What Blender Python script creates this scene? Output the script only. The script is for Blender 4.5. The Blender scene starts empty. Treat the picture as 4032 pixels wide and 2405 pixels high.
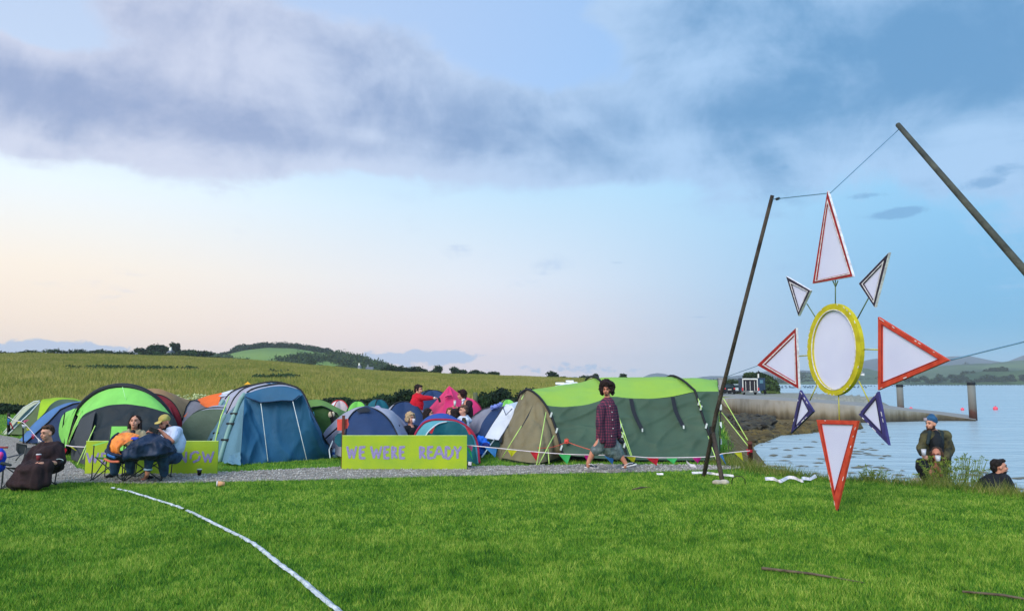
EXPO=0.25; SUNE=2.2; SKYS=0.9; BACKG=.6; HZ=.00022
import bpy, math, random
import numpy as np
from mathutils import Vector, noise as mnoise
random.seed(7); RS=np.random.RandomState(11)
sc=bpy.context.scene; COL=sc.collection
F=2900.0; CX=2016.0; CY=1202.5; HOR=1503.0; CH=1.68
TH=math.atan((HOR-CY)/F); CT,ST=math.cos(TH),math.sin(TH)
def ray(px,py):
    a=(px-CX)/F; b=(CY-py)/F
    d=np.array([a, CT-b*ST, ST+b*CT]); return d/d[1]
def P(px,py,D): return np.array([0,0,CH])+ray(px,py)*D
def G(px,py,z=0.0):
    r=ray(px,py); t=(z-CH)/r[2]; return np.array([0,0,CH])+r*t
def U(D,n=1): return n*D/F      # metres covered by n photo pixels at distance D
def lin(c):
    return tuple((v/255/12.92 if v/255<=.04045 else ((v/255+.055)/1.055)**2.4) for v in c)
# ---------------------------------------------------------------- materials
_M={}
def nodes(m): m.use_nodes=True; nt=m.node_tree; return nt, nt.nodes, nt.links
def mat(name,c,rough=.8,var=.12,scale=6.0,bump=0.0,bscale=30.0,c2=None,trans=0.0,metal=0.0,spec=.3,k=1.0,det=4,emit=None):
    if name in _M: return _M[name]
    m=bpy.data.materials.new(name); nt,N,L=nodes(m); b=N['Principled BSDF']
    b.inputs['Roughness'].default_value=rough; b.inputs['Metallic'].default_value=metal
    b.inputs['Specular IOR Level'].default_value=spec
    a=[x*k for x in lin(c)]
    a2=[x*k for x in lin(c2)] if c2 else [x*(1-var) for x in a]
    a1=a if c2 else [min(1,x*(1+var)) for x in a]
    tc=N.new('ShaderNodeTexCoord'); n=N.new('ShaderNodeTexNoise'); n.inputs['Scale'].default_value=scale; n.inputs['Detail'].default_value=det
    L.new(tc.outputs['Object'],n.inputs['Vector'])
    r=N.new('ShaderNodeValToRGB'); r.color_ramp.elements[0].position=.35; r.color_ramp.elements[1].position=.65
    r.color_ramp.elements[0].color=(*a2,1); r.color_ramp.elements[1].color=(*a1,1)
    L.new(n.outputs['Fac'],r.inputs['Fac']); L.new(r.outputs['Color'],b.inputs['Base Color'])
    if bump>0:
        n2=N.new('ShaderNodeTexNoise'); n2.inputs['Scale'].default_value=bscale; n2.inputs['Detail'].default_value=5
        L.new(tc.outputs['Object'],n2.inputs['Vector']); bp=N.new('ShaderNodeBump'); bp.inputs['Strength'].default_value=bump; bp.inputs['Distance'].default_value=.03
        L.new(n2.outputs['Fac'],bp.inputs['Height']); L.new(bp.outputs['Normal'],b.inputs['Normal'])
    if trans>0:
        t=N.new('ShaderNodeBsdfTranslucent'); L.new(r.outputs['Color'],t.inputs['Color'])
        mx=N.new('ShaderNodeMixShader'); mx.inputs[0].default_value=trans
        L.new(b.outputs[0],mx.inputs[1]); L.new(t.outputs[0],mx.inputs[2]); L.new(mx.outputs[0],N['Material Output'].inputs['Surface'])
    _M[name]=m; return m
def fab(name,c,**kw):
    d=dict(rough=.62,var=.10,scale=2.2,bump=.8,bscale=4.5,trans=.22,k=.85); d.update(kw); return mat('fabric_'+name,c,**d)
# ---------------------------------------------------------------- objects
ROOT={}
def tag(o,label=None,cat=None,group=None,kind=None):
    if label: o['label']=label
    if cat: o['category']=cat
    if group: o['group']=group
    if kind: o['kind']=kind
    return o
def thing(name,label,cat,loc,group=None):
    o=bpy.data.objects.new(name,None); o.empty_display_size=.2; COL.objects.link(o); o.location=loc
    ROOT[o.name]=np.array(loc,float); return tag(o,label,cat,group)
def mk(name,V,Fc,m,parent=None,smooth=False,mi=None,loc=None):
    """V (n,3) world coordinates; Fc array (k,3|4) or list of tuples"""
    V=np.asarray(V,float)
    if parent is not None: base=ROOT[parent.name]
    elif loc is not None: base=np.array(loc,float)
    else:
        base=np.array([(V[:,0].min()+V[:,0].max())/2,(V[:,1].min()+V[:,1].max())/2,V[:,2].min()])
    me=bpy.data.meshes.new(name); V=V-base
    if isinstance(Fc,np.ndarray):
        nf,kk=Fc.shape; me.vertices.add(len(V)); me.vertices.foreach_set('co',V.astype(np.float32).ravel())
        me.loops.add(nf*kk); me.loops.foreach_set('vertex_index',Fc.astype(np.int32).ravel())
        me.polygons.add(nf); me.polygons.foreach_set('loop_start',(np.arange(nf)*kk).astype(np.int32))
        me.update(calc_edges=True); me.validate()
    else:
        me.from_pydata([tuple(v) for v in V],[],[tuple(int(i) for i in f) for f in Fc])
    ms=m if isinstance(m,(list,tuple)) else [m]
    for x in ms: me.materials.append(x)
    if mi is not None: me.polygons.foreach_set('material_index',np.array(mi,np.int32))
    if smooth: me.polygons.foreach_set('use_smooth',np.ones(len(me.polygons),bool))
    me.update()
    o=bpy.data.objects.new(name,me); COL.objects.link(o)
    if parent is not None:
        o.parent=parent; ROOT[o.name]=base
    else:
        o.location=base; ROOT[o.name]=base
    return o
class MB:
    def __init__(s): s.V=[];s.F=[];s.I=[];s.n=0
    def add(s,V,Fc,mi=0):
        V=np.asarray(V,float); s.V.append(V)
        for f in Fc: s.F.append(tuple(int(i)+s.n for i in f)); s.I.append(mi)
        s.n+=len(V); return s
    def box(s,c,sz,rz=0,mi=0,tilt=0):
        c=np.array(c,float); h=np.array(sz,float)/2
        V=np.array([[x,y,z] for x in(-1,1) for y in(-1,1) for z in(-1,1)])*h
        if tilt: ca,sa=math.cos(tilt),math.sin(tilt); V=np.stack([V[:,0]*ca+V[:,2]*sa,V[:,1],-V[:,0]*sa+V[:,2]*ca],1)
        ca,sa=math.cos(rz),math.sin(rz); V=np.stack([V[:,0]*ca-V[:,1]*sa,V[:,0]*sa+V[:,1]*ca,V[:,2]],1)+c
        return s.add(V,[(0,1,3,2),(4,6,7,5),(0,4,5,1),(2,3,7,6),(0,2,6,4),(1,5,7,3)],mi)
    def tube(s,pts,r,n=6,mi=0,cap=True):
        pts=np.asarray(pts,float); m=len(pts); r=np.broadcast_to(np.asarray(r,float),(m,))
        T=np.gradient(pts,axis=0); T/=np.linalg.norm(T,axis=1)[:,None]+1e-9
        ref=np.array([0,0,1.]) if abs(T[0][2])<.9 else np.array([1.,0,0])
        V=[];
        for i in range(m):
            a=np.cross(T[i],ref); 
            if np.linalg.norm(a)<1e-4: a=np.array([1.,0,0])
            a/=np.linalg.norm(a); b=np.cross(T[i],a); ref=np.cross(a,T[i]) 
            for j in range(n):
                t=2*math.pi*(j+.5)/n; V.append(pts[i]+r[i]*(a*math.cos(t)+b*math.sin(t)))
        Fc=[(i*n+j,i*n+(j+1)%n,(i+1)*n+(j+1)%n,(i+1)*n+j) for i in range(m-1) for j in range(n)]
        if cap: Fc+= [tuple(range(n))[::-1], tuple((m-1)*n+j for j in range(n))]
        return s.add(V,Fc,mi)
    def poly(s,pts,normal,th,mi=0):
        """flat polygon pts extruded by th along normal"""
        pts=np.asarray(pts,float); n=len(pts); V=np.vstack([pts,pts+np.asarray(normal)*th])
        Fc=[tuple(range(n)),tuple(range(2*n-1,n-1,-1))]+[(i,i+n,(i+1)%n+n,(i+1)%n) for i in range(n)]
        return s.add(V,Fc,mi)
    def lathe(s,c,prof,n=14,mi=0,axis=None):
        V=[];
        for (r,z) in prof:
            for j in range(n):
                t=2*math.pi*j/n; V.append([r*math.cos(t),r*math.sin(t),z])
        V=np.array(V)
        if axis is not None:
            q=Vector((0,0,1)).rotation_difference(Vector(axis)).to_matrix(); V=V@np.array(q).T
        m=len(prof); Fc=[(i*n+j,i*n+(j+1)%n,(i+1)*n+(j+1)%n,(i+1)*n+j) for i in range(m-1) for j in range(n)]
        Fc+=[tuple(range(n))[::-1],tuple((m-1)*n+j for j in range(n))]
        return s.add(V+np.array(c,float),Fc,mi)
    def build(s,name,m,parent=None,smooth=False,loc=None):
        return mk(name,np.vstack(s.V),s.F,m,parent,smooth,s.I,loc)
def cr(pts,n,smooth=True):
    """resample a polyline to n points by arc length (Catmull-Rom)"""
    p=np.asarray(pts,float)
    if len(p)>2 and smooth:
        q=np.vstack([2*p[0]-p[1],p,2*p[-1]-p[-2]]); o=[]
        for i in range(1,len(q)-2):
            for t in np.linspace(0,1,10,endpoint=False):
                o.append(.5*((2*q[i])+(-q[i-1]+q[i+1])*t+(2*q[i-1]-5*q[i]+4*q[i+1]-q[i+2])*t*t+(-q[i-1]+3*q[i]-3*q[i+1]+q[i+2])*t**3))
        o.append(p[-1]); p=np.array(o)
    d=np.r_[0,np.cumsum(np.linalg.norm(np.diff(p,axis=0),axis=1))]; d/=d[-1]+1e-12
    t=np.linspace(0,1,n); return np.stack([np.interp(t,d,p[:,i]) for i in range(3)],1)
def px(*pts,D=None):
    """pixels -> world. (px,py,D) or (px,py) with default D; D=None means on the ground"""
    o=[]
    for q in pts:
        if len(q)==3: o.append(P(*q))
        elif D is None: o.append(G(*q))
        else: o.append(P(q[0],q[1],D))
    return np.array(o)
def hoop(Pf,A,Pb,e=.8,n=33,t0=0,t1=1):
    Pf,A,Pb=map(np.array,(Pf,A,Pb)); mid=(Pf+Pb)/2; o=[]
    for t in np.linspace(t0,t1,n):
        c=math.cos(math.pi*t); s=max(0,math.sin(math.pi*t)); o.append(mid+(Pf-mid)*math.copysign(abs(c)**e,c)+(A-mid)*s**e)
    return np.array(o)
def surf(name,curves,m,parent=None,nu=24,nv=8,sag=0.0,wr=.012,ws=3.0,aniso=(1,1,.35),resample=True,sagv=None,th=0,mi=None,hem=0.0,seed=0,ridge=0.0,dirn=(.5,1.8,-.7)):
    cs=[cr(c,nu) if resample else np.asarray(c) for c in curves]; nu=len(cs[0])
    rows=[]
    cen=np.mean(np.vstack(cs),axis=0)
    down=np.array([0,0,-1.]) if sagv is None else np.asarray(sagv,float)
    for i in range(len(cs)-1):
        for t in np.linspace(0,1,nv,endpoint=False):
            rows.append(cs[i]*(1-t)+cs[i+1]*t+down*sag*math.sin(math.pi*t)*np.sin(np.linspace(0,math.pi,nu))[:,None]**.5)
    rows.append(cs[-1]); R=np.array(rows); nr=len(R)
    gu=np.gradient(R,axis=1); gv=np.gradient(R,axis=0); Nn=np.cross(gu,gv); Nn/=np.linalg.norm(Nn,axis=2)[:,:,None]+1e-9
    if wr>0:
        for i in range(nr):
            for j in range(nu):
                p=R[i,j]; q=Vector((p[0]*aniso[0],p[1]*aniso[1],p[2]*aniso[2]))*ws+Vector((seed*3.1,0,0))
                f=mnoise.noise(q)+.5*mnoise.noise(q*2.3)
                if ridge:
                    g=mnoise.noise(Vector((p[0]*dirn[0]+seed,p[1]*.5,p[2]*dirn[1]+p[0]*dirn[2]))*1.6); f=f*.5+ridge*(max(0,1-abs(g)*5))**1.5+ridge*.6*(max(0,1-abs(mnoise.noise(q*.9+Vector((9,2,5))))*6))**1.5
                edge=min(1,min(j,nu-1-j)/2.0+.3)*min(1,min(i,nr-1-i)/2.0+.3)
                R[i,j]=p+Nn[i,j]*wr*f*edge
    Fc=np.array([(i*nu+j,i*nu+j+1,(i+1)*nu+j+1,(i+1)*nu+j) for i in range(nr-1) for j in range(nu-1)])
    return mk(name,R.reshape(-1,3),Fc,m,parent,True)
def line(name,pts,r,m,parent=None,n=6,smooth=True,label=None,cat=None,group=None):
    o=MB().tube(pts,r,n).build(name,m,parent,smooth)
    return tag(o,label,cat,group)
def sagline(a,b,sag,n=12):
    t=np.linspace(0,1,n)[:,None]; p=np.array(a)*(1-t)+np.array(b)*t; p[:,2]-=(sag*4*t*(1-t))[:,0]; return p
# ---- blobs: capsules and ellipsoids fused by a voxel remesh into one continuous surface
def _ico(c,r,R=None,sub=2,_c={}):
    if sub not in _c:
        import bmesh
        bm=bmesh.new(); bmesh.ops.create_icosphere(bm,subdivisions=sub,radius=1); bm.verts.ensure_lookup_table()
        _c[sub]=(np.array([v.co for v in bm.verts]),[tuple(v.index for v in f.verts) for f in bm.faces]); bm.free()
    V,Fc=_c[sub]; V=V*np.array(r,float)
    if R is not None: V=V@np.array(R).T
    return V+np.array(c,float),Fc
def cap(a,b,r1,r2=None): return ('c',np.array(a,float),np.array(b,float),r1,r1 if r2 is None else r2)
def ell(c,r,R=None): return ('e',np.array(c,float),r,R)
def chain(pts,rs): return [cap(pts[i],pts[i+1],rs[i],rs[i+1]) for i in range(len(pts)-1)]
def blob(name,prims,m,parent=None,vox=.014,sm=4,nz=0.0,ns=8.0,aniso=(1,1,.4)):
    b=MB()
    for q in prims:
        if q[0]=='e': b.add(*_ico(q[1],q[2],q[3]))
        else:
            _,a,c,r1,r2=q; b.add(*_ico(a,(r1,)*3)); b.add(*_ico(c,(r2,)*3))
            if np.linalg.norm(c-a)>1e-3: b.tube([a,c],[r1,r2],12)
    V=np.vstack(b.V); me=bpy.data.meshes.new('t'); me.from_pydata([tuple(v) for v in V],[],b.F)
    o=bpy.data.objects.new('t',me); COL.objects.link(o)
    md=o.modifiers.new('r','REMESH'); md.mode='VOXEL'; md.voxel_size=vox
    if sm: s=o.modifiers.new('s','SMOOTH'); s.iterations=sm; s.factor=.5
    dg=bpy.context.evaluated_depsgraph_get(); dg.update(); ev=o.evaluated_get(dg); em=ev.to_mesh()
    n=len(em.vertices); V=np.empty(n*3); em.vertices.foreach_get('co',V); V=V.reshape(-1,3)
    NN=np.empty(n*3); em.vertices.foreach_get('normal',NN); NN=NN.reshape(-1,3)
    Fc=[tuple(p.vertices) for p in em.polygons]; ev.to_mesh_clear(); bpy.data.objects.remove(o); bpy.data.meshes.remove(me)
    if nz:
        for i in range(n):
            q=Vector((V[i][0]*aniso[0],V[i][1]*aniso[1],V[i][2]*aniso[2]))*ns; V[i]+=NN[i]*nz*(mnoise.noise(q)+.6*mnoise.noise(q*2.1))
    return mk(name,V,Fc,m,parent,True)
# ---- leaves scattered in ellipsoids
def leaves(cs,rs,n,size,seed=0,shell=.5,flat=0.0,jag=.25):
    """cs,rs arrays of ellipsoid centres/radii; returns quads"""
    R=np.random.RandomState(seed+5); cs=np.asarray(cs,float); rs=np.asarray(rs,float)
    w=(rs[:,0]*rs[:,1]+rs[:,2]*rs[:,0])**1.0; idx=R.choice(len(cs),n,p=w/w.sum())
    d=R.normal(size=(n,3)); d/=np.linalg.norm(d,axis=1)[:,None]; rad=(shell+(1-shell)*R.rand(n))*(1+jag*(R.rand(n)-.5)*2)
    c=cs[idx]+d*rs[idx]*rad[:,None]
    a=R.normal(size=(n,3))+d*.0; a[:,2]*=(1-flat); a/=np.linalg.norm(a,axis=1)[:,None]; b=np.cross(a,R.normal(size=(n,3))); b/=np.linalg.norm(b,axis=1)[:,None]
    s=size*(.6+.8*R.rand(n))[:,None]
    V=np.stack([c-a*s*.6,c+b*s*.35,c+a*s*.6,c-b*s*.35],1).reshape(-1,3)
    return V,np.arange(4*n).reshape(-1,4)
LOBES=lambda c,r,n,seed,k=.55:(lambda R:([np.array(c)+np.array(r)*.6*(lambda v:v/max(1e-3,np.linalg.norm(v)))(R.normal(size=3))*R.rand()**.4 for _ in range(n)],[np.array(r)*k*(.6+.6*R.rand()) for _ in range(n)]))(np.random.RandomState(seed))
# ================================================================ camera, light, sky
cam=bpy.data.cameras.new('camera'); co=bpy.data.objects.new('camera',cam); COL.objects.link(co); sc.camera=co
co.location=(0,0,CH); co.rotation_euler=(math.pi/2+TH,0,0); cam.sensor_width=36; cam.lens=36*F/4032; cam.clip_end=20000; cam.clip_start=.05
sc.view_settings.view_transform='Standard'; sc.view_settings.look='None'; sc.view_settings.exposure=EXPO; sc.view_settings.gamma=1
SUN_EL,SUN_AZ=math.radians(32),math.radians(-150)     # added soft lamp behind the camera's left shoulder, brightens the lawn
s=bpy.data.lights.new('sun','SUN'); s.energy=SUNE; s.angle=math.radians(26); s.color=(1,.93,.85)
so=bpy.data.objects.new('sun',s); COL.objects.link(so)
dv=Vector((math.sin(SUN_AZ)*math.cos(SUN_EL),math.cos(SUN_AZ)*math.cos(SUN_EL),math.sin(SUN_EL))); so.rotation_euler=dv.to_track_quat('Z','Y').to_euler()
so.location=(0,-5,20)
w=bpy.data.worlds.new('World'); sc.world=w; w.use_nodes=True; nt=w.node_tree; N=nt.nodes; L=nt.links
bg=N['Background']
def M(op,a,b=None,c=None,clamp=False):
    n=N.new('ShaderNodeMath'); n.operation=op; n.use_clamp=clamp
    for i,v in enumerate((a,b,c)):
        if v is None: continue
        if isinstance(v,(int,float)): n.inputs[i].default_value=v
        else: L.new(v,n.inputs[i])
    return n.outputs[0]
def SS(v,a,b,interp='SMOOTHSTEP'):
    n=N.new('ShaderNodeMapRange'); n.interpolation_type=interp; n.inputs[1].default_value=a; n.inputs[2].default_value=b
    L.new(v,n.inputs[0]); return n.outputs[0]
def MIX(f,a,b):
    n=N.new('ShaderNodeMix'); n.data_type='RGBA'
    if isinstance(f,float): n.inputs[0].default_value=f
    else: L.new(f,n.inputs[0])
    for i,v in ((6,a),(7,b)):
        if isinstance(v,tuple): n.inputs[i].default_value=(*lin(v),1)
        else: L.new(v,n.inputs[i])
    return n.outputs[2]
def RAMP(f,els):
    n=N.new('ShaderNodeValToRGB'); e=n.color_ramp.elements
    for i,(p,c) in enumerate(els):
        x=e[i] if i<2 else e.new(p)
        x.position=p; x.color=(*lin(c),1)
    L.new(f,n.inputs[0]); return n.outputs[0]
tc=N.new('ShaderNodeTexCoord'); sx=N.new('ShaderNodeSeparateXYZ'); L.new(tc.outputs['Generated'],sx.inputs[0]); X,Y,Z=sx.outputs
AZ=M('ARCTAN2',X,Y); EL=M('ARCSINE',Z); D2=math.pi/180
eln=M('DIVIDE',EL,32*D2,clamp=True)
l=RAMP(eln,[(0,(255,224,200)),(.1,(255,232,208)),(.24,(255,242,224)),(.42,(236,248,255)),(.6,(200,226,252)),(1,(165,195,235))])
m_=RAMP(eln,[(0,(240,220,222)),(.1,(238,222,224)),(.24,(226,232,242)),(.45,(194,226,248)),(.65,(164,204,250)),(1,(160,196,240))])
r_=RAMP(eln,[(0,(128,188,222)),(.12,(110,178,220)),(.25,(124,186,228)),(.5,(150,208,246)),(.7,(136,192,240)),(1,(120,175,225))])
sky=MIX(SS(AZ,-6*D2,34*D2),MIX(SS(AZ,-36*D2,4*D2),l,m_),r_)
# planar cloud layer coordinates (perspective of a flat cloud deck)
zc=M('MAXIMUM',Z,.06); cv=N.new('ShaderNodeCombineXYZ'); L.new(M('DIVIDE',X,zc),cv.inputs[0]); L.new(M('DIVIDE',Y,zc),cv.inputs[1])
def NZ(vec,scale,det,rough=.55,dist=0.0):
    n=N.new('ShaderNodeTexNoise'); n.inputs['Scale'].default_value=scale; n.inputs['Detail'].default_value=det; n.inputs['Roughness'].default_value=rough; n.inputs['Distortion'].default_value=dist
    L.new(vec,n.inputs['Vector']); return n.outputs['Fac']
n1=NZ(cv.outputs[0],1.25,8,.6,.35); n4=NZ(cv.outputs[0],4.2,8,.62,.5); n6=NZ(tc.outputs['Generated'],6.5,8,.6,.3); n5=NZ(tc.outputs['Generated'],4.5,9,.62,.5); n2=NZ(tc.outputs['Generated'],9.0,8,.6,.2)
def azel(px_,py_):
    r=ray(px_,py_); r=r/np.linalg.norm(r); return math.atan2(r[0],r[1]),math.asin(r[2])
def blobs(lst):
    tot=None
    for (bx,by,rx,ry,wt) in lst:
        a,e=azel(bx,by); ra=rx/F; re=ry/F
        u=M('DIVIDE',M('SUBTRACT',AZ,a),ra); v=M('DIVIDE',M('SUBTRACT',EL,e),re)
        d=M('ADD',M('MULTIPLY',u,u),M('MULTIPLY',v,v)); g=M('MULTIPLY',M('EXPONENT',M('MULTIPLY',d,-1.0)),wt)
        tot=g if tot is None else M('ADD',tot,g)
    return tot
bias=blobs([(60,300,420,150,.75),(420,420,440,160,.9),(820,500,440,150,.95),(1250,550,420,110,1.0),(1300,330,420,170,.9),(1700,480,380,170,1.0),(2050,560,360,130,1.15),(2300,660,260,60,.75),
 (2750,450,480,150,1.1),(3300,330,650,230,1.3),(3100,120,500,200,.7),(3950,120,600,300,1.15),(2700,40,480,130,.9),(900,100,480,130,.65),(1550,200,260,120,.4),(560,60,260,90,.35),
 (2230,200,300,110,-.75),(2030,60,230,80,-.45),(130,110,150,70,-.75),(1450,540,90,34,-.95),(2280,470,120,50,-.7),(2500,300,120,60,-.2),(-500,200,600,250,.9),(4700,300,700,300,1)])
back=M('MULTIPLY',SS(M('ABSOLUTE',AZ),50*D2,80*D2),.35)
up=M('MULTIPLY',SS(EL,28*D2,40*D2),.35)
nn=M('ADD',M('MULTIPLY',M('SUBTRACT',n1,.5),.7),M('ADD',M('MULTIPLY',M('SUBTRACT',n2,.5),1.0),M('MULTIPLY',M('SUBTRACT',n5,.5),1.7)))
dens0=M('ADD',M('ADD',M('MULTIPLY',bias,1.08),nn),M('ADD',back,up))
dens=SS(dens0,.2,.66)
thick=SS(M('ADD',M('MULTIPLY',dens0,.42),M('ADD',M('MULTIPLY',M('SUBTRACT',n6,.5),2.2),M('MULTIPLY',M('SUBTRACT',n1,.5),.8))),.05,1.15)
cl=MIX(thick,MIX(SS(AZ,-30*D2,20*D2),(206,212,232),(166,200,236)),MIX(SS(AZ,-25*D2,25*D2),(142,160,198),(98,150,196)))
veil=M('MULTIPLY',SS(M('ADD',EL,M('MULTIPLY',M('SUBTRACT',n1,.5),.25)),13.5*D2,21*D2),.5)
sky=MIX(veil,sky,MIX(SS(AZ,-30*D2,25*D2),(190,202,230),(150,190,238)))
sky=MIX(M('MULTIPLY',dens,.93),sky,cl)
# small low clouds near the horizon and small dark wisps
cv2=N.new('ShaderNodeCombineXYZ'); L.new(M('MULTIPLY',AZ,20.0),cv2.inputs[0]); L.new(M('MULTIPLY',EL,34.0),cv2.inputs[1])
n3=NZ(cv2.outputs[0],1.6,7,.62)
lb=blobs([(130,1372,190,30,1.0),(420,1378,160,20,.95),(-200,1380,200,28,1),(1560,1412,270,34,1.05),(1760,1400,140,22,.8),(2250,1450,330,26,.62)])
low=M('MULTIPLY',SS(lb,.12,.4),SS(M('ADD',lb,M('MULTIPLY',M('SUBTRACT',n3,.5),3.2)),.42,.8))
sky=MIX(M('MULTIPLY',low,.8),sky,RAMP(SS(AZ,-35*D2,15*D2,'LINEAR'),[(0,(168,192,226)),(.6,(168,190,224)),(1,(150,184,218))]))
wb=blobs([(3510,845,110,20,.9),(3580,825,60,18,.6),(3420,770,90,14,.65),(3860,725,80,20,.85),(3960,665,70,24,.8),(3060,660,110,16,.55),(2420,1035,60,10,.5),(2740,1248,60,7,.6),(3990,560,60,10,.4)])
wf=M('MULTIPLY',SS(wb,.12,.4),SS(M('ADD',wb,M('MULTIPLY',M('SUBTRACT',n3,.5),1.6)),.3,.85))
sky=MIX(M('MULTIPLY',wf,.65),sky,(108,158,204))
# the physical sky adds its own light on top
st=N.new('ShaderNodeTexSky'); st.sky_type='NISHITA'; st.sun_disc=False; st.sun_elevation=SUN_EL; st.sun_rotation=-SUN_AZ if False else SUN_AZ
sm=N.new('ShaderNodeVectorMath'); sm.operation='SCALE'; L.new(st.outputs[0],sm.inputs[0]); sm.inputs['Scale'].default_value=.004
# sky behind the photographer and overhead brightened, added light for the lawn
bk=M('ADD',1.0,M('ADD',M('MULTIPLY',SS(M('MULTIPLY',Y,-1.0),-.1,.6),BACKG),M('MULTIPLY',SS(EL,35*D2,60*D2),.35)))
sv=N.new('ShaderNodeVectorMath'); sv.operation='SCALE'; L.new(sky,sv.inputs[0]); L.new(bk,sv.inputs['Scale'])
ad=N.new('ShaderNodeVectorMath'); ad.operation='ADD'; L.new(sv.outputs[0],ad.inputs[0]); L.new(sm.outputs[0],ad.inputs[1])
gr=MIX(SS(EL,-4*D2,-.5*D2),(70,90,80),(190,205,222))
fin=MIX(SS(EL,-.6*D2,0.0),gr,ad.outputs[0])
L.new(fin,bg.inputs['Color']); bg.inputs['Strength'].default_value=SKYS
# ================================================================ terrain
WZ=-1.6
YC=[-60,0,8,11,11.5,12.27,12.75,13.35,15.8,19.5,28,45,75,86,92,128,134,400,3000]
XC=[45,17,9.7,7.67,7.3,6.7,5.87,4.99,4.45,5.4,7.8,12.2,20.3,25,46,50,33,95,700]
def coast(y): return np.interp(y,YC,XC)
KR=(np.array([-300,0,350,700,1000,1200,1500,1800,2000,2200,2450,2700,3200])-CX)/F
ZRY=np.array([1404,1400,1403,1411,1426,1442,1470,1481,1488,1495,1502,1506,1508.])
ZR=CH+(HOR-ZRY)/F*150
KF=np.linspace(-1.2,.6,600); ZF=np.interp(KF,KR,ZR); _w=np.exp(-np.linspace(-2.5,2.5,61)**2); _w/=_w.sum(); ZF=np.convolve(np.pad(ZF,30,mode='edge'),_w,mode='valid')
def H(x,y):
    x=np.asarray(x,float); y=np.asarray(y,float)
    s=x-coast(y); s=s*np.interp(y,[14,17.5],[1,3.2])*1.0
    k=x/np.maximum(y,1); zr=np.interp(k,KF,ZF)
    t=np.clip((y-46)/104,0,1); t=t*t*(3-2*t)*.35+t*.65
    land=zr*t*np.clip(1-(k-.16)/.1,0,1)
    land=land-np.clip(y-150,0,None)*.03; land=np.maximum(land,-.2)
    land+=np.where(y>24,.02*np.sin(x*.9)*np.sin(y*.6)*np.clip((y-24)/10,0,1),0)
    drop=np.interp(s,[0,.5,1.5,3,6,9,14],[0,-.12,-.75,-.95,-1.62,-2.2,-3])
    s=x-coast(y); W=np.interp(y,[30,35,46,51,62,76],[0,1,4.3,10,12.5,8]); shelf=np.where((y>30)&(y<77)&(s<W),-1.5+.05*np.sin(x*2.1)*np.sin(y*1.7),-9)
    z=np.maximum(land+drop,shelf)
    pier=(y>88)&(y<129)&(s<0)&(x>.22*y); z=np.where(pier,-.2,z)
    return z
def hz(x,y): return float(H(x,y))
m_ground=mat('ground_grass',(62,104,30),rough=.95,c2=(92,126,40),scale=.9,k=.55,bump=.6,bscale=40)
az=np.r_[np.radians(np.linspace(-48,48,420)),np.radians(np.linspace(52,308,60))]; az=np.sort(az)
rd=np.r_[np.linspace(.3,10,24),np.linspace(10.15,24,110),np.geomspace(24.4,3100,190)]
Xg=np.outer(rd,np.sin(az)); Yg=np.outer(rd,np.cos(az)); Zg=H(Xg,Yg)-.0
na=len(az); V=np.stack([Xg,Yg,Zg],2).reshape(-1,3)
i,j=np.meshgrid(np.arange(len(rd)-1),np.arange(na),indexing='ij'); j2=(j+1)%na
Fc=np.stack([i*na+j,i*na+j2,(i+1)*na+j2,(i+1)*na+j],2).reshape(-1,4).copy()
V=np.vstack([V,[[0,0,0]]]); c=len(V)-1; tri=[(c,j,(j+1)%na) for j in range(na)]
# ground material: lawn, meadow grass, weed covered beach by height and distance
mg=bpy.data.materials.new('ground'); nt,N,L=nodes(mg); b=N['Principled BSDF']; b.inputs['Roughness'].default_value=.95; b.inputs['Specular IOR Level'].default_value=.1
geo=N.new('ShaderNodeNewGeometry'); sp=N.new('ShaderNodeSeparateXYZ'); L.new(geo.outputs['Position'],sp.inputs[0])
def nz_(scale,det=5,vec=None):
    n=N.new('ShaderNodeTexNoise'); n.inputs['Scale'].default_value=scale; n.inputs['Detail'].default_value=det; L.new(vec or geo.outputs['Position'],n.inputs['Vector']); return n.outputs['Fac']
na_=nz_(.9); nb_=nz_(.06,6); nc_=nz_(3.5,6)
lawn=RAMP(nc_,[(.3,(58,98,28)),(.7,(98,140,44))]); 
mead=RAMP(M('ADD',M('MULTIPLY',nb_,.6),M('MULTIPLY',na_,.4)),[(.36,(110,126,50)),(.48,(134,138,60)),(.62,(154,148,76))])
beach=RAMP(nc_,[(.3,(58,50,30)),(.5,(104,88,54)),(.72,(128,118,92))])
c1=MIX(SS(sp.outputs[1],42,50),lawn,mead)
c1=MIX(SS(sp.outputs[2],-.45,-.2),beach,c1)
pv=M('MULTIPLY',SS(sp.outputs[1],88,90),M('MULTIPLY',SS(sp.outputs[0],20,24),SS(sp.outputs[1],131,128)))
c1=MIX(pv,c1,RAMP(nc_,[(.3,(120,122,112)),(.7,(150,150,138))]))
L.new(c1,b.inputs['Base Color']); bp=N.new('ShaderNodeBump'); bp.inputs['Strength'].default_value=.8; bp.inputs['Distance'].default_value=.08; L.new(nc_,bp.inputs['Height']); L.new(bp.outputs[0],b.inputs['Normal'])
tag(mk('ground',V,[tuple(f) for f in Fc]+tri,mg,None,True,loc=(0,0,0)),kind='structure')
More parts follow.
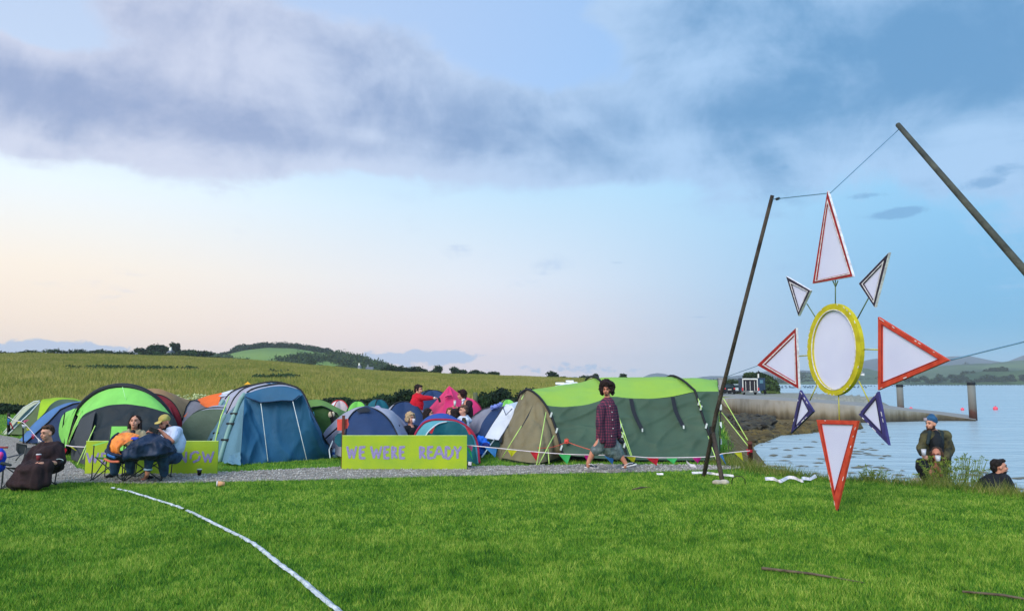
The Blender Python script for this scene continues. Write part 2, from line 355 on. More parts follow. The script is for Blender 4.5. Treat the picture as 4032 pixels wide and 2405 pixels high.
# water
mw=bpy.data.materials.new('water'); nt,N,L=nodes(mw); b=N['Principled BSDF']; b.inputs['Base Color'].default_value=(*lin((160,180,186)),1); b.inputs['Roughness'].default_value=.22; b.inputs['IOR'].default_value=1.33
geo=N.new('ShaderNodeNewGeometry'); mp=N.new('ShaderNodeMapping'); mp.inputs['Scale'].default_value=(.45,1.1,1); L.new(geo.outputs['Position'],mp.inputs[0])
w1=nz_(1.2,6,mp.outputs[0]); w2=nz_(.25,4,mp.outputs[0]); w3=nz_(.02,3,mp.outputs[0]); 
hgt=M('ADD',w1,M('MULTIPLY',w2,2.0)); bp=N.new('ShaderNodeBump'); bp.inputs['Strength'].default_value=1.0; bp.inputs['Distance'].default_value=.35; L.new(hgt,bp.inputs['Height'])
L.new(bp.outputs[0],b.inputs['Normal']); L.new(M('ADD',.14,M('MULTIPLY',w3,.2)),b.inputs['Roughness'])
ys=np.r_[np.linspace(5,60,12),np.geomspace(70,3200,20)]; xs=np.r_[np.linspace(-10,60,8),np.geomspace(80,3000,14)]
Xw,Yw=np.meshgrid(xs,ys); Vw=np.stack([Xw,Yw,np.full(Xw.shape,WZ)],2).reshape(-1,3); nx=len(xs)
Fw=np.array([(a*nx+b_,a*nx+b_+1,(a+1)*nx+b_+1,(a+1)*nx+b_) for a in range(len(ys)-1) for b_ in range(nx-1)])
tag(mk('water',Vw,Fw,mw,loc=(0,0,WZ)),kind='structure')
# ---------------------------------------------------------------- gravel path
m_grav=mat('gravel',(186,180,168),rough=.95,c2=(132,126,118),scale=26,bump=.25,bscale=60,k=.7,det=8)
top=[(-120,1700),(0,1712),(60,1722),(130,1745),(200,1785),(250,1810),(330,1856),(560,1860),(900,1858),(1345,1838),(1600,1838),(1900,1836),(2100,1832),(2350,1828),(2600,1829),(2800,1832),(2950,1833),(3060,1836)]
bot=[(-120,1935),(0,1925),(60,1922),(130,1915),(200,1908),(250,1902),(330,1900),(560,1906),(900,1898),(1345,1888),(1600,1880),(1900,1874),(2100,1866),(2350,1862),(2600,1858),(2800,1850),(2950,1844),(3060,1838)]
pxs=np.linspace(-120,3060,90); tg=px(*[(a,float(np.interp(a,[q[0] for q in top],[q[1] for q in top]))) for a in pxs]); bgp=px(*[(a,float(np.interp(a,[q[0] for q in bot],[q[1] for q in bot]))) for a in pxs]); off=np.array([0,0,.006])
R=np.array([tg*(1-t)+bgp*t for t in np.linspace(0,1,6)])+off; nu=90
for a in (0,5):
    for b_ in range(nu): R[a,b_,1]+=.10*mnoise.noise(Vector((R[a,b_,0]*3,a,1)))+.05*mnoise.noise(Vector((R[a,b_,0]*11,a,5)))
Fp=np.array([(a*nu+b_,(a+1)*nu+b_,(a+1)*nu+b_+1,a*nu+b_+1) for a in range(5) for b_ in range(nu-1)])
tag(mk('gravel_path',R.reshape(-1,3),Fp,m_grav),kind='structure')
PT=R[0]; PB=R[5]
def onpath(x,y,mg_=0.0):
    k=x/y; yt=np.interp(k,PT[:,0]/PT[:,1],PT[:,1]); yb=np.interp(k,PB[:,0]/PB[:,1],PB[:,1]); return (y<yt-mg_)&(y>yb+mg_)&(k<PT[-1,0]/PT[-1,1]-.003)&(k>PT[0,0]/PT[0,1])
n=9000; R2=np.random.RandomState(3); jj=R2.rand(n)*88.99; tt=R2.rand(n); j0=jj.astype(int); fr_=(jj-j0)[:,None]; pt_=PT[j0]*(1-fr_)+PT[j0+1]*fr_; pb_=PB[j0]*(1-fr_)+PB[j0+1]*fr_; pp_=pb_+(pt_-pb_)*tt[:,None]; xg,yg=pp_[:,0],pp_[:,1]
s=R2.uniform(.008,.024,n); base=np.array([[1,0,0],[-.5,.87,0],[-.5,-.87,0],[.1,.1,.8],[0,0,-.4]]); fc=np.array([(0,1,3),(1,2,3),(2,0,3),(1,0,4),(2,1,4),(0,2,4)])
ang=R2.rand(n)*6.28; ca,sa=np.cos(ang),np.sin(ang)
Vb=base[None]*s[:,None,None]*(1+.5*(R2.rand(n,5,1)-.5)); Vx=Vb[...,0]*ca[:,None]-Vb[...,1]*sa[:,None]; Vy=Vb[...,0]*sa[:,None]+Vb[...,1]*ca[:,None]
Vp=np.stack([Vx+xg[:,None],Vy+yg[:,None],Vb[...,2]+.012],2).reshape(-1,3); Fq=(fc[None]+(np.arange(n)*5)[:,None,None]).reshape(-1,3)
m_st=mat('pebble',(214,210,202),c2=(138,132,124),scale=7,k=.8,rough=.9)
tag(mk('gravel_stones',Vp,Fq,m_st),'loose grey gravel stones scattered on the path','gravel',kind='stuff')
# ---------------------------------------------------------------- lawn grass
def grassmat(name,ramp,scale,rnd=True):
    m=bpy.data.materials.new(name); nt,N_,L_=nodes(m); b=N_['Principled BSDF']; b.inputs['Roughness'].default_value=.6; b.inputs['Specular IOR Level'].default_value=.18
    global N,L; N,L=N_,L_
    g=N.new('ShaderNodeNewGeometry'); n=N.new('ShaderNodeTexNoise'); n.inputs['Scale'].default_value=scale; n.inputs['Detail'].default_value=5; L.new(g.outputs['Position'],n.inputs[0])
    n2=N.new('ShaderNodeTexNoise'); n2.inputs['Scale'].default_value=scale*6; n2.inputs['Detail'].default_value=3; L.new(g.outputs['Position'],n2.inputs[0])
    v=M('ADD',M('ADD',M('MULTIPLY',n.outputs['Fac'],.5),M('MULTIPLY',n2.outputs['Fac'],.5)),M('MULTIPLY',M('SUBTRACT',g.outputs['Random Per Island'],.5),.42))
    c=RAMP(v,ramp); L.new(c,b.inputs['Base Color'])
    t=N.new('ShaderNodeBsdfTranslucent'); L.new(c,t.inputs[0]); mx=N.new('ShaderNodeMixShader'); mx.inputs[0].default_value=.3
    L.new(b.outputs[0],mx.inputs[1]); L.new(t.outputs[0],mx.inputs[2]); L.new(mx.outputs[0],N['Material Output'].inputs[0]); return m
def blades(x,y,z,h,w,lean,R):
    n=len(x); a=R.rand(n)*6.283; la=R.rand(n)*6.283
    dx,dy=np.cos(a)*w*.5,np.sin(a)*w*.5; lx=np.cos(la)*lean*h; ly=np.sin(la)*lean*h
    V=np.empty((n,3,3)); V[:,0]=np.stack([x-dx,y-dy,z-.01],1); V[:,1]=np.stack([x+dx,y+dy,z-.01],1); V[:,2]=np.stack([x+lx,y+ly,z+h],1)
    return V.reshape(-1,3),np.arange(3*n).reshape(-1,3)
def fnoise(x,y,f,seed):
    r=np.random.RandomState(seed); o=0
    for _ in range(7): a=r.rand()*6.28; q=f*(.5+r.rand()*1.4); o=o+np.sin(q*(x*math.cos(a)+y*math.sin(a))+r.rand()*6.28)
    return o/4
LINE=[(440,1925),(505,1938),(560,1955),(640,1980),(700,2000),(760,2025),(840,2065),(900,2095),(960,2125),(1010,2155),(1060,2195),(1110,2235),(1160,2270),(1220,2320),(1290,2380),(1350,2430)]
LP=cr(px(*LINE),200)
def lawnblades(n,y0,y1,R,h0,h1,wd,pw=1.0):
    y=y0+(y1-y0)*R.rand(n)**pw; x=(R.rand(n)*2-1)*.76*y
    ok=(x<coast(y)+.5)&~onpath(x,y,.03)
    xl=np.interp(y,LP[::-1,1],LP[::-1,0],left=-99,right=-99); ok&=~((np.abs(x-xl)<.035)&(y<LP[0,1]))
    x,y=x[ok],y[ok]; f=fnoise(x,y,2.2,1)*.5+fnoise(x,y,7,2)*.5
    h=(h0+(h1-h0)*R.rand(len(x))**1.3)*(1+.3*f+.25*fnoise(x,y,16,6)); e=np.clip((x-coast(y)+.5)/.7,0,1); h*=1+1.0*e
    lean=.2+.9*R.rand(len(x))
    return blades(x,y,H(x,y),h,wd*(.7+.6*R.rand(len(x))),lean,R)
R3=np.random.RandomState(21); Vs=[];Fs=[];o_=0
for a in [(300000,4.6,8.2,R3,.022,.055,.008),(300000,8,13.6,R3,.02,.05,.011),(70000,13.4,19,R3,.025,.06,.013),(26000,19,44,R3,.05,.12,.03)]:
    v,f=lawnblades(*a); Vs.append(v); Fs.append(f+o_); o_+=len(v)
m_lawn=grassmat('lawn_grass',[(.24,(34,84,32)),(.41,(80,134,38)),(.56,(122,166,46)),(.75,(186,200,92))],1.2)
tag(mk('lawn_grass',np.vstack(Vs),np.vstack(Fs),m_lawn,loc=(0,0,0)),'short bright green grass covering the lawn','grass',kind='stuff')
# rough tall grass along the shore edge
R4=np.random.RandomState(5); n=9000; y=10.2+6.5*R4.rand(n); x=coast(y)+(R4.normal(size=n)*.28+.12); z=H(x,y); h=.05+.14*R4.rand(n)**2*(1+.6*fnoise(x,y,5,4))
v,f=blades(x,y,z,np.abs(h)+.03,.012,.6,R4); tag(mk('bank_grass',v,f,grassmat('bank_grass',[(.3,(70,100,34)),(.6,(132,140,64)),(.75,(170,160,96))],2.0),loc=(0,0,0)),'rough yellowish grass fringe along the bank above the water','grass',kind='stuff')
# meadow
n=330000; y=np.r_[47+(165-47)*R4.rand(190000)**.85,100+62*R4.rand(140000)]; k=-.74+R4.rand(n)*(.90); x=k*y; z=H(x,y); f_=fnoise(x,y,.5,8)
v,f=blades(x,y,z,(.22+.25*R4.rand(n)+.0012*y)*(1+.3*f_),.05+.0007*y,.35,R4)
tag(mk('meadow_grass',v,f,grassmat('meadow_grass',[(.2,(100,122,48)),(.42,(134,140,60)),(.58,(158,152,76)),(.8,(184,170,106))],.12),loc=(0,0,0)),'long straw coloured meadow grass covering the rising field','grass',kind='stuff')
# chalk line = flat white tape lying in the lawn
wv=[];
for q in range(len(LP)):
    t=LP[min(q+1,199)]-LP[max(q-1,0)]; t/=np.linalg.norm(t); nn_=np.array([-t[1],t[0],0]); ww=.028+.008*mnoise.noise(Vector((q*.35,0,0)))+.008*mnoise.noise(Vector((q*1.4,3,0)))
    dz=.022+.01*mnoise.noise(Vector((q*.3,5,0))); wv+= [LP[q]-nn_*ww+np.array([0,0,dz]),LP[q]+np.array([0,0,dz+.012]),LP[q]+nn_*ww+np.array([0,0,dz])]
lf=[(3*q+a,3*q+a+1,3*q+a+4,3*q+a+3) for q in range(199) if q not in (3,4,9,14,68,69,70) for a in (0,1)]
tag(mk('marking_line',np.array(wv),lf,mat('line_white',(228,234,238),c2=(176,186,190),scale=9,k=.8,bump=.6)),'wobbly white marking line curving across the lawn towards the camera','line')
# ---------------------------------------------------------------- hills
def ridge(name,pts,Dc,Df,zb,m,n=120,rough=1.0,back=.35,seed=0,nr=22,tag_=None):
    pts=np.array(pts,float); xs_=np.linspace(pts[0,0],pts[-1,0],n); tops=np.interp(xs_,pts[:,0],pts[:,1])
    rows=[]
    for v in np.r_[np.linspace(0,1,nr),1.15,1.35]:
        row=[]
        for a,b_ in zip(xs_,tops):
            c=P(a,b_,Dc); k=c[0]/Dc; Y=Df+(Dc-Df)*v if v<=1 else Dc+(Dc-Df)*back*(v-1)*3
            zc_=c[2]
            if v<=1: z=zb+(zc_-zb)*(math.sin(v*math.pi/2)**1.15)
            else: z=zc_-(zc_-zb)*(v-1)*1.6
            z+=rough*mnoise.noise(Vector((k*Y*.02+seed,Y*.02,seed)))*(.3 if v>=.97 else math.sin(min(v,1)*math.pi))
            row.append((k*Y,Y,z))
        rows.append(row)
    R=np.array(rows); nr_=len(R); Fc=np.array([(i*n+j,i*n+j+1,(i+1)*n+j+1,(i+1)*n+j) for i in range(nr_-1) for j in range(n-1)])
    return tag(mk(name,R.reshape(-1,3),Fc,m,None,True),kind='structure'),R
m_h1=mat('hill_pasture',(124,156,66),c2=(94,130,54),scale=.012,k=.75)
m_h2=mat('hill_fields',(104,132,74),c2=(58,86,52),scale=.006,k=.6)
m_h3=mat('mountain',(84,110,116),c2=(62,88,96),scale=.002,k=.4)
CH1=[(380,1452),(480,1426),(640,1414),(760,1414),(840,1410),(900,1396),(960,1382),(1050,1373),(1150,1376),(1250,1391),(1300,1399),(1400,1416),(1480,1440),(1560,1463),(1650,1476),(1750,1490)]
hl,HR=ridge('hill',CH1,560,330,0,m_h1,rough=1.2,seed=3)
hx=HR.reshape(-1,3)
def hillz(kpx,v):   # point on hill: photo column, fraction up the slope
    n=HR.shape[1]; j=int(np.clip((kpx-380)/(1750-380)*(n-1),0,n-1)); i=int(np.clip(v*21,0,21)); return HR[i,j]
m_dark=mat('dark_leaves',(58,84,44),c2=(28,50,34),scale=.5,k=.75,rough=.9)
m_mid=mat('mid_leaves',(74,98,44),c2=(36,62,34),scale=.4,k=.75,rough=.9)
cs=[];rs=[]; RH=np.random.RandomState(9)
for _ in range(130):   # crest wood
    a=RH.uniform(930,1560); p=hillz(a,RH.uniform(.972,1.0)); hh=RH.uniform(2.0,3.6)*(1 if a<1300 else .8); cs.append(p+[0,0,hh*.5]); rs.append([hh*1.3,hh,hh*.9])
for _ in range(22): a=RH.uniform(820,960); p=hillz(a,RH.uniform(.92,1)); cs.append(p+[0,0,.6]); rs.append([2.6,2,1.6])
tag(mk('woodland',*leaves(cs,rs,26000,1.1,1,.6),m_dark),'dark wood crowning the round hill','wood',kind='stuff')
cs=[];rs=[]
def belt(a0,a1,v0,v1,n,h):
    for _ in range(n):
        t=RH.rand(); a=a0+(a1-a0)*t; v=v0+(v1-v0)*t+RH.normal()*.025; p=hillz(a,np.clip(v,0,1)); hh=h*RH.uniform(.6,1.2); cs.append(p+[0,0,hh*.45]); rs.append([hh*1.2,hh,hh*.85])
belt(830,1020,.55,.26,40,2.8); belt(1090,1330,.28,.60,46,3.4); belt(1320,1560,.62,.45,54,4.2); belt(1330,1580,.25,.3,40,4.2); belt(1180,1200,.36,.3,5,4.6); belt(1000,1280,.27,.22,22,2.6); belt(1290,1430,.55,.45,24,3.4); belt(480,860,.96,.8,50,3.0); belt(1210,1230,.2,.2,4,4.5)
tag(mk('tree_belt',*leaves(cs,rs,30000,1.0,2,.6),m_mid),'belts of trees and hedges across the hillside pasture','wood',kind='stuff')
ridge('headland',[(3480,1507),(3600,1494),(3720,1482),(3800,1470),(3880,1460),(4040,1456),(4300,1450)],860,800,WZ-.5,mat('headland_green',(88,116,62),c2=(52,84,48),scale=.03,k=.6),n=60,rough=1,seed=5)
ridge('far_shore',[(2700,1502),(2800,1500),(2980,1497),(3060,1492),(3140,1480),(3210,1462),(3300,1452),(3400,1450),(3460,1462),(3560,1452),(3650,1446),(3720,1440),(3800,1437),(3900,1432),(4000,1422),(4300,1418)],1500,930,WZ-.5,m_h2,n=120,rough=5,seed=8)
ridge('mountain',[(2700,1497),(2750,1486),(2800,1480),(2870,1482),(2950,1474),(3020,1462),(3100,1456),(3200,1460),(3300,1446),(3390,1425),(3440,1414),(3500,1412),(3580,1428),(3660,1418),(3740,1405),(3820,1403),(3900,1420),(3960,1428),(4010,1408),(4080,1385),(4400,1370)],2900,1900,WZ,m_h3,n=200,rough=3,seed=12)
ridge('mountain',[(2170,1505),(2220,1494),(2265,1482),(2310,1494),(2360,1506)],2700,2500,0,m_h3,n=30,rough=1,seed=14)
ridge('mountain',[(2480,1506),(2530,1485),(2560,1472),(2590,1468),(2620,1472),(2660,1486),(2710,1506)],2800,2600,0,m_h3,n=40,rough=1,seed=15)
# far shore tree lines
cs=[];rs=[]
for (a,b_,D,h) in [(3800,1470,850,4),(3830,1468,850,3),(3905,1458,850,4.5),(3925,1457,850,4.5),(3950,1456,850,5),(3880,1462,850,3)]+[(RH.uniform(3560,4040),RH.uniform(1480,1504),812,3) for _ in range(60)]:
    p=P(a,b_,D); cs.append(p); rs.append([h*1.3,h,h*.7])
tag(mk('shore_scrub',*leaves(cs,rs,9000,1.6,7,.5),m_dark),'dark scrub on the green headland across the bay','scrub',kind='stuff')
cs=[];rs=[]
for _ in range(150):
    a=RH.uniform(2800,4040); b_=RH.uniform(1470,1500) if a>3100 else 1502; D=1000+(1503-b_)*10; p=P(a,b_,D); cs.append(p); rs.append([RH.uniform(8,30),6,3.4])
for a in (3795,3806,3812): cs.append(P(a,1438,1480)); rs.append([4,4,7])
tag(mk('far_woods',*leaves(cs,rs,14000,3.2,8,.5),m_dark),'blue green woods on the far shore hills','wood',kind='stuff')
# ---------------------------------------------------------------- hedges and trees
def hedge(name,label,pts,D,w,hs,n,size,m,seed,step=.6):
    cs=[];rs=[];R=np.random.RandomState(seed)
    X0,X1=P(pts[0][0],1500,D)[0],P(pts[-1][0],1500,D)[0]; nn_=max(3,int((X1-X0)/step))
    for x in np.linspace(X0,X1,nn_):
        a=CX+F*x/D; top=np.interp(a,[p[0] for p in pts],[p[1] for p in pts]); zt=P(a,top,D)[2]; y=D+R.normal()*w*.3; z0=hz(x,y); h=max(.3,zt-z0)*R.uniform(.86,1.06)
        for q in range(2):
            cs.append([x+R.normal()*.2,y+R.normal()*w*.3,z0+h*(.35+.35*q)]); rs.append([step*R.uniform(.8,1.3),w*.5,h*.34])
    return tag(mk(name,*leaves(cs,rs,n,size,seed,.55),m),label,'hedge')
m_hed=mat('hedge_leaves',(52,80,42),c2=(24,48,34),scale=.9,k=.62,rough=.9)
hedge('hedge','dark hedge at the foot of the field on the far left',[(-150,1590),(100,1590),(200,1596),(300,1610),(420,1640)],40,1.8,0,15000,.13,m_hed,1)
hedge('hedge','leafy hedge behind the red and orange tents',[(560,1590),(700,1580),(800,1595),(900,1590),(960,1600)],44,1.8,0,9000,.13,m_hed,2)
hedge('hedge','low hedge behind the green dome tent and pale tent',[(1160,1580),(1250,1572),(1340,1566),(1420,1562),(1500,1585)],44,1.8,0,11000,.13,m_hed,3)
hedge('hedge','taller hedge behind the man in the red jumper',[(1480,1570),(1540,1548),(1600,1540),(1680,1535),(1720,1545)],43,1.8,0,11000,.13,m_hed,4)
hedge('hedge','dark bramble hedge between the pink tent and the long green tent',[(1860,1575),(1900,1545),(1970,1530),(2040,1535),(2120,1560)],36,2.0,0,15000,.12,m_hed,5)
hedge('hedge','dark hedgerow along the top of the meadow',[(-150,1388),(0,1385),(150,1377),(400,1377),(560,1382),(760,1392),(830,1404)],172,3,0,22000,.4,m_dark,6,2.0)
def tree(name,label,a,top,base,D,wpx,m,seed,n=1600,size=.35,trunk=True,grp=None,nl=7,cat='tree'):
    zt=P(a,top,D)[2]; x=P(a,base,D)[0]; zb=min(P(a,base,D)[2],zt-.5); h=zt-zb; r=U(D,wpx)/2
    t=thing(name,label,cat,(x,D,zb),grp); R=np.random.RandomState(seed)
    cs,rs=LOBES((x,D,zb+h*.8),(r*1.5,r*1.0,h*.7),nl,seed,.6)
    mk('crown',*leaves(cs,rs,n,size,seed,.45,0,.3),m,t)
    if trunk:
        b=MB(); tr=max(.05,h*.035); b.tube([(x,D,zb-1.2),(x+.02*h,D,zb+h*.3),(x,D,zb+h*.6)],[tr*1.4,tr,tr*.5],7)
        for q in range(4):
            g=R.rand()*6.28; b.tube([(x,D,zb+h*.3),(x+math.cos(g)*r*.5,D+math.sin(g)*r*.5,zb+h*.7)],[tr*.6,tr*.2],5)
        b.build('trunk',mat('bark',(90,80,66),c2=(60,52,44),k=.6,bump=.6),t)
    return t
T_=[(1535,1446,1474,60,'rounded dark tree nearest the hill slope on the field skyline'),(1580,1450,1476,52,'broad tree second from the hill on the field skyline'),(1625,1453,1477,50,'low broad tree third from the hill on the skyline'),
 (1668,1462,1478,44,'small bushy tree before the tall skyline tree'),(1728,1451,1478,36,'tall rounded tree standing up from the skyline row'),(1705,1462,1478,28,'small tree touching the tall skyline tree'),(1795,1459,1480,34,'peaked tree left of the central skyline pair'),(1822,1463,1481,30,'flat topped tree in the central skyline pair'),
 (1865,1464,1482,44,'wide tree in the right group on the skyline'),(1900,1471,1483,24,'small bush at the end of the skyline group'),(1943,1469,1485,36,'lone squat tree over the red jumper man and pink tent'),
 (2178,1472,1492,38,'lone spreading tree on the skyline behind the white caravans'),(2215,1487,1496,24,'low bush just right of the lone skyline tree'),(2298,1485,1500,32,'bush left of the curly haired man on the skyline'),(2350,1478,1502,26,'pointed tree beside the curly haired man'),(2455,1482,1500,26,'low dark tree behind the lime tent roof')]
for q,(a,tp,bs,wd,lb) in enumerate(T_): tree('skyline_tree',lb,a,tp,bs+3,165,wd,m_dark,40+q,900,.34,grp='trees along the skyline of the field')
for q,(a,tp,bs,wd,lb) in enumerate([(570,1378,1402,56,'left bushy tree of the clump on the left ridge'),(615,1368,1402,60,'tallest round tree of the clump on the left ridge'),(640,1372,1402,40,'right bushy tree of the clump on the left ridge'),(682,1366,1402,24,'thin open tree by the white house on the left ridge'),(702,1368,1402,18,'narrow pointed tree by the white house on the left ridge'),(745,1384,1406,70,'spreading tree right of the white house on the ridge'),(800,1390,1412,60,'low tree where the left ridge dips to the hill')]):
    tree('ridge_tree',lb,a,tp,bs,230,wd,m_dark,80+q,1500,.5,grp='trees on the left ridge')
tree('bush','round bush growing in the middle of the hillside field',1223,1421,1447,335,34,m_mid,99,900,.6,False,cat='bush')
# ================================================================ tents
GT='tents pitched in the camping field'
m_pole=mat('tent_pole_sleeve',(30,34,38),rough=.6,k=.8)
m_lineg=mat('guy_line_lime',(196,232,120),rough=.6,k=.9); m_linew=mat('guy_line_white',(214,222,218),rough=.6,k=.9)
def Lp(pts,D): return px(*pts,D=D)
def lerpD(pts,D0,D1):   # depth from D0 at first to D1 at last point
    n=len(pts); return np.array([P(a,b,D0+(D1-D0)*i/(n-1)) for i,(a,b) in enumerate(pts)])
def ground(c,dy=0.0): c=np.array(c); o=c.copy(); o[:,1]+=dy; o[:,2]=0.0; return o
def tent(name,label,D,cx): return thing(name,label,'tent',(P(cx,1500,D)[0],D,0),GT)
def backing(t,c,dD,m,wr=.02):
    """rear wall of a tent: from a top curve back down to the ground"""
    c=cr(c,24); b=ground(c,dD); cen=c[:,0].mean(); b[:,0]=cen+(b[:,0]-cen)*.92; b[:,0]+=dD*.0
    mid=(c+b)/2; mid[:,2]=c[:,2]*.8; return surf('rear_wall',[c,mid,b],m,t,wr=wr)
def dome(name,label,D,xl,xr,top,mats,rot=20,p=4.0,ratio=1.0,wr=.02,poles=True,seed=0,pc=None,cx=None):
    t=tent(name,label,D,(xl+xr)/2); hw=U(D,(xr-xl)/2); A=P((xl+xr)/2 if cx is None else cx,top,D); h=A[2]; c0=P((xl+xr)/2,1500,D)
    rot=math.radians(rot); sc_=hw/ (1.0 if abs(math.sin(2*rot))<.5 else 1.12)
    def pt(ph,th):
        l=ph-rot; cc,ss=abs(math.cos(l)),abs(math.sin(l)); r=1/((cc**p+ss**p)**(1/p)); cn=abs(math.sin(2*l))**1.5
        al=1.25-.45*cn; rho=sc_*r*math.cos(th)**al; z=h*math.sin(th)**(1.0-.12*cn); f=1-math.cos(th)**al
        x=c0[0]+rho*math.cos(ph)+(A[0]-c0[0])*f; y=D+rho*math.sin(ph)*ratio; return (x,y,max(0,z))
    names=['side_panel','rear_panel','side_panel','front_panel']
    for q in range(4):
        a0=rot+math.pi/4+q*math.pi/2 - math.pi/2
        cs=[[pt(a0+math.pi/2*u,th) for th in np.linspace(0,math.pi/2*.998,20)] for u in np.linspace(0,1,14)]
        mid=a0+math.pi/4; nm='front_panel' if math.sin(mid)<-.7 else ('rear_panel' if math.sin(mid)>.7 else 'side_panel')
        surf(nm,[np.array(c) for c in cs],mats[q%len(mats)],t,nu=20,nv=1,wr=wr,ws=3.5,resample=False,seed=seed+q)
        if poles:
            c=np.array([pt(a0,th) for th in np.linspace(0,math.pi/2,16)]); c+=np.array([0,0,.012]); 
            mk_=MB().tube(c,.016,6).build('pole',pc or m_pole,t,True)
    return t
F_=dict(
 lime=fab('lime',(170,212,40)),mint=fab('mint',(150,236,110)),navy=fab('navy',(40,64,104),k=1),dark=fab('dark_slate',(34,48,56)),charcoal=fab('charcoal',(72,78,84)),
 blue=fab('petrol_blue',(44,102,140),k=.92),pblue=fab('pale_blue',(104,146,168),k=.95),sky=fab('sky_blue',(84,132,190)),silver=fab('silver',(172,174,190),k=1),white=fab('white',(224,230,238),k=.95),
 cream=fab('cream',(196,204,178)),olive=fab('olive',(98,116,76)),greyg=fab('grey_green',(104,124,104)),red=fab('wine_red',(140,38,56)),tan=fab('tan',(176,136,90)),orange=fab('orange',(236,112,48),k=1),
 green=fab('leaf_green',(120,162,78)),dgreen=fab('deep_green',(66,108,48)),pink=fab('pink',(226,56,116),k=1),hotp=fab('pale_pink',(222,200,200)),teal=fab('teal',(24,106,122)),lteal=fab('light_teal',(100,184,196)),
 royal=fab('royal_blue',(40,88,180)),crim=fab('crimson',(176,36,70)),bred=fab('bright_red',(206,36,56)),beige=fab('khaki',(142,132,100)),wall=fab('spruce',(78,104,84)),lilac=fab('lilac',(176,172,208)),lgreen=fab('bright_green',(140,224,96)),dteal=fab('dark_teal',(30,76,84)),grey=fab('mid_grey',(136,138,152),k=1))
# --- far left: cream / green striped tent
t=tent('dome_tent','cream and dark green striped tent at the far left by the hedge',23.5,90)
a=lerpD([(8,1711),(28,1690),(60,1643),(95,1605),(135,1582),(157,1579)],24.4,24)
b_=lerpD([(22,1711),(60,1665),(110,1612),(157,1580)],23.6,24); c=lerpD([(36,1708),(75,1668),(120,1625),(159,1582)],23.3,23.9); d=lerpD([(110,1712),(140,1680),(165,1640),(166,1583)],23.2,23.8); e=lerpD([(215,1712),(200,1650),(175,1586)],23.6,24)
surf('side_panel',[a,b_],F_['cream'],t); surf('side_panel',[b_,c],F_['dteal'],t); surf('front_panel',[c,d,e],F_['olive'],t); backing(t,np.vstack([a[::1],e[::-1]]),2.0,F_['olive'])
line('piping',c+[0,-.02,0],.02,m_linew,t); line('piping',a+[0,-.02,.01],.02,m_linew,t)
# --- lime and grey
t=tent('tunnel_tent','lime and grey tent between the striped tent and the blue one',21.5,230)
a=lerpD([(146,1652),(154,1612),(163,1575),(190,1569),(230,1564),(290,1567),(330,1580)],21.2,22.2); b_=lerpD([(147,1653),(175,1625),(200,1592),(235,1573),(290,1574),(330,1588)],21.0,22.0); g_=ground(cr(px((150,1730),(250,1735),(330,1735)),24),0); g_[:,1]=21.0
surf('roof_panel',[a,b_],F_['lime'],t); surf('front_panel',[b_,g_],F_['grey'] if False else F_['greyg'],t); surf('side_panel',[a[:3],ground(a[:3],.1)],F_['lime'],t); backing(t,a,2.2,F_['greyg'])
# --- blue one
t=tent('tunnel_tent','light blue and navy low tent left of the big green canopy tent',20,200)
a=lerpD([(76,1733),(130,1670),(190,1620),(250,1590),(300,1581),(330,1577)],20.6,20.8); b_=lerpD([(105,1743),(150,1700),(195,1660),(240,1612),(290,1590),(335,1584)],20.2,20.2); c=lerpD([(250,1745),(262,1690),(285,1640),(320,1600),(350,1592)],20.1,20.1)
surf('side_panel',[a,b_],F_['sky'],t); surf('front_panel',[b_,c],F_['navy'],t); surf('side_panel',[c,ground(cr(c,24),.3)],F_['navy'],t,wr=0); backing(t,a,2.4,F_['navy']); line('pole',b_+[0,-.02,.01],.018,m_pole,t)
# --- big mint green canopy tent
t=tent('tunnel_tent','big tunnel tent with bright green canopy and dark front behind the seated couple',16.4,480)
A0=hoop(G(262,1790),P(480,1519,16.5),G(706,1796),.96,41); A1=hoop(G(252,1784),P(470,1520,18.2),P(700,1785,18),.96,41); 
C2=[(318,1646),(360,1616),(420,1598),(485,1591),(550,1597),(600,1607),(640,1619),(680,1638)]
C2w=Lp(C2,16.0)
surf('canopy',[hoop(G(262,1790),P(480,1519,16.5),G(706,1796),.96,41,.2,.8),C2w],F_['mint'],t,nu=30,nv=6,sag=-.02)
top=np.vstack([G(281,1806),P(288,1730,15.9),C2w,P(706,1700,16),G(712,1800)]); bot=px((282,1808),(335,1827),(420,1829),(560,1828),(712,1822))
surf('front_wall',[cr(top,70),cr(bot,70)],F_['dark'],t,nu=70,nv=30,wr=.04,ridge=-1.2)
surf('front_wall',[px((279,1806,16.1),(287,1730,15.86),(318,1648,15.96)),px((333,1829,15.2),(350,1740,15.5),(375,1618,15.9))],F_['charcoal'],t,nu=16,nv=8)
m_band=fab('black_sleeve',(26,32,40),trans=0)
MB().tube(A0+[0,.0,0],.065,10).build('pole_sleeve',m_band,t,True)
A1=hoop(P(258,1775,18),P(476,1526,18.3),P(700,1780,18.3),.96,41); A2=hoop(P(245,1760,20.4),P(470,1537,20.6),P(690,1760,20.4),.9,41)
surf('roof_panel',[A0,A1,A2],F_['dark'],t,nu=41,nv=6,sag=.03,resample=False); backing(t,A2,2,F_['dark'])
surf('side_panel',[px((249,1756,17.6),(231,1698,17.5),(248,1633,17.5),(291,1608,17.4)),px((258,1760,16.9),(272,1705,16.8),(286,1655,16.7),(303,1608,16.6))],F_['mint'],t,nu=16)
surf('side_panel',[px((268,1756,16.5),(285,1690,16.4),(322,1610,16.4)),px((281,1720,16.2),(300,1680,16.1),(323,1646,16.1))],F_['mint'],t,nu=16)
for ln in ([(298,1640,16.3),(262,1755,16.3)],[(255,1625,17),(246,1690,17.3),(252,1752,17.4)]): line('piping',px(*ln),.014,m_pole,t)
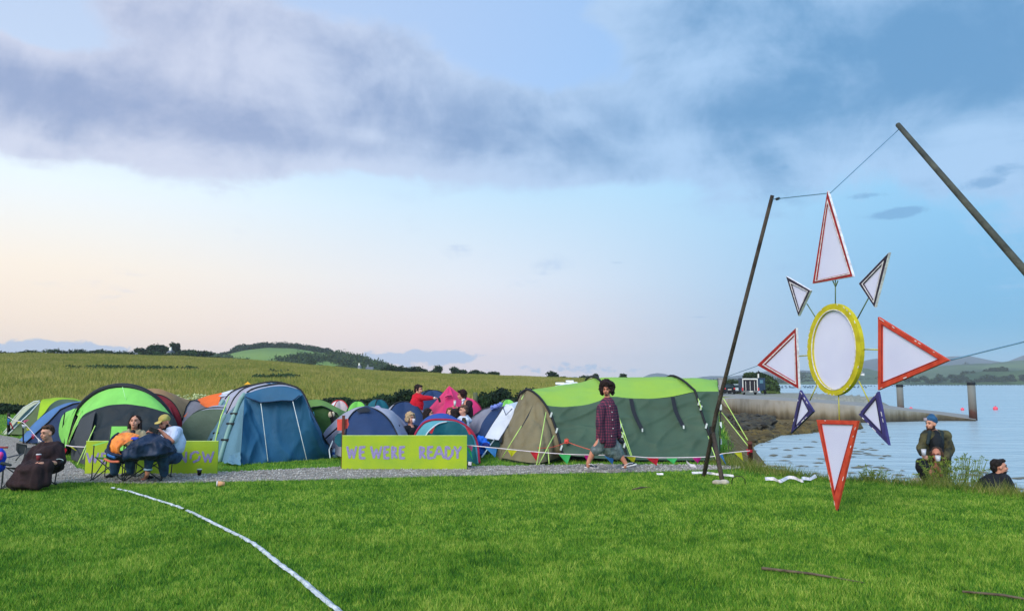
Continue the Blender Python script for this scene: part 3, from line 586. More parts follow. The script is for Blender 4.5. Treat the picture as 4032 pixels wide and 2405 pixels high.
for ln in ([(375,1675,15.5),(304,1830,14.9)],[(358,1710,15.4),(327,1808,15)],[(318,1622,16),(264,1750,16)]): line('guy_line',px(*ln),.010,m_lineg,t)
line('piping',Lp([(482,1522),(500,1590)],16.1),.006,mat('mint_seam',(190,246,170)),t)
# --- red tent
t=tent('tunnel_tent','wine red tent with tan top behind the man in the yellow cap',21,600)
h0=hoop(P(455,1735,21),P(600,1529,21.2),P(730,1735,21),.85,31); h1=hoop(P(455,1735,20.9),P(592,1549,20.8),P(726,1735,20.9),.85,31); g_=ground(h1)
surf('roof_panel',[h0,h1],F_['tan'],t,nu=31,nv=3,resample=False); surf('front_panel',[h1,g_],F_['red'],t,nu=31,nv=10,resample=False,wr=.05); backing(t,h0,3,F_['tan']); line('pole',h1+[0,-.02,0],.014,m_pole,t)
surf('door_panel',[Lp([(655,1625),(650,1700)],20.75),Lp([(668,1598),(684,1640),(690,1700)],20.75)],fab('faded_red',(176,62,84)),t,nu=12,wr=.03)
# --- small sky blue bit, grey/orange tent
dome('dome_tent','small pale blue tent peeping out beside the red tent',23,700,760,1600,[F_['sky']],poles=False)
t=tent('tunnel_tent','grey and bright orange tent behind the large blue tent',20.5,800)
a=Lp([(718,1655),(735,1600),(750,1577),(765,1574),(785,1580),(815,1604)],20.4); surf('front_panel',[a,ground(cr(a,24))],F_['grey'],t)
surf('canopy',[Lp([(778,1572),(820,1557),(874,1545)],20.6),Lp([(790,1590),(812,1603),(850,1604),(858,1600)],20.2)],F_['orange'],t)
surf('roof_panel',[Lp([(872,1547),(905,1537),(940,1529)],20.8),Lp([(866,1560),(890,1558),(918,1552)],20.4)],F_['white'],t)
surf('side_panel',[Lp([(862,1556),(900,1548)],20.5),ground(Lp([(862,1556),(920,1548)],20.5))],F_['silver'],t); surf('side_panel',[Lp([(743,1617),(735,1628)],20.3),Lp([(730,1640),(722,1640)],20.3)],F_['orange'],t,nu=6,nv=2); surf('side_panel',[Lp([(790,1590),(815,1604),(860,1604)],20.3),ground(Lp([(790,1590),(815,1604),(860,1604)],20.3))],F_['grey'],t); backing(t,Lp([(735,1600),(765,1574),(874,1545),(940,1529)],20.8),2.2,F_['silver'])
line('piping',a+[0,-.02,.0],.014,m_pole,t)
# --- sage tent
t=tent('tunnel_tent','sage green low tent between the yellow cap man and the blue tent',18.6,830)
h0=hoop(P(700,1765,18.6),P(855,1601,18.6),P(985,1765,18.6),.8,31); h1=h0+[0,-.12,-.05]; surf('roof_panel',[h0+[0,.4,.03],h1],F_['silver'],t,nu=31,nv=2,resample=False); surf('front_panel',[h1,ground(h1,-.15)],F_['greyg'],t,nu=31,nv=10,resample=False,wr=.03); backing(t,h0,2.6,F_['greyg']); line('guy_line',px((700,1700,18),(742,1745,17.4)),.014,m_lineg,t)
# --- large blue tent
t=tent('tunnel_tent','large petrol blue tunnel tent with pale sleeved arches at centre left',16.5,1080)
def tr(p0,D0,pts,D1,p1,D2): return cr(np.vstack([P(*p0,D0),Lp(pts,D1),P(*p1,D2)]),45)
hA=cr(np.vstack([G(870,1818),px((905,1700,16.1),(940,1605,16.4),(962,1560,16.5),(1000,1532,16.6),(1095,1514,16.7),(1155,1523,16.7),(1192,1548,16.7),(1235,1640,16.5),(1275,1725,16.3)),G(1318,1787)]),45)
hB=cr(np.vstack([G(822,1803),px((862,1700,17.6),(905,1605,17.8),(928,1562,17.9),(968,1528,18),(1060,1506,18.1),(1130,1515,18.1),(1180,1545,18.1),(1225,1640,18),(1262,1725,17.8)),P(1300,1770,18)]),45)
hC=cr(np.vstack([P(768,1775,18.6),px((820,1690,18.9),(868,1605,19.2),(890,1568,19.3),(920,1541,19.4),(985,1519,19.5),(1080,1520,19.5),(1150,1550,19.5),(1200,1640,19.3)),P(1265,1760,19.4)]),45)
hD=cr(np.vstack([P(745,1755,20),px((795,1690,20.2),(845,1605,20.5),(866,1572,20.6),(885,1556,20.7),(940,1534,20.8),(1040,1535,20.8),(1120,1570,20.8),(1180,1650,20.6)),P(1220,1750,20.6)]),45)
def part(h,a,b): n=len(h)-1; return h[int(a*n):int(b*n)+1]
for (p,q) in ((hA,hB),(hB,hC),(hC,hD)):
    surf('side_panel',[part(p,0,.3),part(q,0,.3)],F_['pblue'],t,nu=20,nv=8,sag=.03,resample=False if False else True,wr=.04); surf('roof_panel',[part(p,.29,.55),part(q,.29,.55)],F_['silver'],t,nu=20,nv=8,sag=.06); surf('roof_panel',[part(p,.54,1),part(q,.54,1)],F_['blue'],t,nu=24,nv=8,sag=.06)
backing(t,hD,2.2,F_['blue'])
visor=Lp([(963,1560),(990,1543),(1030,1530),(1075,1521),(1120,1520),(1160,1529),(1192,1550)],15.9)
W=np.vstack([[G(945,1828)],[P(955,1690,15.4)],visor,[P(1240,1670,15.9)],[G(1300,1803)]])
surf('porch_side',[part(hA,0,.42),np.vstack([G(945,1828),P(955,1690,15.4),P(963,1560,15.9)])],F_['pblue'],t,nu=26,nv=10,wr=.05,ws=2.5,sag=.02,aniso=(1,1,.25))
surf('porch_roof',[part(hA,.3,.75),visor],F_['silver'],t,nu=26,nv=5)
surf('porch_side',[part(hA,.72,1),np.vstack([P(1192,1550,15.9),P(1240,1670,15.9),G(1300,1803)])],F_['blue'],t,nu=20,nv=8,wr=.04)
bl=px((945,1829),(1000,1825),(1100,1818),(1200,1811),(1300,1803))
surf('porch_front',[cr(W,80),cr(bl,80)],F_['blue'],t,nu=80,nv=40,wr=.035,ws=2.2,aniso=(1,1,.3),ridge=-1.3,dirn=(1.6,.35,.1))
m_seam=mat('seam_dark',(24,52,84),k=.8); 
surf('porch_visor',[Lp([(965,1562),(1010,1575),(1028,1586),(1090,1578),(1152,1578),(1192,1552)],15.72),Lp([(990,1546),(1075,1521),(1165,1530)],15.86)],F_['blue'],t,nu=20,nv=4,wr=.01)
line('seam',Lp([(966,1562),(1000,1575),(1026,1584),(1062,1582),(1110,1576),(1152,1578),(1180,1556)],15.68),.012,m_seam,t,smooth=True)
line('guy_line',px((1027,1588,15.6),(1032,1625,15.55),(1055,1815,15.1)),.007,m_linew,t); line('guy_line',px((1153,1580,15.6),(1208,1810,15.2)),.007,m_linew,t)
m_slv=fab('pale_sleeve',(150,188,180))
for h,off in ((hA,-.06),(hB,-.05),(hC,-.05)):
    s_=part(h,.02,.3)+[off*.3,off,0]; MB().tube(s_,.05,8).build('pole_sleeve',m_slv,t,True)
    for f in (.35,.55,.75): q=s_[int(f*(len(s_)-1))]; MB().box(q,(.16,.12,.04)).build('sleeve_strap',m_pole,t)
for h in (hA,hB,hC,hD): line('pole',part(h,.3,1)+[0,0,.02],.02,m_pole,t)
surf('skirt_folds',[px((885,1815,15.45),(910,1795,15.4),(945,1775,15.3)),px((880,1820,15.2),(915,1826,14.95),(948,1829,14.85))],F_['pblue'],t,nu=24,nv=8,wr=.1,ws=8)
line('guy_line',px((1310,1735,16.4),(1296,1770,16.2),(1300,1802,15.8)),.012,m_linew,t)
line('guy_line',px((903,1560,17.2),(870,1640,16.6),(842,1760,16)),.013,m_lineg,t)
# --- green dome
t=tent('dome_tent','leaf green dome tent right of the large blue tent',19.4,1270)
h0=cr(np.vstack([P(1180,1750,19.4),Lp([(1192,1620),(1207,1580),(1235,1573),(1258,1573),(1285,1581),(1315,1598),(1347,1627)],19.6),P(1375,1750,19.4)]),36)
h1=cr(np.vstack([P(1200,1750,19),Lp([(1216,1618),(1253,1600),(1268,1598),(1290,1606),(1313,1620),(1334,1640)],19.2),P(1362,1750,19)]),36)
surf('canopy',[h0,h1],F_['green'],t,nu=36,nv=5); surf('front_panel',[h1+[0,.08,0],ground(h1,-.1)],F_['dgreen'],t,nu=36,nv=12,wr=.03); backing(t,h0,2.8,F_['green']); line('pole',h1+[0,-.01,0],.012,m_pole,t)
surf('doorway',[Lp([(1295,1612),(1300,1640),(1303,1668)],18.98),Lp([(1306,1618),(1320,1634),(1335,1660)],18.98)],mat('doorway_shade',(44,56,52),k=.6),t,nu=8,nv=4,wr=0)  # dark sheet, its colour stands in for shade inside the open tent
surf('strap',[Lp([(1232,1620),(1233,1638),(1250,1675)],18.85),Lp([(1236,1620),(1240,1640),(1256,1690)],18.85)],F_['lteal'],t,nu=10,nv=2,wr=.01)
line('guy_line',Lp([(1207,1580),(1222,1613),(1232,1645)],19),.012,m_lineg,t)
b=thing('hanging_bag','cream and black bag hanging in the doorway of the green dome tent','bag',tuple(P(1306,1660,18.7)))
blob('bag_body',[ell(P(1300,1632,18.7),(.05,.05,.08)),ell(P(1311,1630,18.7),(.045,.05,.07))],mat('canvas_cream',(226,204,168)),b,.012,2)
blob('bag_base',[cap(P(1306,1645,18.75),P(1309,1660,18.75),.05,.035)],mat('black_cloth',(22,20,24)),b,.012,2); line('strap',Lp([(1303,1618),(1308,1634),(1313,1646)],18.62),.012,mat('brown_strap',(60,34,26)),b)
dome('dome_tent','pale pink and white small tent behind the green dome tent',24,1284,1388,1577,[F_['hotp'],F_['hotp'],F_['white'],F_['hotp']],rot=30,pc=mat('red_pole',(190,50,50)))
dome('dome_tent','bright lime green tent top peeping over the navy dome tent',23,1350,1470,1579,[F_['lgreen']],rot=10)
dome('dome_tent','teal rounded tent below the dark hedge',24.5,1428,1552,1572,[F_['teal']],rot=40,p=2.6)
dome('dome_tent','small pale lilac tent top beside the teal tent',21.5,1452,1522,1596,[F_['lilac']],rot=10,poles=False,wr=.04)
dome('dome_tent','silver topped navy tent left of the man in the red jumper',20.6,1500,1690,1582,[F_['silver'],F_['navy'],F_['silver'],F_['navy']],rot=12,p=5,wr=.03,cx=1590)
# --- navy dome in front
t=tent('dome_tent','navy and silver dome tent behind the board with the longer writing',16.8,1450)
c0=px((1262,1768,17.8),(1275,1705,17.7),(1325,1649,17.5),(1390,1608,17.3),(1443,1598,17.2)); c1=px((1350,1800,16.1),(1360,1716,16.2),(1368,1659,16.5),(1399,1618,16.9),(1443,1600,17.2)); c2=px((1602,1798,16.1),(1567,1716,16.2),(1537,1659,16.5),(1495,1620,16.9),(1443,1600,17.2)); c3=px((1645,1785,17.6),(1611,1716,17.5),(1578,1660,17.4),(1544,1616,17.3),(1495,1606,17.2),(1443,1599,17.2))
for k,(a,b_) in enumerate(((c0,c1),(c1,c2),(c2,c3))): surf(['side_panel','front_panel','side_panel'][k],[cr(a,22),cr((cr(a,22)+cr(b_,22))/2+np.array([0,.0,.0])*1,22)*1.0,cr(b_,22)] if k!=1 else [cr(a,22),cr((cr(a,22)+cr(b_,22))/2+np.array([0,-.12,.03]),22),cr(b_,22)],[F_['silver'],F_['navy'],F_['silver']][k],t,nu=22,nv=8,wr=.035,aniso=(1,1,.5))
backing(t,np.vstack([c0[1:],c3[::-1][1:-1]]),2.4,F_['silver'])
for c in (c1,c2): line('pole',cr(c,16)+[0,-.02,.01],.015,m_pole,t)
line('piping',px((1278,1728,17),(1335,1678,16.6)),.02,m_pole,t); line('piping',px((1545,1666,17),(1575,1676,17)),.015,m_pole,t)
surf('vent_hood',[Lp([(1402,1615),(1440,1602),(1460,1612)],16.75),Lp([(1410,1622),(1440,1622),(1458,1618)],16.6)],m_band,t,nu=8,nv=3,wr=0)
# --- blue / teal / crimson pop-up
t=tent('pop_up_tent','pop-up tent in royal blue, teal and crimson behind the long board',16.3,1760)
o0=cr(px((1622,1790,16.6),(1630,1714,16.8),(1652,1670,17),(1675,1646,17),(1705,1631,17),(1740,1626,17.1),(1768,1631,17.1),(1797,1646,17),(1830,1665,16.9),(1868,1720,16.7),(1890,1815,16.2)),46)
r0=cr(px((1628,1800,16.1),(1632,1720,16.2),(1661,1672,16.3),(1690,1655,16.3),(1723,1651,16.3),(1775,1653,16.3),(1810,1662,16.2),(1845,1684,16.1),(1868,1714,15.9),(1881,1756,15.7),(1888,1822,15.3)),46)
d0=cr(px((1652,1812,15.4),(1675,1718,15.6),(1714,1675,15.7),(1749,1661,15.8),(1793,1660,15.8),(1822,1675,15.8),(1846,1700,15.7),(1866,1740,15.6),(1880,1822,15.2)),46)
surf('flysheet',[o0,r0],F_['royal'],t,nu=46,nv=5,wr=.02); surf('side_panel',[r0+[0,-.02,-.02],d0],F_['lteal'],t,nu=46,nv=4,wr=.01); surf('front_panel',[d0,ground(d0,-.05)],F_['teal'],t,nu=46,nv=12,wr=.035,ws=2.5)
MB().tube(r0+[0,-.03,0],.026,8).build('piping',F_['crim'],t,True); MB().tube(part(d0,.05,.45)+[0,-.03,0],.014,6).build('piping',F_['white'],t,True)
backing(t,o0,2.0,F_['royal'])
for tr in ([(1690,1702,15.5),(1714,1676,15.55),(1701,1707,15.5)],[(1828,1672,15.6),(1856,1706,15.5),(1848,1711,15.5)],[(1830,1664,15.7),(1868,1714,15.6),(1850,1706,15.55)]):
    MB().poly(px(*tr),(0,-1,0),.02).build('gusset',F_['bred'],t)
# --- pink tipi
t=tent('tipi_tent','bright pink pointed tipi tent at the centre of the camp',21,1780)
ap=P(1769,1518,21.2)
R_=[np.vstack([ap,P(1735,1557,21.4),P(1691,1606,21.6),P(1650,1655,21.8),P(1615,1733,22)]),np.vstack([ap,P(1758,1560,20.7),P(1742,1625,20.1),P(1722,1752,19.4)]),np.vstack([ap,P(1785,1560,20.7),P(1815,1640,20.1),P(1850,1752,19.4)]),np.vstack([ap,P(1805,1547,21.1),P(1840,1564,21.1),P(1870,1576,21.1),P(1897,1613,21),P(1925,1733,21)]),np.vstack([ap,P(1770,1560,22.2),P(1780,1720,23.6)])]
for k in range(5): surf(['side_panel','front_panel','side_panel','rear_panel','rear_panel'][k],[R_[k],R_[(k+1)%5]],F_['pink'],t,nu=20,nv=8,sag=.05,wr=.02)
line('piping',cr(R_[3][3:],12)+[0,-.02,0],.015,mat('dark_red_trim',(110,30,60)),t); 
surf('vent_hood',[Lp([(1752,1562),(1765,1556),(1778,1556)],20.5),Lp([(1758,1552),(1766,1548),(1774,1550)],20.7)],F_['pink'],t,nu=8,nv=3,wr=0); line('seam',Lp([(1753,1564),(1762,1559),(1778,1557)],20.45),.012,mat('dark_red_trim',(110,30,60)),t)
dome('dome_tent','dark navy tent between the red jumper man and the pink tipi',24.5,1610,1800,1537,[F_['navy']],rot=15,p=4,wr=.04,cx=1700)
# --- grey/navy tent with white door, right of the pink one
t=tent('tunnel_tent','navy and grey tent with a white side panel left of the long khaki tent',18,1930)
a=Lp([(1846,1690),(1850,1654),(1874,1630),(1902,1611),(1932,1602),(1965,1604)],18.6); b_=px((1866,1712,18),(1886,1698,17.8),(1901,1660,17.9),(1941,1611,18.3),(1966,1606,18.5)); c=px((1905,1750,17.4),(1908,1723,17.5),(1940,1667,17.8),(1973,1611,18.2)); 
surf('side_panel',[a,b_],F_['grey'],t,nu=20,wr=.04,aniso=(2,1,.2)); surf('front_panel',[b_,c],F_['navy'],t,nu=20,wr=.03)
surf('door_panel',[px((1908,1723,17.4),(1942,1667,17.7),(1978,1612,18.1),(1992,1590,18.3)),px((1963,1732,17.2),(1995,1680,17.5),(2028,1622,17.8),(2012,1592,18.2))],F_['white'],t,nu=18,nv=8,wr=.03)
surf('side_panel',[Lp([(1963,1732),(2000,1680),(2020,1640)],17.6),Lp([(2005,1590),(2028,1583),(2046,1579)],18.2)],fab('ice_white',(190,212,232)),t,nu=12)
surf('front_panel',[px((1866,1712,18),(1905,1726,17.5),(1965,1733,17.3)),ground(px((1870,1712,18),(1905,1726,17.5),(1975,1733,17.3)))],F_['dteal'],t,nu=12,wr=.02)
backing(t,Lp([(1850,1654),(1902,1611),(1965,1604),(2005,1590),(2046,1579)],18.5),2.2,F_['grey']); line('seam',px((1980,1600,17.9),(1992,1634,17.6),(2016,1609,17.8)),.012,mat('navy_trim',(30,44,80)),t); line('pole',a+[0,-.02,.01],.014,m_pole,t)
line('guy_line',px((1948,1728,17),(1896,1800,15.9)),.013,m_linew,t)
dome('dome_tent','lime tent top showing between the white panel tent and khaki tent',22,1944,2052,1572,[F_['green'],F_['lgreen']],rot=10)
# --- long khaki and lime tunnel tent
t=tent('tunnel_tent','long family tunnel tent with lime roof, spruce walls and khaki end',17,2430)
def dw(y): return 15.7+(1816-y)/(1816-1560)*1.0
def wl(pts): return np.array([P(a,b,dw(b)) for a,b in pts])
arch_near=wl([(2217,1790),(2197,1713),(2177,1653),(2157,1609),(2140,1583)]); archt=np.vstack([arch_near,px((2117,1557,16.9),(2089,1537,17.3),(2072,1536,17.6),(2049,1553,18.2),(2041,1577,18.6),(2030,1640,19),(2022,1740,19))]); archt=cr(archt,40)
# near wall, bay by bay
E1=[(2141,1583),(2155,1596),(2200,1601),(2241,1601),(2302,1594),(2345,1583),(2398,1562)]; E2=[(2398,1562),(2430,1562),(2463,1566),(2551,1569),(2643,1561),(2700,1549),(2737,1541)]; E3=[(2737,1541),(2780,1541),(2829,1541)]
T1=px((2089,1534,17.3),(2181,1521,17.5),(2282,1506,17.6),(2322,1495,17.6),(2345,1488,17.6)); T2=px((2345,1488,17.6),(2390,1487,17.6),(2503,1485,17.6),(2590,1485,17.6),(2648,1484,17.6)); T3=px((2648,1484,17.6),(2704,1491,17.6),(2824,1496,17.6))
G1=px((2217,1806),(2300,1812),(2400,1815),(2470,1816)); G2=px((2470,1816),(2640,1817),(2822,1818)); G3=px((2820,1818),(2828,1817),(2834,1810))
S2=wl([(2398,1562),(2435,1660),(2470,1810)]); S3=wl([(2738,1543),(2760,1617),(2784,1689),(2804,1742),(2823,1812)]); S4=wl([(2829,1541),(2829,1640),(2832,1740),(2836,1808)])
S1=cr(arch_near[::-1],20)
def roofpart(T,E,nm='roof_panel'): surf(nm,[cr(T,50),cr(np.array(wl(E)),50)],F_['lime2'],t,nu=50,nv=24,sag=-.10,wr=.04,ws=1.6,aniso=(.5,1,2.5),ridge=-.6,dirn=(.35,2.6,-.2))
F_['lime2']=fab('apple_lime',(172,212,76),scale=.7,c2=(150,204,96))
roofpart(T1,E1);roofpart(T2,E2);roofpart(T3,E3)
for (a,b_,e,g) in ((S1,S2,E1,G1),(S2,S3,E2,G2),(S3,S4,E3,G3)):
    e_=cr(wl(e),70); g_=cr(g,70); mid=(e_+g_)/2; mid[:,1]-=.10; 
    # keep bay sides on the arches
    sa,sb=cr(a,11),cr(b_,11); rows=[]
    for i,v in enumerate(np.linspace(0,1,11)):
        r=e_*(1-v)+g_*v; u=np.linspace(0,1,70)[:,None]; r=r+(sa[i]-r[0])*(1-u)+(sb[i]-r[-1])*u; r[:,1]+=.10*math.sin(math.pi*v)*np.sin(math.pi*u[:,0])*1.0; rows.append(r)
    surf('side_wall',rows,F_['wall'],t,nu=70,nv=5,wr=.06,ws=1.2,aniso=(.55,1,1.9),resample=False,ridge=-.7,seed=len(rows)+int(e_[0][0]*3))
surf('ground_skirt',[np.vstack([G1,G2])+[0,-.02,.09],np.vstack([G1,G2])+[0,-.06,-.02]],fab('navy_skirt',(34,44,56),trans=0),t,nu=40,nv=1,wr=.01)
surf('end_panel',[archt,np.vstack([px((2217,1806),(2113,1827),(1975,1812),(1950,1790)),P(1962,1740,18.6)])],F_['beige'],t,nu=70,nv=34,wr=.045,ws=2.6,aniso=(1.6,1.6,.25),sag=.0,ridge=-1.4,dirn=(2.2,.4,.5))
surf('ground_skirt',[px((2216,1795,15.6),(2113,1822,15.2),(1977,1803,15.9)),px((2217,1808),(2113,1828),(1972,1814))],fab('slate_skirt',(64,70,72),trans=0),t,nu=30,nv=2,wr=.02)
Tall=np.vstack([T1,T2[1:],T3[1:]]); Bk=cr(Tall,30); Bm=Bk.copy(); Bm[:,1]+=1.4; Bm[:,2]*=.82; Bg=ground(Bk,2.6)
surf('roof_panel',[Bk,Bm],F_['lime2'],t,nu=30,nv=4,wr=0.02); surf('side_wall',[Bm,Bg],F_['wall'],t,nu=30,nv=6)
surf('end_wall',[np.vstack([S4[::-1],P(2824,1496,17.6)]),np.vstack([P(2826,1740,20),P(2828,1600,19.4),P(2824,1498,17.7)])],F_['wall'],t,nu=14,wr=.02)
A3=np.vstack([S3[::-1],px((2724,1529,16.8),(2696,1504,17.1),(2663,1485,17.5),(2635,1483,17.8),(2600,1510,18.8))]); A2=np.vstack([S2[::-1],px((2375,1515,17.2),(2356,1492,17.4),(2334,1484,17.7),(2312,1492,18.1),(2300,1520,18.8))])
for A in (archt[:34],A2,A3): MB().tube(cr(A,30)+[-.01,-.03,.015],.027,7).build('pole_sleeve',m_pole,t,True)
for (x0,y0,x1,y1) in ((2479,1569,2521,1688),(2642,1562,2682,1676)):
    a=cr(wl([(x0,y0),(x0+12,y0+55),(x1,y1)]),10)+[-.03,-.11,0]; surf('strap',[a,a+[.09,0,0]],m_band,t,nu=10,nv=1,wr=0); MB().box(wl([(x1+4,y1+3)])[0]+[0,-.14,0],(.03,.02,.07)).build('toggle',m_linew,t)
for q in ((2170,1632),(2192,1694),(2210,1762),(2444,1676),(2452,1712),(2459,1752),(2752,1585),(2760,1605),(2781,1676)): MB().box(P(q[0],q[1],dw(q[1])-.13),(.035,.02,.11),tilt=.3).build('reflector',m_linew,t)
surf('strap',[px((2080,1640,15.9),(2062,1670,15.8),(2052,1690,15.75)),px((2101,1588,16.1),(2085,1620,16.0),(2055,1676,15.8))],m_band,t,nu=10,nv=1,wr=0)
for ln in ([(2150,1622,15.9),(2113,1829,14.7)],[(2181,1714,15.6),(2121,1829,14.7)],[(2158,1768,15.3),(2162,1825,14.9)],[(2053,1677,15.6),(2025,1722,15.5),(1978,1800,15.6)],[(2062,1556,16.9),(2053,1572,16.7)],[(2430,1622,16.2),(2496,1817,15.1)],[(2448,1700,16),(2492,1816,15.3)],[(2788,1716,15.8),(2806,1770,15.4),(2826,1824,15)],[(2749,1569,16.5),(2762,1612,16.3)],[(2833,1625,16.6),(2842,1624,16.6),(2946,1756,15.6)],[(2832,1560,16.8),(2851,1572,16.6),(2944,1732,15.7)]): line('guy_line',px(*ln),.010,m_lineg,t)
line('guy_line',px((2832,1535,16.6),(2838,1600,16.4),(2833,1795,15.9)),.014,m_pole,t)
for y_ in (1602,1672,1738): MB().box(P(2838,y_,16.2),(.04,.03,.12)).build('reflector',m_linew,t)
# ================================================================ the star sculpture
C0=P(3296,1376,9.65); EV=np.array([.2,-.98,0]); EV/=np.linalg.norm(EV); NV=np.array([-EV[1],EV[0],0.])*-1; 
if NV@C0>0: NV=-NV
def Q(a,b):
    r=ray(a,b); o=np.array([0,0,CH]); t=((C0-o)@NV)/(r@NV); return o+r*t
def q_(x,y): return Q(2950+.91*x,700+.91*y)
m_red=mat('paint_vermilion',(222,84,56),c2=(196,62,42),scale=9,rough=.8,k=.85); m_red2=mat('paint_dark_red',(176,34,32),c2=(140,26,28),scale=5,rough=.5,k=.85)
m_pur=mat('paint_purple',(66,60,124),c2=(48,44,96),scale=6,rough=.5,k=.9); m_blk=mat('paint_aubergine',(44,34,60),c2=(30,26,44),scale=6,rough=.5,k=.9)
m_yel=mat('paint_yellow',(216,204,40),c2=(190,178,34),scale=9,rough=.8,k=.85); m_wht=mat('white_edging',(240,238,240),c2=(196,190,196),scale=20,rough=.5,k=.95)
m_pan=mat('stretched_white_canvas',(240,239,254),c2=(232,231,250),scale=1.5,rough=.7,trans=.35,k=1)
base=Q(3300,2010); base[2]=0
star=thing('star_sculpture','tall suspended sun sculpture of framed white triangles round a yellow oval','sculpture',tuple(base))
def inset(T,f): c=T.mean(axis=0); return T+(c-T)*f
def ring(b,outer,inner,th,off=0,mi=0):
    n=len(outer); o=outer+NV*off; i=inner+NV*off; V=np.vstack([o,i,o+NV*th,i+NV*th]); Fc=[]
    for k in range(n):
        l=(k+1)%n; Fc+=[(k,l,n+l,n+k),(2*n+k,3*n+k,3*n+l,2*n+l),(k,2*n+k,2*n+l,l),(n+k,n+l,3*n+l,3*n+k)]
    b.add(V,Fc,mi)
def tri(name,lab,out,inn,m,upper):
    O=np.array([q_(*p) for p in out]); I=np.array([q_(*p) for p in inn]); b=MB()
    w=.10
    ring(b,O,I,.032,0); f=b.build(name,m,star); f['label']=lab
    e=MB(); 
    if upper:
        Om=O+(I-O)*.10; ring(e,O+(O-I)*.03,O,.034,-.002); ring(e,O+(I-O)*.66,O+(I-O)*.88,.006,.030)
        e.build('edging',m_wht,f)
    else:
        dk=MB(); ring(dk,O+(I-O)*.86,I,.006,.030); dk.build('edging',m_red2 if m is m_red else m_blk,f)
        # worn spots showing white filler on the rim
        for _ in range(9):
            k=random.randrange(3); u=random.random(); p=O[k]*(1-u)+O[(k+1)%3]*u; p2=I[k]*(1-u)+I[(k+1)%3]*u; c=p*.93+p2*.07; d=(O[(k+1)%3]-O[k]); d/=np.linalg.norm(d); L_=random.uniform(.008,.03); n2=(p2-p)/np.linalg.norm(p2-p)
            e.poly([c-d*L_,c+d*L_*.8,c+d*L_+n2*.012,c-d*L_+n2*.01],NV,.036)
        e.build('chipped_edge',m_wht,f)
    pz=MB(); pz.poly([I[0]+NV*.012,I[1]+NV*.012,I[2]+NV*.012],NV,.006); pz.build('panel',m_pan,f)
tri('triangle_frame','tall dark red triangle at the top',[(347,58),(457,427),(283,458)],[(347,112),(440,412),(300,443)],m_red2,True)
tri('triangle_frame','small dark triangle at the upper left',[(168,427),(273,488),(221,597)],[(190,460),(258,492),(223,572)],m_blk,True)
tri('triangle_frame','small dark triangle at the upper right',[(613,325),(484,458),(552,560)],[(583,377),(503,460),(547,532)],m_blk,True)
tri('triangle_frame','red triangle pointing left',[(42,810),(210,650),(222,912)],[(76,807),(202,684),(207,884)],m_red2,True)
tri('triangle_frame','large red triangle pointing right',[(567,602),(873,790),(567,918)],[(585,636),(828,784),(585,884)],m_red,False)
tri('triangle_frame','small purple triangle at the lower left',[(228,918),(286,1010),(188,1105)],[(235,950),(265,1008),(207,1076)],m_pur,False)
tri('triangle_frame','small purple triangle at the lower right',[(566,924),(482,1022),(613,1156)],[(557,955),(504,1021),(582,1100)],m_pur,False)
tri('triangle_frame','long red triangle pointing down into the grass',[(300,1046),(479,1050),(385,1440)],[(320,1065),(459,1068),(377,1362)],m_red,False)
th_=np.linspace(0,2*math.pi,49)[:-1]
O=np.array([q_(380+117*math.cos(a)+ -6*math.sin(a)*math.cos(a)*0,743+198.5*math.sin(a)) for a in th_]); I=np.array([q_(379+94*math.cos(a),744+171*math.sin(a)) for a in th_])
b=MB(); ring(b,O,I,.055,-.01); rg=b.build('oval_frame',m_yel,star); rg['label']='thick yellow oval ring'
e=MB(); ring(e,I+(O-I)*.12,I+(O-I)*.0,.006,.0455); e.build('edging',m_wht,rg); e=MB(); 
for _ in range(22):
    k=random.randrange(48); p=O[k]*.95+I[k]*.05; d=O[(k+1)%48]-O[k]; d/=np.linalg.norm(d); n2=(I[k]-O[k])/np.linalg.norm(I[k]-O[k]); s_=random.uniform(.008,.022); e.poly([p-d*s_,p+d*s_,p+d*s_+n2*.012,p-d*s_+n2*.01],NV,.049)
e.build('chipped_edge',m_wht,rg)
b=MB(); b.poly(list(I+NV*.012),NV,.006); b.build('panel',m_pan,rg)
m_rod=mat('rod_yellow_green',(196,190,70),rough=.5,k=.85); m_rodd=mat('rod_olive',(90,110,80),rough=.5)
for (a,b_,m) in (((373,443),(373,546),m_rodd),((362,446),(373,470),m_rodd),((384,446),(374,470),m_rodd),((250,545),(292,612),m_rodd),((518,517),(469,608),m_rodd),((217,771),(265,767),m_rod),((497,742),(567,744),m_rod),((294,893),(262,963),m_rod),((474,878),(520,970),m_rod),((387,940),(390,1048),m_rod)): line('rod',np.array([q_(*a),q_(*b_)])-NV*.0,.008,m,star)
MB().tube([base+[0,0,-.25],Q(3300,1990)],.012,6).build('ground_stake',m_pole,star)
# ================================================================ poles and cables
m_wood=mat('weathered_pole',(96,100,88),c2=(62,66,60),scale=3,rough=.85,bump=.8,bscale=25,k=.75); m_woodd=mat('dark_pole',(92,82,72),c2=(56,48,42),scale=4,rough=.85,bump=.8,bscale=25,k=.7)
fA=G(2757,1872); tA=P(3041,770,11.2); mid=fA*.42+tA*.58
pr=thing('support_pole','thin dark leaning pole with a short second leg left of the star','pole',tuple(fA))
MB().tube([fA-[0,0,.3],fA*.75+tA*.25,fA*.5+tA*.5,tA],[.04,.038,.034,.03],10).build('main_pole',m_woodd,pr,True)
jn=fA+(tA-fA)*((1872-1668)/(1872-770)); line('second_leg',[jn+[.01,.03,.05],G(2851,1900)-[0,0,.15]],[.036,.04],m_woodd,pr,10)
MB().tube([jn-[0,0,.07],jn+[.01,0,.06]],.055,10).build('lashing',m_pole,pr)
top=P(3536,492,11.0); lowp=P(4032,1062,8.4); dirn=(lowp-top)/np.linalg.norm(lowp-top); foot=top+dirn*(top[2]/-dirn[2])
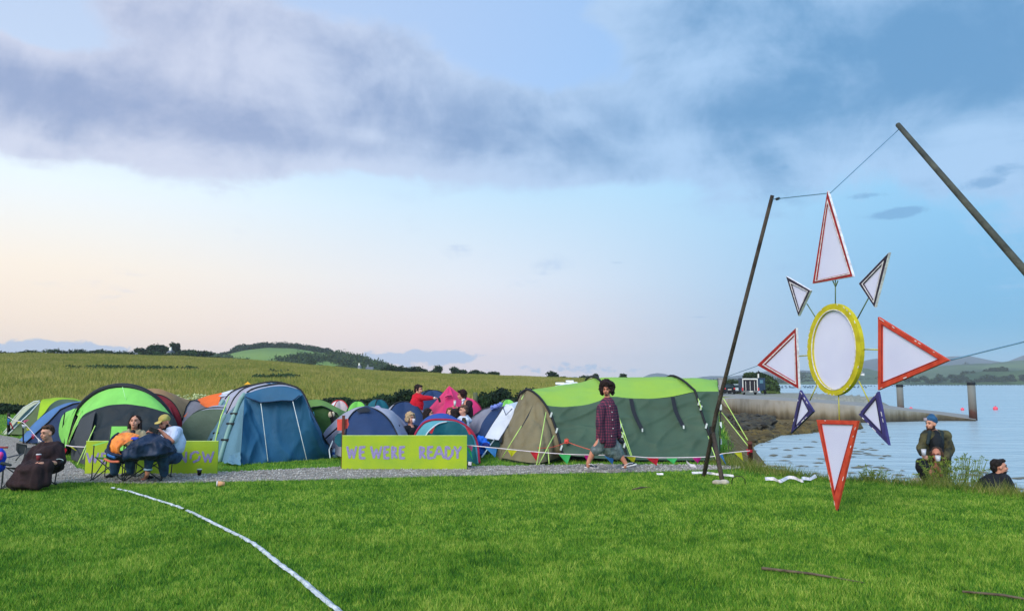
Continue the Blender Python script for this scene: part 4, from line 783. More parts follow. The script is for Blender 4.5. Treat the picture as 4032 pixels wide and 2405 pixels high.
pr2=tag(MB().tube([top,top*.66+foot*.34,top*.33+foot*.67,foot+dirn*.2],[.038,.042,.046,.05],12).build('support_pole',m_wood,smooth=True),'thick weathered grey pole leaning in from the right edge','pole')
m_cab=mat('cable_teal',(104,146,176),rough=.5,k=.8)
st=Q(3270,760)
line('cable',sagline(tA+[0,0,-.06],st,-.0),.007,m_cab,label='near level cable from the left pole top to the star tip',cat='cable')
line('cable',sagline(st,top+[0,0,-.08],.0),.007,m_cab,label='steep cable from the star tip up to the right pole top',cat='cable')
line('cable',sagline(Q(3742,1417),P(4140,1318,7.4),.0),.008,m_cab,label='cable running right from the tip of the large red triangle',cat='cable')
line('cable',sagline(Q(2990,1437),fA+(tA-fA)*((1872-1446)/(1872-770)),.0),.005,m_cab,label='cable from the left red triangle to the leaning pole',cat='cable')
line('turnbuckle',[tA+(st-tA)*.08+[0,0,-.06],tA+(st-tA)*.13+[0,0,-.05]],.022,m_pole,label='small dark tensioner on the cable beside the left pole top',cat='tensioner')
# ================================================================ painted boards
m_lime=mat('board_lime_paint',(168,190,32),c2=(146,178,48),scale=2.2,rough=.7,bump=.15,k=.92); m_lav=mat('sprayed_lavender',(156,142,200),c2=(138,130,160),scale=30,rough=.8,k=.9,det=8)
GL={'W':[((0,1),(.27,0)),((.27,0),(.5,.75)),((.5,.75),(.74,0)),((.74,0),(1,1))],'E':[((.18,1),(.12,.5)),((.12,.5),(.22,0)),((.3,1),(.95,1)),((.3,.52),(.8,.55)),((.3,0),(1,.02))],
 'R':[((.12,1),(.15,0)),((.15,1),(.72,.9)),((.72,.9),(.72,.62)),((.72,.6),(.3,.5)),((.4,.42),(.92,0))],'A':[((.02,0),(.45,1)),((.55,1),(1,.0)),((.3,.36),(.7,.36))],
 'D':[((.12,1),(.1,.05)),((.3,1),(.5,.85)),((.9,.75),(.85,.35)),((.85,.35),(.5,.02)),((.5,.02),(.25,.02))],'Y':[((.05,1),(.45,.55)),((.95,1),(.5,.5)),((.5,.5),(.48,0))],
 'N':[((.1,0),(.1,1)),((.15,.95),(.85,.05)),((.9,0),(.9,1))],'O':[((.1,.7),(.1,.35)),((.15,.8),(.45,1)),((.6,1),(.8,.9)),((.95,.55),(.85,.25)),((.8,.2),(.4,0))]}
def board(label,x0,x1,yt,yb,letters,D,rz=0.0):
    a,b_=P(x0,yb,D),P(x1,yb,D); a[2]=b_[2]=0.02; h=P((x0+x1)/2,yt,D)[2]; t=thing('painted_board',label,'board',((a[0]+b_[0])/2,D,0),'lime painted boards along the path'); c=(a+b_)/2
    MB().box((c[0],D+.012,h/2+.01),(b_[0]-a[0],.022,h)).build('panel',m_lime,t)
    for xx in (a[0]+.25,b_[0]-.25): MB().box((xx,D+.055,h/2-.05),(.05,.05,h+.05)).build('stake',m_woodd,t)
    MB().box((c[0],D+.012,h+.018),(b_[0]-a[0],.03,.012)).build('top_edge',mat('board_edge',(190,214,110)),t)
    for (ch,u0,u1,v0,v1) in letters:
        A,B=P(u0,v1,D),P(u1,v0,D); w=B[0]-A[0]; hh=B[2]-A[2]; m=MB(); 
        for k,(p,q) in enumerate(GL[ch]):
            p=np.array([A[0]+w*p[0],A[2]+hh*p[1]]); q=np.array([A[0]+w*q[0],A[2]+hh*q[1]]); d=q-p; L_=np.linalg.norm(d)+1e-6; d/=L_; n2=np.array([-d[1],d[0]]); r1=hh*.112; R=random.Random(ord(ch)+k)
            pts=[]
            for s_,c_,sg in ((0,q,1),(1,p,-1)):
                for t_ in np.linspace(-math.pi/2,math.pi/2,7): v=c_+r1*(1+.16*R.uniform(-1,1))*(d*math.cos(t_)*sg*.8 - n2*math.sin(t_)*-sg); pts.append((v[0],D-.0016-.0007*k,v[1]))
            m.poly(pts,(0,-1,0),.0004)
        m.build('letter',m_lav,t)
    return t
y0,y1=1759,1801
board('long lime board lettered WE WERE READY in lavender','' or 1345,1838,1718,1838,[('W',1367,1403,y0,y1),('E',1414,1436,y0,y1+2),('W',1461,1502,y0,y1),('E',1510,1531,y0,y1+2),('R',1541,1564,y0,y1),('E',1572,1592,y0,y1+2),('R',1651,1676,y0,y1),('E',1682,1703,y0,y1+2),('A',1709,1747,y0,y1),('D',1752,1786,y0,y1+3),('Y',1788,1815,y0,y1)],14.45)
board('lime board partly hidden behind the couple and their camp chairs',333,855,1740,1857,[('W',341,388,1784,1819),('E',396,420,1784,1822),('N',700,737,1780,1817),('O',746,790,1778,1818),('W',797,841,1779,1817)],13.75)
# ================================================================ stakes, bunting, small things near the path
m_stk=mat('brown_stake',(116,66,50),c2=(90,50,40),k=.75,bump=.4); m_ora=mat('orange_sheet',(226,84,72),rough=.6,k=.9); m_orr=mat('orange_rope',(214,90,70),rough=.7)
t=thing('marker_stake','brown wooden stake with an orange plate and a green flap by the long board','stake',tuple(P(1353,1720,14.6)*[1,1,0]))
MB().box(P(1353,1636,14.6)*[1,1,.5],(.05,.035,P(1353,1634,14.6)[2])).build('post',m_stk,t)
MB().poly(px((1327,1650,14.65),(1371,1648,14.65),(1371,1660,14.65),(1374,1670,14.65),(1368,1685,14.65),(1349,1694,14.65),(1328,1694,14.65)),(0,1,0),.006).build('plate',m_ora,t)
MB().poly(px((1330,1706,14.66),(1348,1702,14.66),(1348,1760,14.66),(1332,1757,14.66),(1317,1740,14.66),(1319,1718,14.66)),(0,1,0),.006).build('flap',F_['teal'],t)
t=thing('fence_stake','wooden stake with orange tape round its head by the khaki tent','stake',tuple(G(2234,1793)))
MB().tube([G(2234,1793),P(2231,1731,15.8)],.042,8).build('post',mat('tan_post',(150,108,70),c2=(120,84,56),k=.8),t); MB().tube([P(2231,1745,15.8),P(2231,1729,15.8)],.05,8).build('tape',m_ora,t)
line('rope',np.vstack([sagline(P(2118,1762,15.2),P(2231,1738,15.75),.05),sagline(P(2231,1738,15.75),P(2420,1790,14.9),.03)]),.007,m_orr,label='orange rope tied across the stake in front of the khaki tent',cat='rope')
t=thing('fence_stake','reddish brown stake at the water edge with red tape','stake',tuple(G(2955,1814)))
MB().tube([G(2956,1816)-[0,0,.1],P(2953,1742,15.5)],.05,8).build('post',m_stk,t); MB().tube([P(2953,1779,15.45),P(2953,1770,15.45)],.056,8).build('tape',F_['bred'],t); line('tape_tail',px((2940,1768,15.4),(2946,1778,15.4),(2945,1790,15.4)),.016,F_['bred'],t)
FC=dict(blue=fab('flag_blue',(70,146,214),trans=.4),yellow=fab('flag_yellow',(212,210,40),trans=.4),red=fab('flag_red',(206,40,56),trans=.4),green=fab('flag_green',(76,204,110),trans=.4),mag=fab('flag_magenta',(206,36,140),trans=.4),pink=fab('flag_pink',(236,110,150),trans=.4),white=fab('flag_white',(224,226,232)))
def bunting(label,pts,flags,D,r=.008):
    t=thing('bunting',label,'bunting',tuple(P(pts[0][0],1800,D)*[1,1,0])); c=cr(Lp(pts,D),60); line('string',c,r,mat('string_pinkish',(226,212,214)),t)
    for (x0,ya,x1,yb_,xt,yt,cn) in flags:
        a,b_,q=P(x0,ya,D),P(x1,yb_,D),P(xt,yt,D); rows=[]
        for v in np.linspace(0,1,5):
            u=np.linspace(0,1,6)[:,None]; A=a*(1-v)+q*v; B=b_*(1-v)+q*v; r_=A*(1-u)+B*u; r_[:,1]+=.03*v*np.sin(u[:,0]*5+x0); rows.append(r_)
        surf('flag',rows,FC[cn],t,nu=6,nv=1,wr=.006,ws=20,resample=False)
cv=lambda x,y:(1900+.4019*x,1400+.4019*y)
fl=[(25,892,135,905,125,985,'blue'),(245,915,335,925,285,980,'yellow'),(470,937,545,943,525,1020,'red'),(750,962,862,965,828,1052,'green'),(1000,975,1058,976,1040,1048,'mag'),(1195,976,1288,972,1275,1056,'blue'),(1405,980,1497,985,1480,1040,'yellow'),(1605,995,1720,998,1705,1068,'red'),(1800,1000,1905,1000,1875,1050,'green'),(2055,993,2142,990,2112,1047,'mag'),(2318,962,2345,965,2385,1050,'blue')]
flags=[(*cv(a-6,b_),*cv(c+6,d),*cv(e,f+10),n) for a,b_,c,d,e,f,n in fl]+[(2888,1779,2920,1779,2927,1815,'yellow'),(1838,1752,1862,1753,1858,1776,'pink'),(1838,1764,1852,1762,1861,1808,'green')]
bunting('long string of coloured pennants in front of the long khaki tent',[(1838,1752)]+[cv(*p) for p in ((0,890),(250,915),(560,945),(850,965),(1060,970),(1400,980),(1640,997),(2050,995),(2270,985),(2345,960))]+[(2900,1779),(2953,1774)],flags,14.62)
bunting('tangled strip of pennants beside the striped tent on the far left',[(32,1640),(60,1655),(90,1662),(118,1690),(150,1728),(165,1738)],[(28,1645,40,1650,32,1672,'blue'),(34,1660,44,1664,52,1690,'red'),(70,1656,84,1662,66,1672,'yellow'),(92,1655,116,1650,98,1664,'pink'),(85,1670,104,1672,92,1684,'white'),(104,1684,122,1690,108,1696,'yellow'),(120,1706,138,1712,134,1722,'pink'),(122,1712,135,1726,128,1728,'red'),(148,1722,166,1740,152,1742,'white')],18.5)
bunting('short tape and pennants between the green canopy tent and the lime board',[(258,1752),(290,1757),(335,1759)],[(248,1752,264,1770,250,1792,'red'),(266,1754,284,1757,300,1773,'yellow')],14.6)
line('fence_stake',[G(34,1712),P(34,1630,23)],.05,m_woodd,label='dark wooden stake at the far left with pennants tied on',cat='stake'); line('fence_stake',[G(92,1745),P(90,1656,18.6)],.02,m_pole,label='thin dark rod beside the blue tent holding pennants',cat='stake')
# little things
t=thing('water_bottle','large clear water bottle with blue label and cap on the grass by the blue tent','bottle',tuple(G(1320,1800)))
B=G(1320,1800); hb=U(16.4,40); m_clr=mat('bottle_plastic',(176,206,226),rough=.2,k=.9,spec=.6); MB().lathe(B,[(.055,0),(.07,.01),(.07,hb*.72),(.03,hb*.88),(.025,hb*.93)],14).build('bottle_body',m_clr,t,True); MB().lathe(B+[0,0,hb*.3],[(.072,0),(.072,hb*.25)],14).build('label_band',mat('bottle_label',(40,90,170)),t); MB().lathe(B+[0,0,hb*.93],[(.028,0),(.028,.03)],10).build('bottle_cap',mat('cap_blue',(40,80,180)),t)
t=thing('floodlight','small white faced floodlight on the ground at the end of the long board','floodlight',tuple(G(1849,1836)))
MB().box(P(1849,1826,14.5),(.085,.05,.085),tilt=.15).build('housing',m_band,t); MB().box(P(1850,1824,14.44),(.062,.02,.062),tilt=.15).build('lens',m_wht,t)
def cup(name,label,base,h,r,m,lidm=None,axis=None,fill=None,cat='cup'):
    t=thing(name,label,cat,tuple(base)); MB().lathe(base,[(r*.72,0),(r,h)],16,axis=axis).build('cup_body',m,t,True)
    ax=np.array(axis if axis is not None else (0,0,1.)); ax/=np.linalg.norm(ax)
    if lidm is not None: MB().lathe(base+ax*h,[(r*1.06,0),(r*1.06,h*.1),(r*.85,h*.16)],16,axis=axis).build('lid',lidm,t,True)
    return t
m_stout=mat('dark_stout',(18,14,14),rough=.2,k=.8); m_pcup=mat('clear_cup',(196,206,200),rough=.2,spec=.6)
D_=13.5; B=P(785,1859,D_); B[2]=.01; cup('pint_cup','plastic pint cup of black stout standing on the path edge by the board',B,.10,.042,m_stout,m_pcup)
B=G(878,1916); cup('paper_cup','brown paper cup lying on its side on the lawn edge',B+[.03,0,.05],.11,.045,mat('kraft_paper',(206,154,110)),m_wht,axis=(-.95,-.3,.02)) 
def ribbon(name,label,pts,w,m=m_wht,cat='litter'):
    V=[];n=len(pts)
    for k,p in enumerate(pts):
        g=G(p[0],p[1]); z=p[2]; V+= [g+[0,0,z],g+[w*.25*math.sin(k*2.1),w*.6,z+w*.75]]
    c0=cr(V[0::2],24,False); c1=cr(V[1::2],24,False)
    o=surf(name,[c0,(c0+c1)/2+[0,.01,.012],c1],m,None,nu=24,nv=2,wr=.02,ws=14); return tag(o,label,cat)
c2_=lambda x,y,z:(2600+.3215*x,1560+.3215*y,z)
ribbon('fabric_strip','long crumpled white fabric strip on the lawn left of the star foot',[c2_(*p) for p in ((1290,1050,.03),(1380,1045,.03),(1475,1078,.02),(1580,1035,.04),(1650,1045,.04),(1760,1078,.02),(1740,1050,.05),(1830,1055,.03),(1920,1035,.06))],.065)
ribbon('plastic_scrap','white plastic scrap lying on the gravel near the leaning pole',[(2704,1830,.04),(2716,1840,.02),(2742,1844,.02)],.07)
ribbon('white_tape','flat white tape on the grass under the feet of the leaning pole',[(2725,1872,.03),(2775,1870,.03),(2830,1878,.03),(2890,1884,.03)],.05)
ribbon('white_tape','short white scrap in the grass left of the leaning pole',[(2586,1875,.03),(2612,1876,.03)],.04)
B=G(2838,1906); tag(blob('stone',[ell(B+[-.05,0,.03],(.1,.06,.045)),ell(B+[.06,.01,.03],(.09,.06,.05))],mat('pale_stone',(196,188,170),c2=(150,140,124)),None,.012,3,.006,14),'pale flat stone at the foot of the second pole leg','stone')
line('wire_hoop',[G(2880,1908),P(2884,1882,12.2),P(2900,1873,12.1),P(2922,1876,12),P(2933,1888,11.9),G(2934,1907)],.007,m_woodd,label='thin bent wire hoop stuck in the grass right of the pole leg',cat='wire hoop')
def lying(label,a,b_,r,nm='fallen_branch'):
    a,b_=G(*a),G(*b_); m=(a+b_)/2; return tag(MB().tube([a+[0,0,.035],m+[0,.01,.035],b_+[0,0,.012]],r,8).build(nm,mat('grey_branch',(118,104,84),c2=(80,68,54),scale=12,k=.8),smooth=True),label,'branch')
lying('long thin grey branch half sunk in the foreground grass',(3000,2252),(3410,2300),[.014,.011,.005]); lying('thin brown branch in the grass at the lower right edge',(3790,2345),(4120,2378),[.008,.011,.007])
lying('thin dark stick in the grass ahead of the walking man',(2490,1935),(2560,1920),[.01,.014,.008])
# blue tarps and towels
def heap(name,label,prims,m,cat,vox=.02,nz=.04,ns=9): return tag(blob(name,prims,m,None,vox,2,nz,ns,(1,1,1)),label,cat)
heap('tarpaulin','crumpled bright blue tarpaulin beside the pop-up tent',[ell(P(1895,1738,16.8),(.13,.15,.14)),ell(P(1915,1752,16.7),(.12,.1,.09)),ell(P(1882,1765,16.9),(.08,.1,.22)),ell(P(1898,1775,16.8),(.1,.1,.12))],fab('tarp_blue',(34,110,222),trans=0,k=1),'tarpaulin',ns=14)
heap('holdall','dark blue holdall on the blue tarpaulin by the pop-up tent',[cap(P(1908,1750,16.4),P(1926,1757,16.4),.06,.05)],fab('bag_blue',(20,40,130),trans=0),'bag')
heap('towel','blue and lilac towels draped over the ridge of the navy tent',[cap(P(1938,1606,18.2),P(1960,1598,18.2),.05,.06),cap(P(1960,1598,18.2),P(1972,1590,18.1),.05,.05)],fab('towel_lilac',(120,140,214),trans=0),'towel',ns=20)
t=tag(MB().poly(px((960,1514,23),(975,1502,23),(987,1512,23)),(0,1,0),.02).build('pennant',mat('pennant_yellow',(250,180,50),k=1)),'small orange yellow triangular flag above the large blue tent','flag')
line('fence_stake',[P(1871,1544,30),P(1872,1600,30)],.09,mat('old_post',(90,96,70)),label='weathered fence post in the meadow behind the pink tent',cat='stake')
tag(blob('boulder',[ell(P(1093,1475,118),(.5,.4,.4)),ell(P(1098,1477,118),(.4,.4,.3))],mat('white_rock',(206,206,202)),None,.08,2),'small white boulder lying in the meadow under the hill','boulder')
# patches of dark rushes in the meadow
cs=[];rs=[]
for (a,b_,n,w) in ((470,1454,26,60),(620,1458,18,60),(1085,1493,12,36),(1090,1470,4,14),(1130,1490,6,20)):
    for _ in range(n):
        xx=a+RH.normal()*w; D=np.interp(b_,[1411,1590],[150,50]); 
        D=[d for d in np.linspace(50,150,60)]; zz=[H(P(xx,b_,d)[0],d) for d in D]; k=int(np.argmin([abs(P(xx,b_,d)[2]-z) for d,z in zip(D,zz)])); d=D[k]; p=P(xx,b_,d); cs.append([p[0],d+RH.normal()*.8,zz[k]+.2]); rs.append([1.0,.7,.38])
tag(mk('rush_patch',*leaves(cs,rs,5000,.28,33,.3),mat('rushes',(62,92,44),c2=(44,72,36),k=.7)),'dark green rushes growing in patches in the meadow','rushes',kind='stuff')
# white flowering umbels along the hedge behind the red tent
cs=[P(RH.uniform(640,830),RH.uniform(1553,1572),43) for _ in range(90)]; v,f=leaves(cs,[[.1,.1,.06]]*90,400,.1,5,.1,.7); tag(mk('hedge_flowers',v,f,mat('cream_flower',(206,212,160))),'cream cow parsley flowers above the hedge behind the red tent','flowers',kind='stuff')
# houses
def house(label,a,y0_,y1_,D,w,mw_,mr):
    x=P(a,1500,D)[0]; zt=P(a,y0_,D)[2]; zb=P(a,y1_,D)[2]-2; hw=U(D,w)/2; t=thing('farmhouse',label,'house',(x,D,zb)); we=zb+(zt-zb)*.75
    MB().box((x,D,(zb+we)/2),(2*hw,4,we-zb)).build('wall',mw_,t); V=[(x-hw-.2,D-2.2,we),(x+hw+.2,D-2.2,we),(x+hw+.2,D+2.2,we),(x-hw-.2,D+2.2,we),(x-hw-.2,D,zt),(x+hw+.2,D,zt)]; mk('roof',V,[(0,1,5,4),(2,3,4,5),(0,4,3),(1,2,5),(3,2,1,0)],mr,t)
    MB().box((x-hw*.6,D,zt+.3),(.6,.6,1.2)).build('chimney',mw_,t); MB().box((x+hw*.3,D-2.02,(zb+we)/2+1),(hw*.3,.06,.9)).build('window',mat('window_dark',(40,46,54)),t)
house('white gabled farmhouse among trees on the left ridge',668,1378,1400,226,9,mat('whitewash',(228,226,216)),mat('slate',(96,100,108)))
house('small white cottage at the foot of the round hill',1415,1437,1466,340,7,mat('whitewash',(228,226,216)),mat('slate',(96,100,108)))
house('grey stone barn beside the cottage under the hill',1455,1444,1468,345,26,mat('barn_grey',(128,132,134)),mat('slate',(96,100,108)))
house('white cottage on the far shore hill right of the oval',3398,1466,1472,940,8,mat('whitewash',(228,226,216)),mat('slate',(96,100,108)))
# caravans
def caravan(label,x0,x1,yt,D):
    a,b_=P(x0,1500,D)[0],P(x1,1500,D)[0]; zt=P(x0,yt,D)[2]; z0=hz((a+b_)/2,D); h=max(2.0,zt-z0-.4); zb=zt-h; t=thing('caravan',label,'caravan',((a+b_)/2,D,z0),'white caravans beyond the khaki tent')
    pr=[(a,zb),(a-.12,zb+.5),(a-.05,zb+1.1),(a+.45,zt-.12),(a+.9,zt),(b_-.4,zt),(b_,zt-.25),(b_+.05,zb)]
    m=MB(); m.poly([(x,D-1.1,z) for x,z in pr],(0,1,0),2.2); m.build('body',mat('caravan_white',(232,236,244),rough=.4,k=.95),t)
    MB().box(((a+b_)/2,D-1.12,zb+h*.6),((b_-a)*.5,.04,.5)).build('window',mat('window_dark',(40,46,54)),t); MB().box(((a+b_)/2,D,zt+.06),(.6,.5,.12)).build('roof_light',mat('caravan_white',(232,236,244)),t)
    for yy in (-1.0,.9): MB().lathe(((a+b_)/2,D+yy,zb-.05),[(.32,0),(.32,.18)],16,axis=(0,1,0)).build('wheel',mat('tyre',(24,24,26)),t)
caravan('nearer white caravan with rounded front behind the khaki tent roof',2163,2245,1512,52); caravan('further white caravan with flat roof behind the khaki tent roof',2200,2285,1503,60)
# ================================================================ slipway, pier, vehicles
NE=[(2640,1566,1618),(2860,1569,1625),(2960,1572,1640),(3060,1576,1650),(3200,1584,1657),(3300,1591,1660),(3420,1601,1661),(3560,1615,1657),(3700,1632,1654),(3842,1652,1655)]; FE=[(2640,1549),(2860,1552),(2960,1556),(3060,1562),(3200,1570),(3300,1577),(3420,1586),(3560,1604),(3700,1619),(3846,1637)]
na_,fa_,ba_,fb_=[],[],[],[]
for (x,yt,yb),(x2,y2) in zip(NE,FE):
    g=G(x,yb,-1.55); p=P(x,yt,g[1]); ba_.append([p[0],p[1],-2.4]); na_.append(p); zf=p[2]-.02; f=G(x2,y2,zf); f=f if f[1]<p[1]+26 else P(x2,y2,p[1]+26); fa_.append(f); fb_.append([f[0],f[1],-2.6])
na_,fa_,ba_,fb_=[cr(c,50) for c in (na_,fa_,ba_,fb_)]
mc=bpy.data.materials.new('slipway_concrete'); nt,N,L=nodes(mc); b=N['Principled BSDF']; b.inputs['Roughness'].default_value=.9
geo=N.new('ShaderNodeNewGeometry'); sp=N.new('ShaderNodeSeparateXYZ'); L.new(geo.outputs['Position'],sp.inputs[0]); mp=N.new('ShaderNodeMapping'); mp.inputs['Scale'].default_value=(1.3,1.3,.12); L.new(geo.outputs['Position'],mp.inputs[0])
st1=nz_(1.6,6,mp.outputs[0]); st2=nz_(.7,5); hh=M('ADD',sp.outputs[2],M('MULTIPLY',M('SUBTRACT',st1,.5),1.1))
wallc=RAMP(SS(hh,-1.5,-.2,'LINEAR'),[(0,(60,52,36)),(.3,(106,96,74)),(.6,(146,140,124)),(1,(158,156,148))]); nrm=N.new('ShaderNodeSeparateXYZ'); L.new(geo.outputs['Normal'],nrm.inputs[0])
topc=MIX(st2,(120,120,116),(150,148,142)); c1=MIX(SS(nrm.outputs[2],.6,.8),wallc,topc); c1=MIX(M('MULTIPLY',SS(st2,.45,.7),.35),c1,(88,84,66)); L.new(c1,b.inputs['Base Color'])
R=[ba_,ba_*.0+na_,na_+np.array([0,.05,.02]),(na_+fa_)/2,fa_,fb_]; V=np.array(R).reshape(-1,3); Fs_=[(i*50+j,i*50+j+1,(i+1)*50+j+1,(i+1)*50+j) for i in range(5) for j in range(49)]+[tuple(i*50+49 for i in range(6))]
tag(mk('slipway',V,Fs_,mc),'long concrete slipway sloping down into the bay','slipway')
MB_k=MB().tube(na_+[0,.12,.05],.07,4); 
def pile(label,a,y0_,y1_,D,r):
    zb=-2.4; zt=P(a,y0_,D)[2]; x=P(a,1500,D)[0]; t=thing('mooring_post',label,'post',(x,D,WZ),'mooring posts by the slipway')
    MB().lathe((x,D,zb),[(r,0),(r,zt-zb-.25)],18).build('shaft',PM,t,True); MB().lathe((x,D,zt-.25),[(r*1.06,0),(r*1.06,.22),(r*.9,.26)],18).build('cap',m_pole,t,True)
PM=bpy.data.materials.new('mooring_post'); nt,N,L=nodes(PM); b=N['Principled BSDF']; b.inputs['Roughness'].default_value=.8; geo=N.new('ShaderNodeNewGeometry'); sp=N.new('ShaderNodeSeparateXYZ'); L.new(geo.outputs['Position'],sp.inputs[0]); s1=nz_(3,5)
L.new(RAMP(SS(M('ADD',sp.outputs[2],M('MULTIPLY',s1,.8)),-1.4,1.4,'LINEAR'),[(0,(54,34,28)),(.33,(88,52,40)),(.45,(96,92,84)),(1,(112,116,110))]),b.inputs['Base Color'])
pile('mooring post under the large red triangle behind the slipway',3541,1513,1605,72,.3); pile('mooring post at the seaward end of the slipway',3823,1504,1630,64,.31)
m_buoy=mat('buoy_pink',(240,84,104),rough=.4,k=.95)
def buoy(lb,a,b_,r):
    g=G(a,b_,WZ); t=thing('buoy',lb,'buoy',tuple(g),'pink buoys in the bay'); MB().add(*_ico(g+[0,0,r*.55],(r,r,r))).build('float_ball',m_buoy,t,True); MB().tube([g+[0,0,r*1.4],g+[0,0,r*1.75]],r*.15,8).build('eyelet',m_pole,t)
buoy('large pink buoy floating right of the last mooring post',3920,1613,.27); buoy('pink buoy floating just left of the last mooring post',3790,1615,.2); buoy('pink buoy almost hidden behind the slipway',3587,1612,.2)
# mussel floats: rows of dark barrels across the bay
fb=MB().lathe((0,0,0),[(.15,-.5),(.4,-.42),(.4,.42),(.15,.5)],8,axis=(1,0,0)).build('mussel_float',mat('float_dark',(74,98,116),k=.7),None,True,loc=(0,0,0)); first=True
for (yy,x0,x1,st_) in ((1521,3080,3570,13),(1527,3080,3420,13),(1519,3575,3830,12),(1518,3845,4060,14)):
    xx=x0
    while xx<x1:
        yv=yy-(xx-3080)*.002+RH.uniform(-.7,.7); g=G(xx,yv,WZ); o=fb if first else fb.copy()
        if not first: COL.objects.link(o)
        first=False; o.location=tuple(g+[0,0,.2]); o.rotation_euler[2]=RH.uniform(-.6,.6); s_=RH.uniform(.8,1.3); o.scale=(s_,s_,s_); tag(o,'dark barrel float in the mussel lines across the bay','float','mussel line floats'); xx+=st_*RH.uniform(.6,1.4)
# boulders and weed at the head of the beach
def rocks(name,label,cen,n,s0,s1,m,cat,seed):
    R=np.random.RandomState(seed); b=MB()
    for _ in range(n):
        c=cen(R); s=R.uniform(s0,s1); V,Fc=_ico((0,0,0),(1,1,1),None,1); V=V*(1+.25*R.normal(size=(len(V),1)))*[s,s*.8,s*.55]; b.add(V+np.array(c),Fc)
    return tag(b.build(name,m),label,cat,kind='stuff')
rocks('shore_rocks','dark weed covered rocks heaped against the slipway wall',lambda R:(lambda g:g+[0,0,R.uniform(0,.5)*math.exp(-((g[0]-18)/6)**2)])(G(R.uniform(2830,3040),R.uniform(1655,1700),-1.5)),300,.2,.5,mat('weedy_rock',(86,80,62),c2=(44,44,42),scale=2,k=.8),'rocks',4)
rocks('beach_weed','brown seaweed tufts on the exposed beach below the slipway',lambda R:(lambda a:G(a,R.uniform(1672,np.interp(a,[2830,3000,3050,3180,3380],[1775,1735,1710,1700,1685])),-1.52))(R.uniform(2830,3380)),900,.12,.4,mat('brown_weed',(112,96,52),c2=(64,54,30),scale=1.5,k=.8),'seaweed',5)
def floating(R):
    while True:
        a=R.choice([R.uniform(2840,3420),R.uniform(2840,3420),R.uniform(3400,3700),R.uniform(3700,4032)]); g=G(a,R.choice([R.uniform(1770,1890),R.uniform(1790,1880),R.uniform(1700,1800)]) if a<3500 else R.uniform(1850,1935),WZ)
        if g[0]>coast(g[1])+.8 : return g
R=np.random.RandomState(8); b=MB()
for _ in range(170):
    g=floating(R); L_=R.uniform(.06,.3); w=R.uniform(.006,.018)*g[1]/20; n=9; th=np.linspace(0,6.283,n)[:-1]; rr=1+.35*R.normal(size=n-1); V=np.stack([g[0]+L_*np.cos(th)*rr,g[1]+w*6*np.sin(th)*rr,np.full(n-1,WZ+.02)],1); V=np.vstack([V,[g+[0,0,.05]]]); b.add(V,[(k,(k+1)%8,8) for k in range(8)])
tag(b.build('floating_seaweed',mat('wet_weed',(92,98,92),c2=(126,116,88),k=.9)),'dark strips of seaweed floating in the shallows','seaweed',kind='stuff')
def bk(R):
    y=R.uniform(11,16); s=abs(R.normal())*.7+.25; x=coast(y)+s; return (x,y,hz(x,y)+.01)
rocks('bank_stones','brown stones and weed along the bank above the water',bk,320,.02,.06,mat('bank_stone',(150,134,116),c2=(94,76,62),scale=4,k=.75),'stones',6)
# vehicles
def car(label,a,yb,D,w,mbody,grp):
    c=P(a,1500,D)[0]; z0=P(a,yb,D)[2]; t=thing('parked_car',label,'car',(c,D,z0),grp); hw=w/2
    prof=[(-hw,.25),(-hw,.85),(-hw*.93,.95),(-hw*.78,1.42),(-hw*.55,1.5),(hw*.55,1.5),(hw*.78,1.42),(hw*.93,.95),(hw,.85),(hw,.25)]
    sec=[]
    for (y,k,zt) in ((0,1,0),(.15,1.0,0),(1.2,1.02,0),(2.6,1.02,-.02),(3.2,.98,-.35),(4.1,.92,-.6)): sec.append([(c+x*k,D+y,z0+(z if z<.9 else .9+(z-.9)*max(0,1+zt*1.6))) for x,z in prof])
    n=len(prof); V=[p for s in sec for p in s]; Fc=[(i*n+j,i*n+(j+1)%n,(i+1)*n+(j+1)%n,(i+1)*n+j) for i in range(len(sec)-1) for j in range(n)]+[tuple(range(n))[::-1],tuple((len(sec)-1)*n+j for j in range(n))]
    mk('body',V,Fc,mbody,t); m_gl=mat('car_glass',(40,60,66),rough=.1,spec=.6)
    MB().poly([(c-hw*.76,D-.015,z0+.97),(c+hw*.76,D-.015,z0+.97),(c+hw*.62,D-.015,z0+1.36),(c-hw*.62,D-.015,z0+1.36)],(0,-1,0),.012).build('rear_window',m_gl,t)
    for s in (-1,1):
        MB().box((c+s*hw*.82,D-.02,z0+.82),(hw*.26,.06,.26)).build('tail_light',mat('tail_light_red',(200,60,64),rough=.3),t)
        for yy in (.5,3.2): MB().lathe((c+s*hw*.9-.1,D+yy,z0+.3),[(.3,0),(.3,.2)],16,axis=(1,0,0)).build('wheel',mat('tyre',(24,24,26)),t)
        MB().box((c+s*(hw+.1),D+2.6,z0+1.0),(.18,.1,.12)).build('wing_mirror',mbody,t)
    MB().box((c,D-.02,z0+.68),(.52,.03,.12)).build('number_plate',mat('plate_pale',(222,222,210)),t); MB().box((c,D-.03,z0+.36),(w*.94,.1,.2)).build('bumper',mat('bumper_black',(28,30,34)),t)
car('black hatchback parked on the pier left of the trailer','' or 2872,1551,111,1.75,mat('car_black',(22,28,34),rough=.25,spec=.6),'cars parked on the pier'); car('silver car parked behind the black hatchback on the pier',2898,1549,118,1.75,mat('car_silver',(170,186,194),rough=.3),'cars parked on the pier')
c=P(2953,1500,108)[0]; z0=P(2953,1552,108)[2]; t=thing('livestock_trailer','trailer on the pier with white barred rear gate and dark blue box body','trailer',(c,108,z0)); m_wf=mat('white_frame',(222,222,214)); m_bx=mat('trailer_blue',(40,66,92),c2=(30,52,76),rough=.6)
